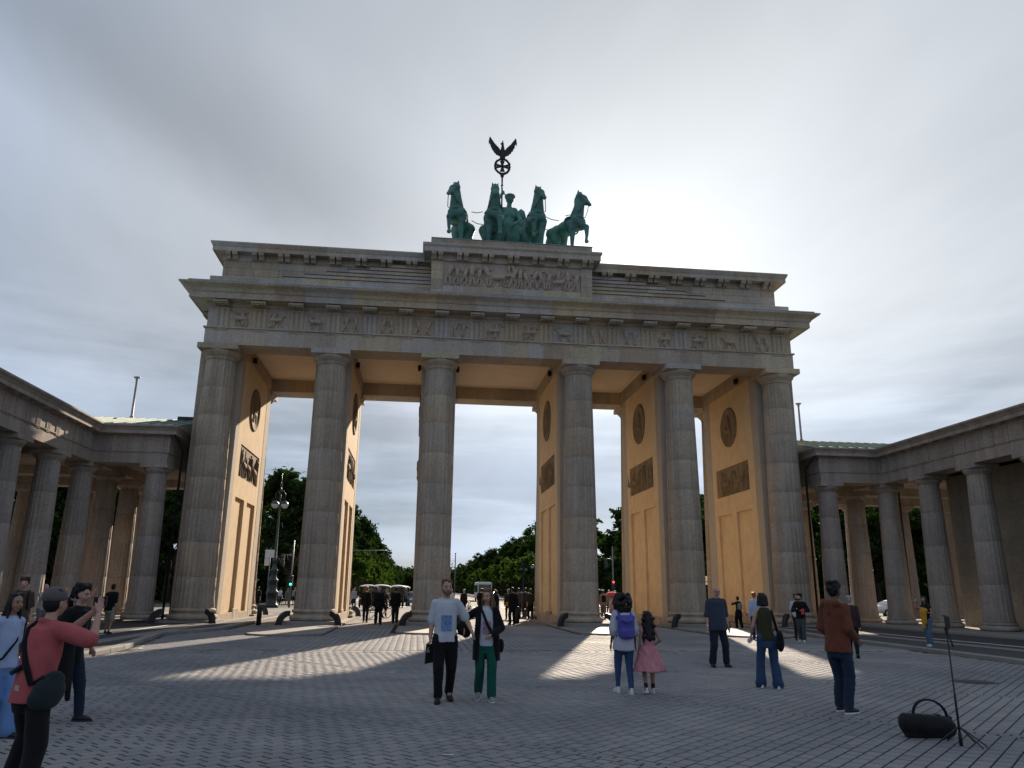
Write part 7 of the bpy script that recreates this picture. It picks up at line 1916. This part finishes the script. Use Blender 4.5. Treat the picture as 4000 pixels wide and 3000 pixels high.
def rickshaw(x, y, rz, label, col=(0.42, 0.44, 0.45)):
    t = thing('cycle_rickshaw', label, 'rickshaw', (x, y, 0), rz, 'rickshaws waiting behind the gate')
    q = MB(); vs = []; nx, ny = 6, 8
    for j in range(ny + 1):
        for i in range(nx + 1):
            u, v = i / nx * 2 - 1, j / ny * 2 - 1
            vs.append((u * 0.72, v * 1.05, 2.12 - 0.12 * u * u - 0.10 * v * v))
    fs = [(j * (nx + 1) + i, j * (nx + 1) + i + 1, (j + 1) * (nx + 1) + i + 1, (j + 1) * (nx + 1) + i) for j in range(ny) for i in range(nx)]
    q.add(vs, fs, 0, True); q.add([(a, b_, c_ - 0.05) for a, b_, c_ in vs], [f[::-1] for f in fs], 0, True)
    q.obj('roof', simple('canopy_%d' % len(bpy.data.materials), col, 0.4, 0.4, 0.05), t, True)
    for sx in (-1, 1):
        for sy in (-0.9, 0.85):
            q = MB(); q.tube([(sx * 0.62, sy, 0.5), (sx * 0.64, sy, 2.0)], 0.03, 6); q.obj('post', M['iron'], t, True)
        q = MB(); q.tube([(sx * 0.6 - 0.04, 0.6, 0.36), (sx * 0.6 + 0.04, 0.6, 0.36)], 0.36, 16); q.obj('wheel', M['tyre'], t, True)
    q = MB(); q.box(-0.58, 0.58, -0.2, 0.95, 0.45, 0.85, 0.06); q.box(-0.58, 0.58, 0.75, 0.98, 0.86, 1.5, 0.06); q.obj('seat', DARK, t, True)
    q = MB(); q.box(-0.5, 0.5, -1.0, -0.95, 1.0, 1.85, 0.02); q.obj('windshield', M['carglass'], t, True)
    q = MB(); q.tube([(0, -1.2, 0.4), (0, -0.2, 0.45)], 0.05, 8); q.tube([(0, -1.25, 0.33), (0, -1.05, 1.05)], 0.03, 6); q.obj('frame', M['iron'], t, True)
    q = MB(); q.tube([(-0.04, -1.25, 0.34), (0.04, -1.25, 0.34)], 0.34, 16); q.obj('wheel', M['tyre'], t, True)
rickshaw(-7.6, 32.0, rd(12), 'white roofed rickshaw nearest of the row beyond the second passage'); rickshaw(-6.3, 38.0, rd(8), 'white roofed rickshaw second in the row beyond the second passage'); rickshaw(-6.0, 46.0, rd(8), 'white roofed rickshaw third in the row beyond the second passage'); rickshaw(-9.0, 36.5, rd(15), 'white roofed rickshaw parked left of the row beyond the second passage')
def bus(x, y, rz, label, h=3.4):
    t = thing('tour_bus', label, 'bus', (x, y, -0.12), rz); m = simple('bus_white', (0.62, 0.63, 0.62), 0.35, 0.5, 0.05)
    q = MB(); q.box(-1.25, 1.25, -4.5, 4.5, 0.4, h, 0.18); q.obj('body', m, t, True)
    q = MB(); q.box(-1.08, 1.08, -4.53, -4.49, 1.3, h - 0.45, 0.02); q.obj('windscreen', M['carglass'], t, True)
    for sg in (-1, 1):
        for k in range(5): q = MB(); q.box(*sorted((sg * 1.24, sg * 1.265)), -3.9 + k * 1.6, -2.5 + k * 1.6, 1.5, h - 0.55, 0.01); q.obj('side_window', M['carglass'], t, True)
        for wy in (-3, 3): q = MB(); q.tube([(sg * 0.95, wy, 0.48), (sg * 1.2, wy, 0.48)], 0.48, 16); q.obj('wheel', M['tyre'], t, True)
    q = MB(); q.box(-1.0, 1.0, -4.55, -4.5, 0.5, 0.75, 0.01); q.obj('bumper', M['iron'], t, True)
bus(7.4, 105, rd(0), 'white roofed bus far down the avenue behind the woman in the black coat', 3.3); bus(-2.9, 128, rd(0), 'small white bus far down the avenue left of the third column', 3.0)
# red parasol over the crowd
t = thing('parasol', 'red parasol above the crowd in the fourth passage', 'parasol', (10.75, 21.7, 0)); q = MB()
q.lathe([(0.62, 1.42), (0.58, 1.50), (0.40, 1.62), (0.15, 1.69), (0.02, 1.70)], 16); q.obj('canopy', cloth('red_parasol', (0.55, 0.05, 0.06)), t, True)
q = MB(); q.tube([(0, 0, 0), (0, 0, 1.7)], 0.02, 6); q.obj('pole', M['steel'], t, True); q = MB(); q.lathe([(0.32, 0), (0.30, 0.45), (0.36, 0.5), (0.30, 1.1), (0.05, 1.35)], 12); q.obj('stall_cloth', cloth('pale_rose', (0.4, 0.3, 0.3)), t, True)
t = thing('suitcase', 'black suitcase tilted on its wheels beside the middle pier', 'suitcase', (3.0, 11.4, 0)); q = MB(); q.box(-0.25, 0.25, -0.12, 0.12, 0.08, 0.66, 0.04, 0, Matrix.Rotation(0.35, 4, 'Y')); q.obj('shell', M['iron'], t, True)
q = MB(); q.tube([(0.05, 0.0, 0.6), (0.34, 0.0, 1.0), (0.30, 0.1, 1.0)], 0.012, 6); q.obj('handle', M['steel'], t, True)
# speaker and things on the kerb near the fourth passage
# phone tripod and bag in front on the right
t = thing('phone_tripod', 'thin black tripod with a phone clamped on top', 'tripod', (1.85, -30.45, 0))
q = MB(); q.tube([(0, 0, 0.10), (0, 0, 0.55), (0, 0, 0.56), (0, 0, 1.22)], [0.013, 0.013, 0.0095, 0.0095], 10); q.lathe([(0.02, 0.0), (0.02, 0.13), (0.014, 0.15)], 10, (0, 0, 0.0)); q.obj('pole', M['iron'], t, True)
for k, a in enumerate((2.9, -0.55, 0.35, -1.2, 1.5)):
    q = MB(); q.tube([(0.012 * math.cos(a), 0.012 * math.sin(a), 0.20), (0.17 * math.cos(a), 0.17 * math.sin(a), 0.085), (0.26 * math.cos(a), 0.26 * math.sin(a), 0.012)], [0.008, 0.007, 0.007], 8); q.obj('leg', M['iron'], t, True)
q = MB(); q.ball((0, 0, 1.235), 0.022, 10, 8); q.box(-0.02, 0.02, -0.012, 0.012, 1.245, 1.275, 0.004); q.tube([(0.01, 0, 1.23), (0.035, 0, 1.17), (0.06, 0, 1.08)], 0.0085, 8); q.obj('ball_head', M['iron'], t, True)
q = MB(); q.box(-0.024, 0.024, -0.012, 0.014, 1.275, 1.30, 0.004); q.box(-0.03, 0.03, -0.012, 0.014, 1.425, 1.437, 0.003); q.obj('clamp', M['iron'], t, True)
q = MB(); q.box(-0.037, 0.037, -0.006, 0.006, 1.285, 1.425, 0.003, 0, RZ(0.2)); po = q.obj('phone', simple('phone_black', (0.01, 0.01, 0.012), 0.2, 0.5)); po.location = (1.85 + 0.012, -30.45 - 0.016, 0); tag(po, 'upright black phone in the tripod clamp', 'phone')
BAGM = cloth('bag_nylon', (0.010, 0.010, 0.012), 0.6, 0.4)
q = MB(); q.loft([(-0.36, 0.02, 0.13, 0.001, 0.001)], 4) if False else None
q.capsule((-0.27, 0.02, 0.145), (0.20, -0.02, 0.125), 0.125, 0.115, 16); q.ball((-0.30, 0.02, 0.15), (0.10, 0.12, 0.125)); q.ball((0.05, 0.0, 0.12), (0.26, 0.14, 0.12)); q.ball((0.26, -0.03, 0.11), (0.10, 0.11, 0.10)); q.box(-0.34, 0.28, -0.07, 0.07, 0.0, 0.06, 0.02)
bg = remeshed(q, 'duffel_bag', BAGM, 0.012, 3, None, None, True, folds_post(0.007, 77, 18)); bg.scale = (0.88, 0.95, 1.05); bg.location = (1.83, -29.92, 0); bg.rotation_euler = (0, 0, -0.12)
tag(bg, 'black duffel bag with an upright strap lying by the tripod', 'bag')
q = MB(); pts = [(-0.20 + 0.22 * (1 - math.cos(math.pi * k / 14)) * 1.05, 0.0, 0.235 + 0.20 * math.sin(math.pi * k / 14) * (1 - 0.25 * k / 14)) for k in range(15)]
for s_ in (-1, 0, 1): q.tube([(a, b_ + s_ * 0.02, c_) for a, b_, c_ in pts], 0.011, 6)
q.obj('strap', BAGM, bg, True)
q = MB(); q.box(0.10, 0.16, -0.05, 0.05, 0.225, 0.26, 0.01); q.box(0.26, 0.31, -0.06, 0.06, 0.14, 0.24, 0.015); q.obj('buckle', M['iron'], bg, True)
t = thing('manhole_cover', 'round dark manhole cover in the paving on the right', 'manhole cover', (6.75, -24.1, 0)); q = MB(); q.lathe([(0.43, -0.02), (0.43, 0.004), (0.38, 0.005), (0.37, 0.001)], 32); q.obj('rim', M['iron'], t, True)
q = MB(); q.lathe([(0.365, -0.02), (0.365, 0.003)], 32)
for k in range(6): a = k * math.pi / 3; q.box(-0.04 + 0.2 * math.cos(a), 0.04 + 0.2 * math.cos(a), -0.03 + 0.2 * math.sin(a), 0.03 + 0.2 * math.sin(a), 0.0, 0.006)
q.obj('lid', M['asphalt'], t, True)
q = MB(); q.add([(-0.09, -0.03, 0.004), (0.08, -0.04, 0.006), (0.09, 0.03, 0.012), (-0.02, 0.045, 0.004)], [(0, 1, 2, 3)]); q.add([(-0.09, -0.03, 0.003), (0.08, -0.04, 0.005), (0.09, 0.03, 0.011), (-0.02, 0.045, 0.003)], [(3, 2, 1, 0)]); s1 = q.obj('paper_scrap', SHOEW); s1.location = (-4.9, -22.2, 0.003); tag(s1, 'white paper scrap on the paving left of the walking couple', 'litter', 'paper scraps')
q = MB(); q.add([(-0.06, -0.012, 0.003), (0.06, -0.016, 0.004), (0.055, 0.012, 0.008), (-0.055, 0.014, 0.003)], [(0, 1, 2, 3)]); q.add([(-0.06, -0.012, 0.002), (0.06, -0.016, 0.003), (0.055, 0.012, 0.007), (-0.055, 0.014, 0.002)], [(3, 2, 1, 0)]); s2 = q.obj('paper_scrap', SHOEW); s2.location = (-4.03, -30.6, 0.003); tag(s2, 'thin white paper strip on the paving in front of the couple', 'litter', 'paper scraps')
flush_jobs()
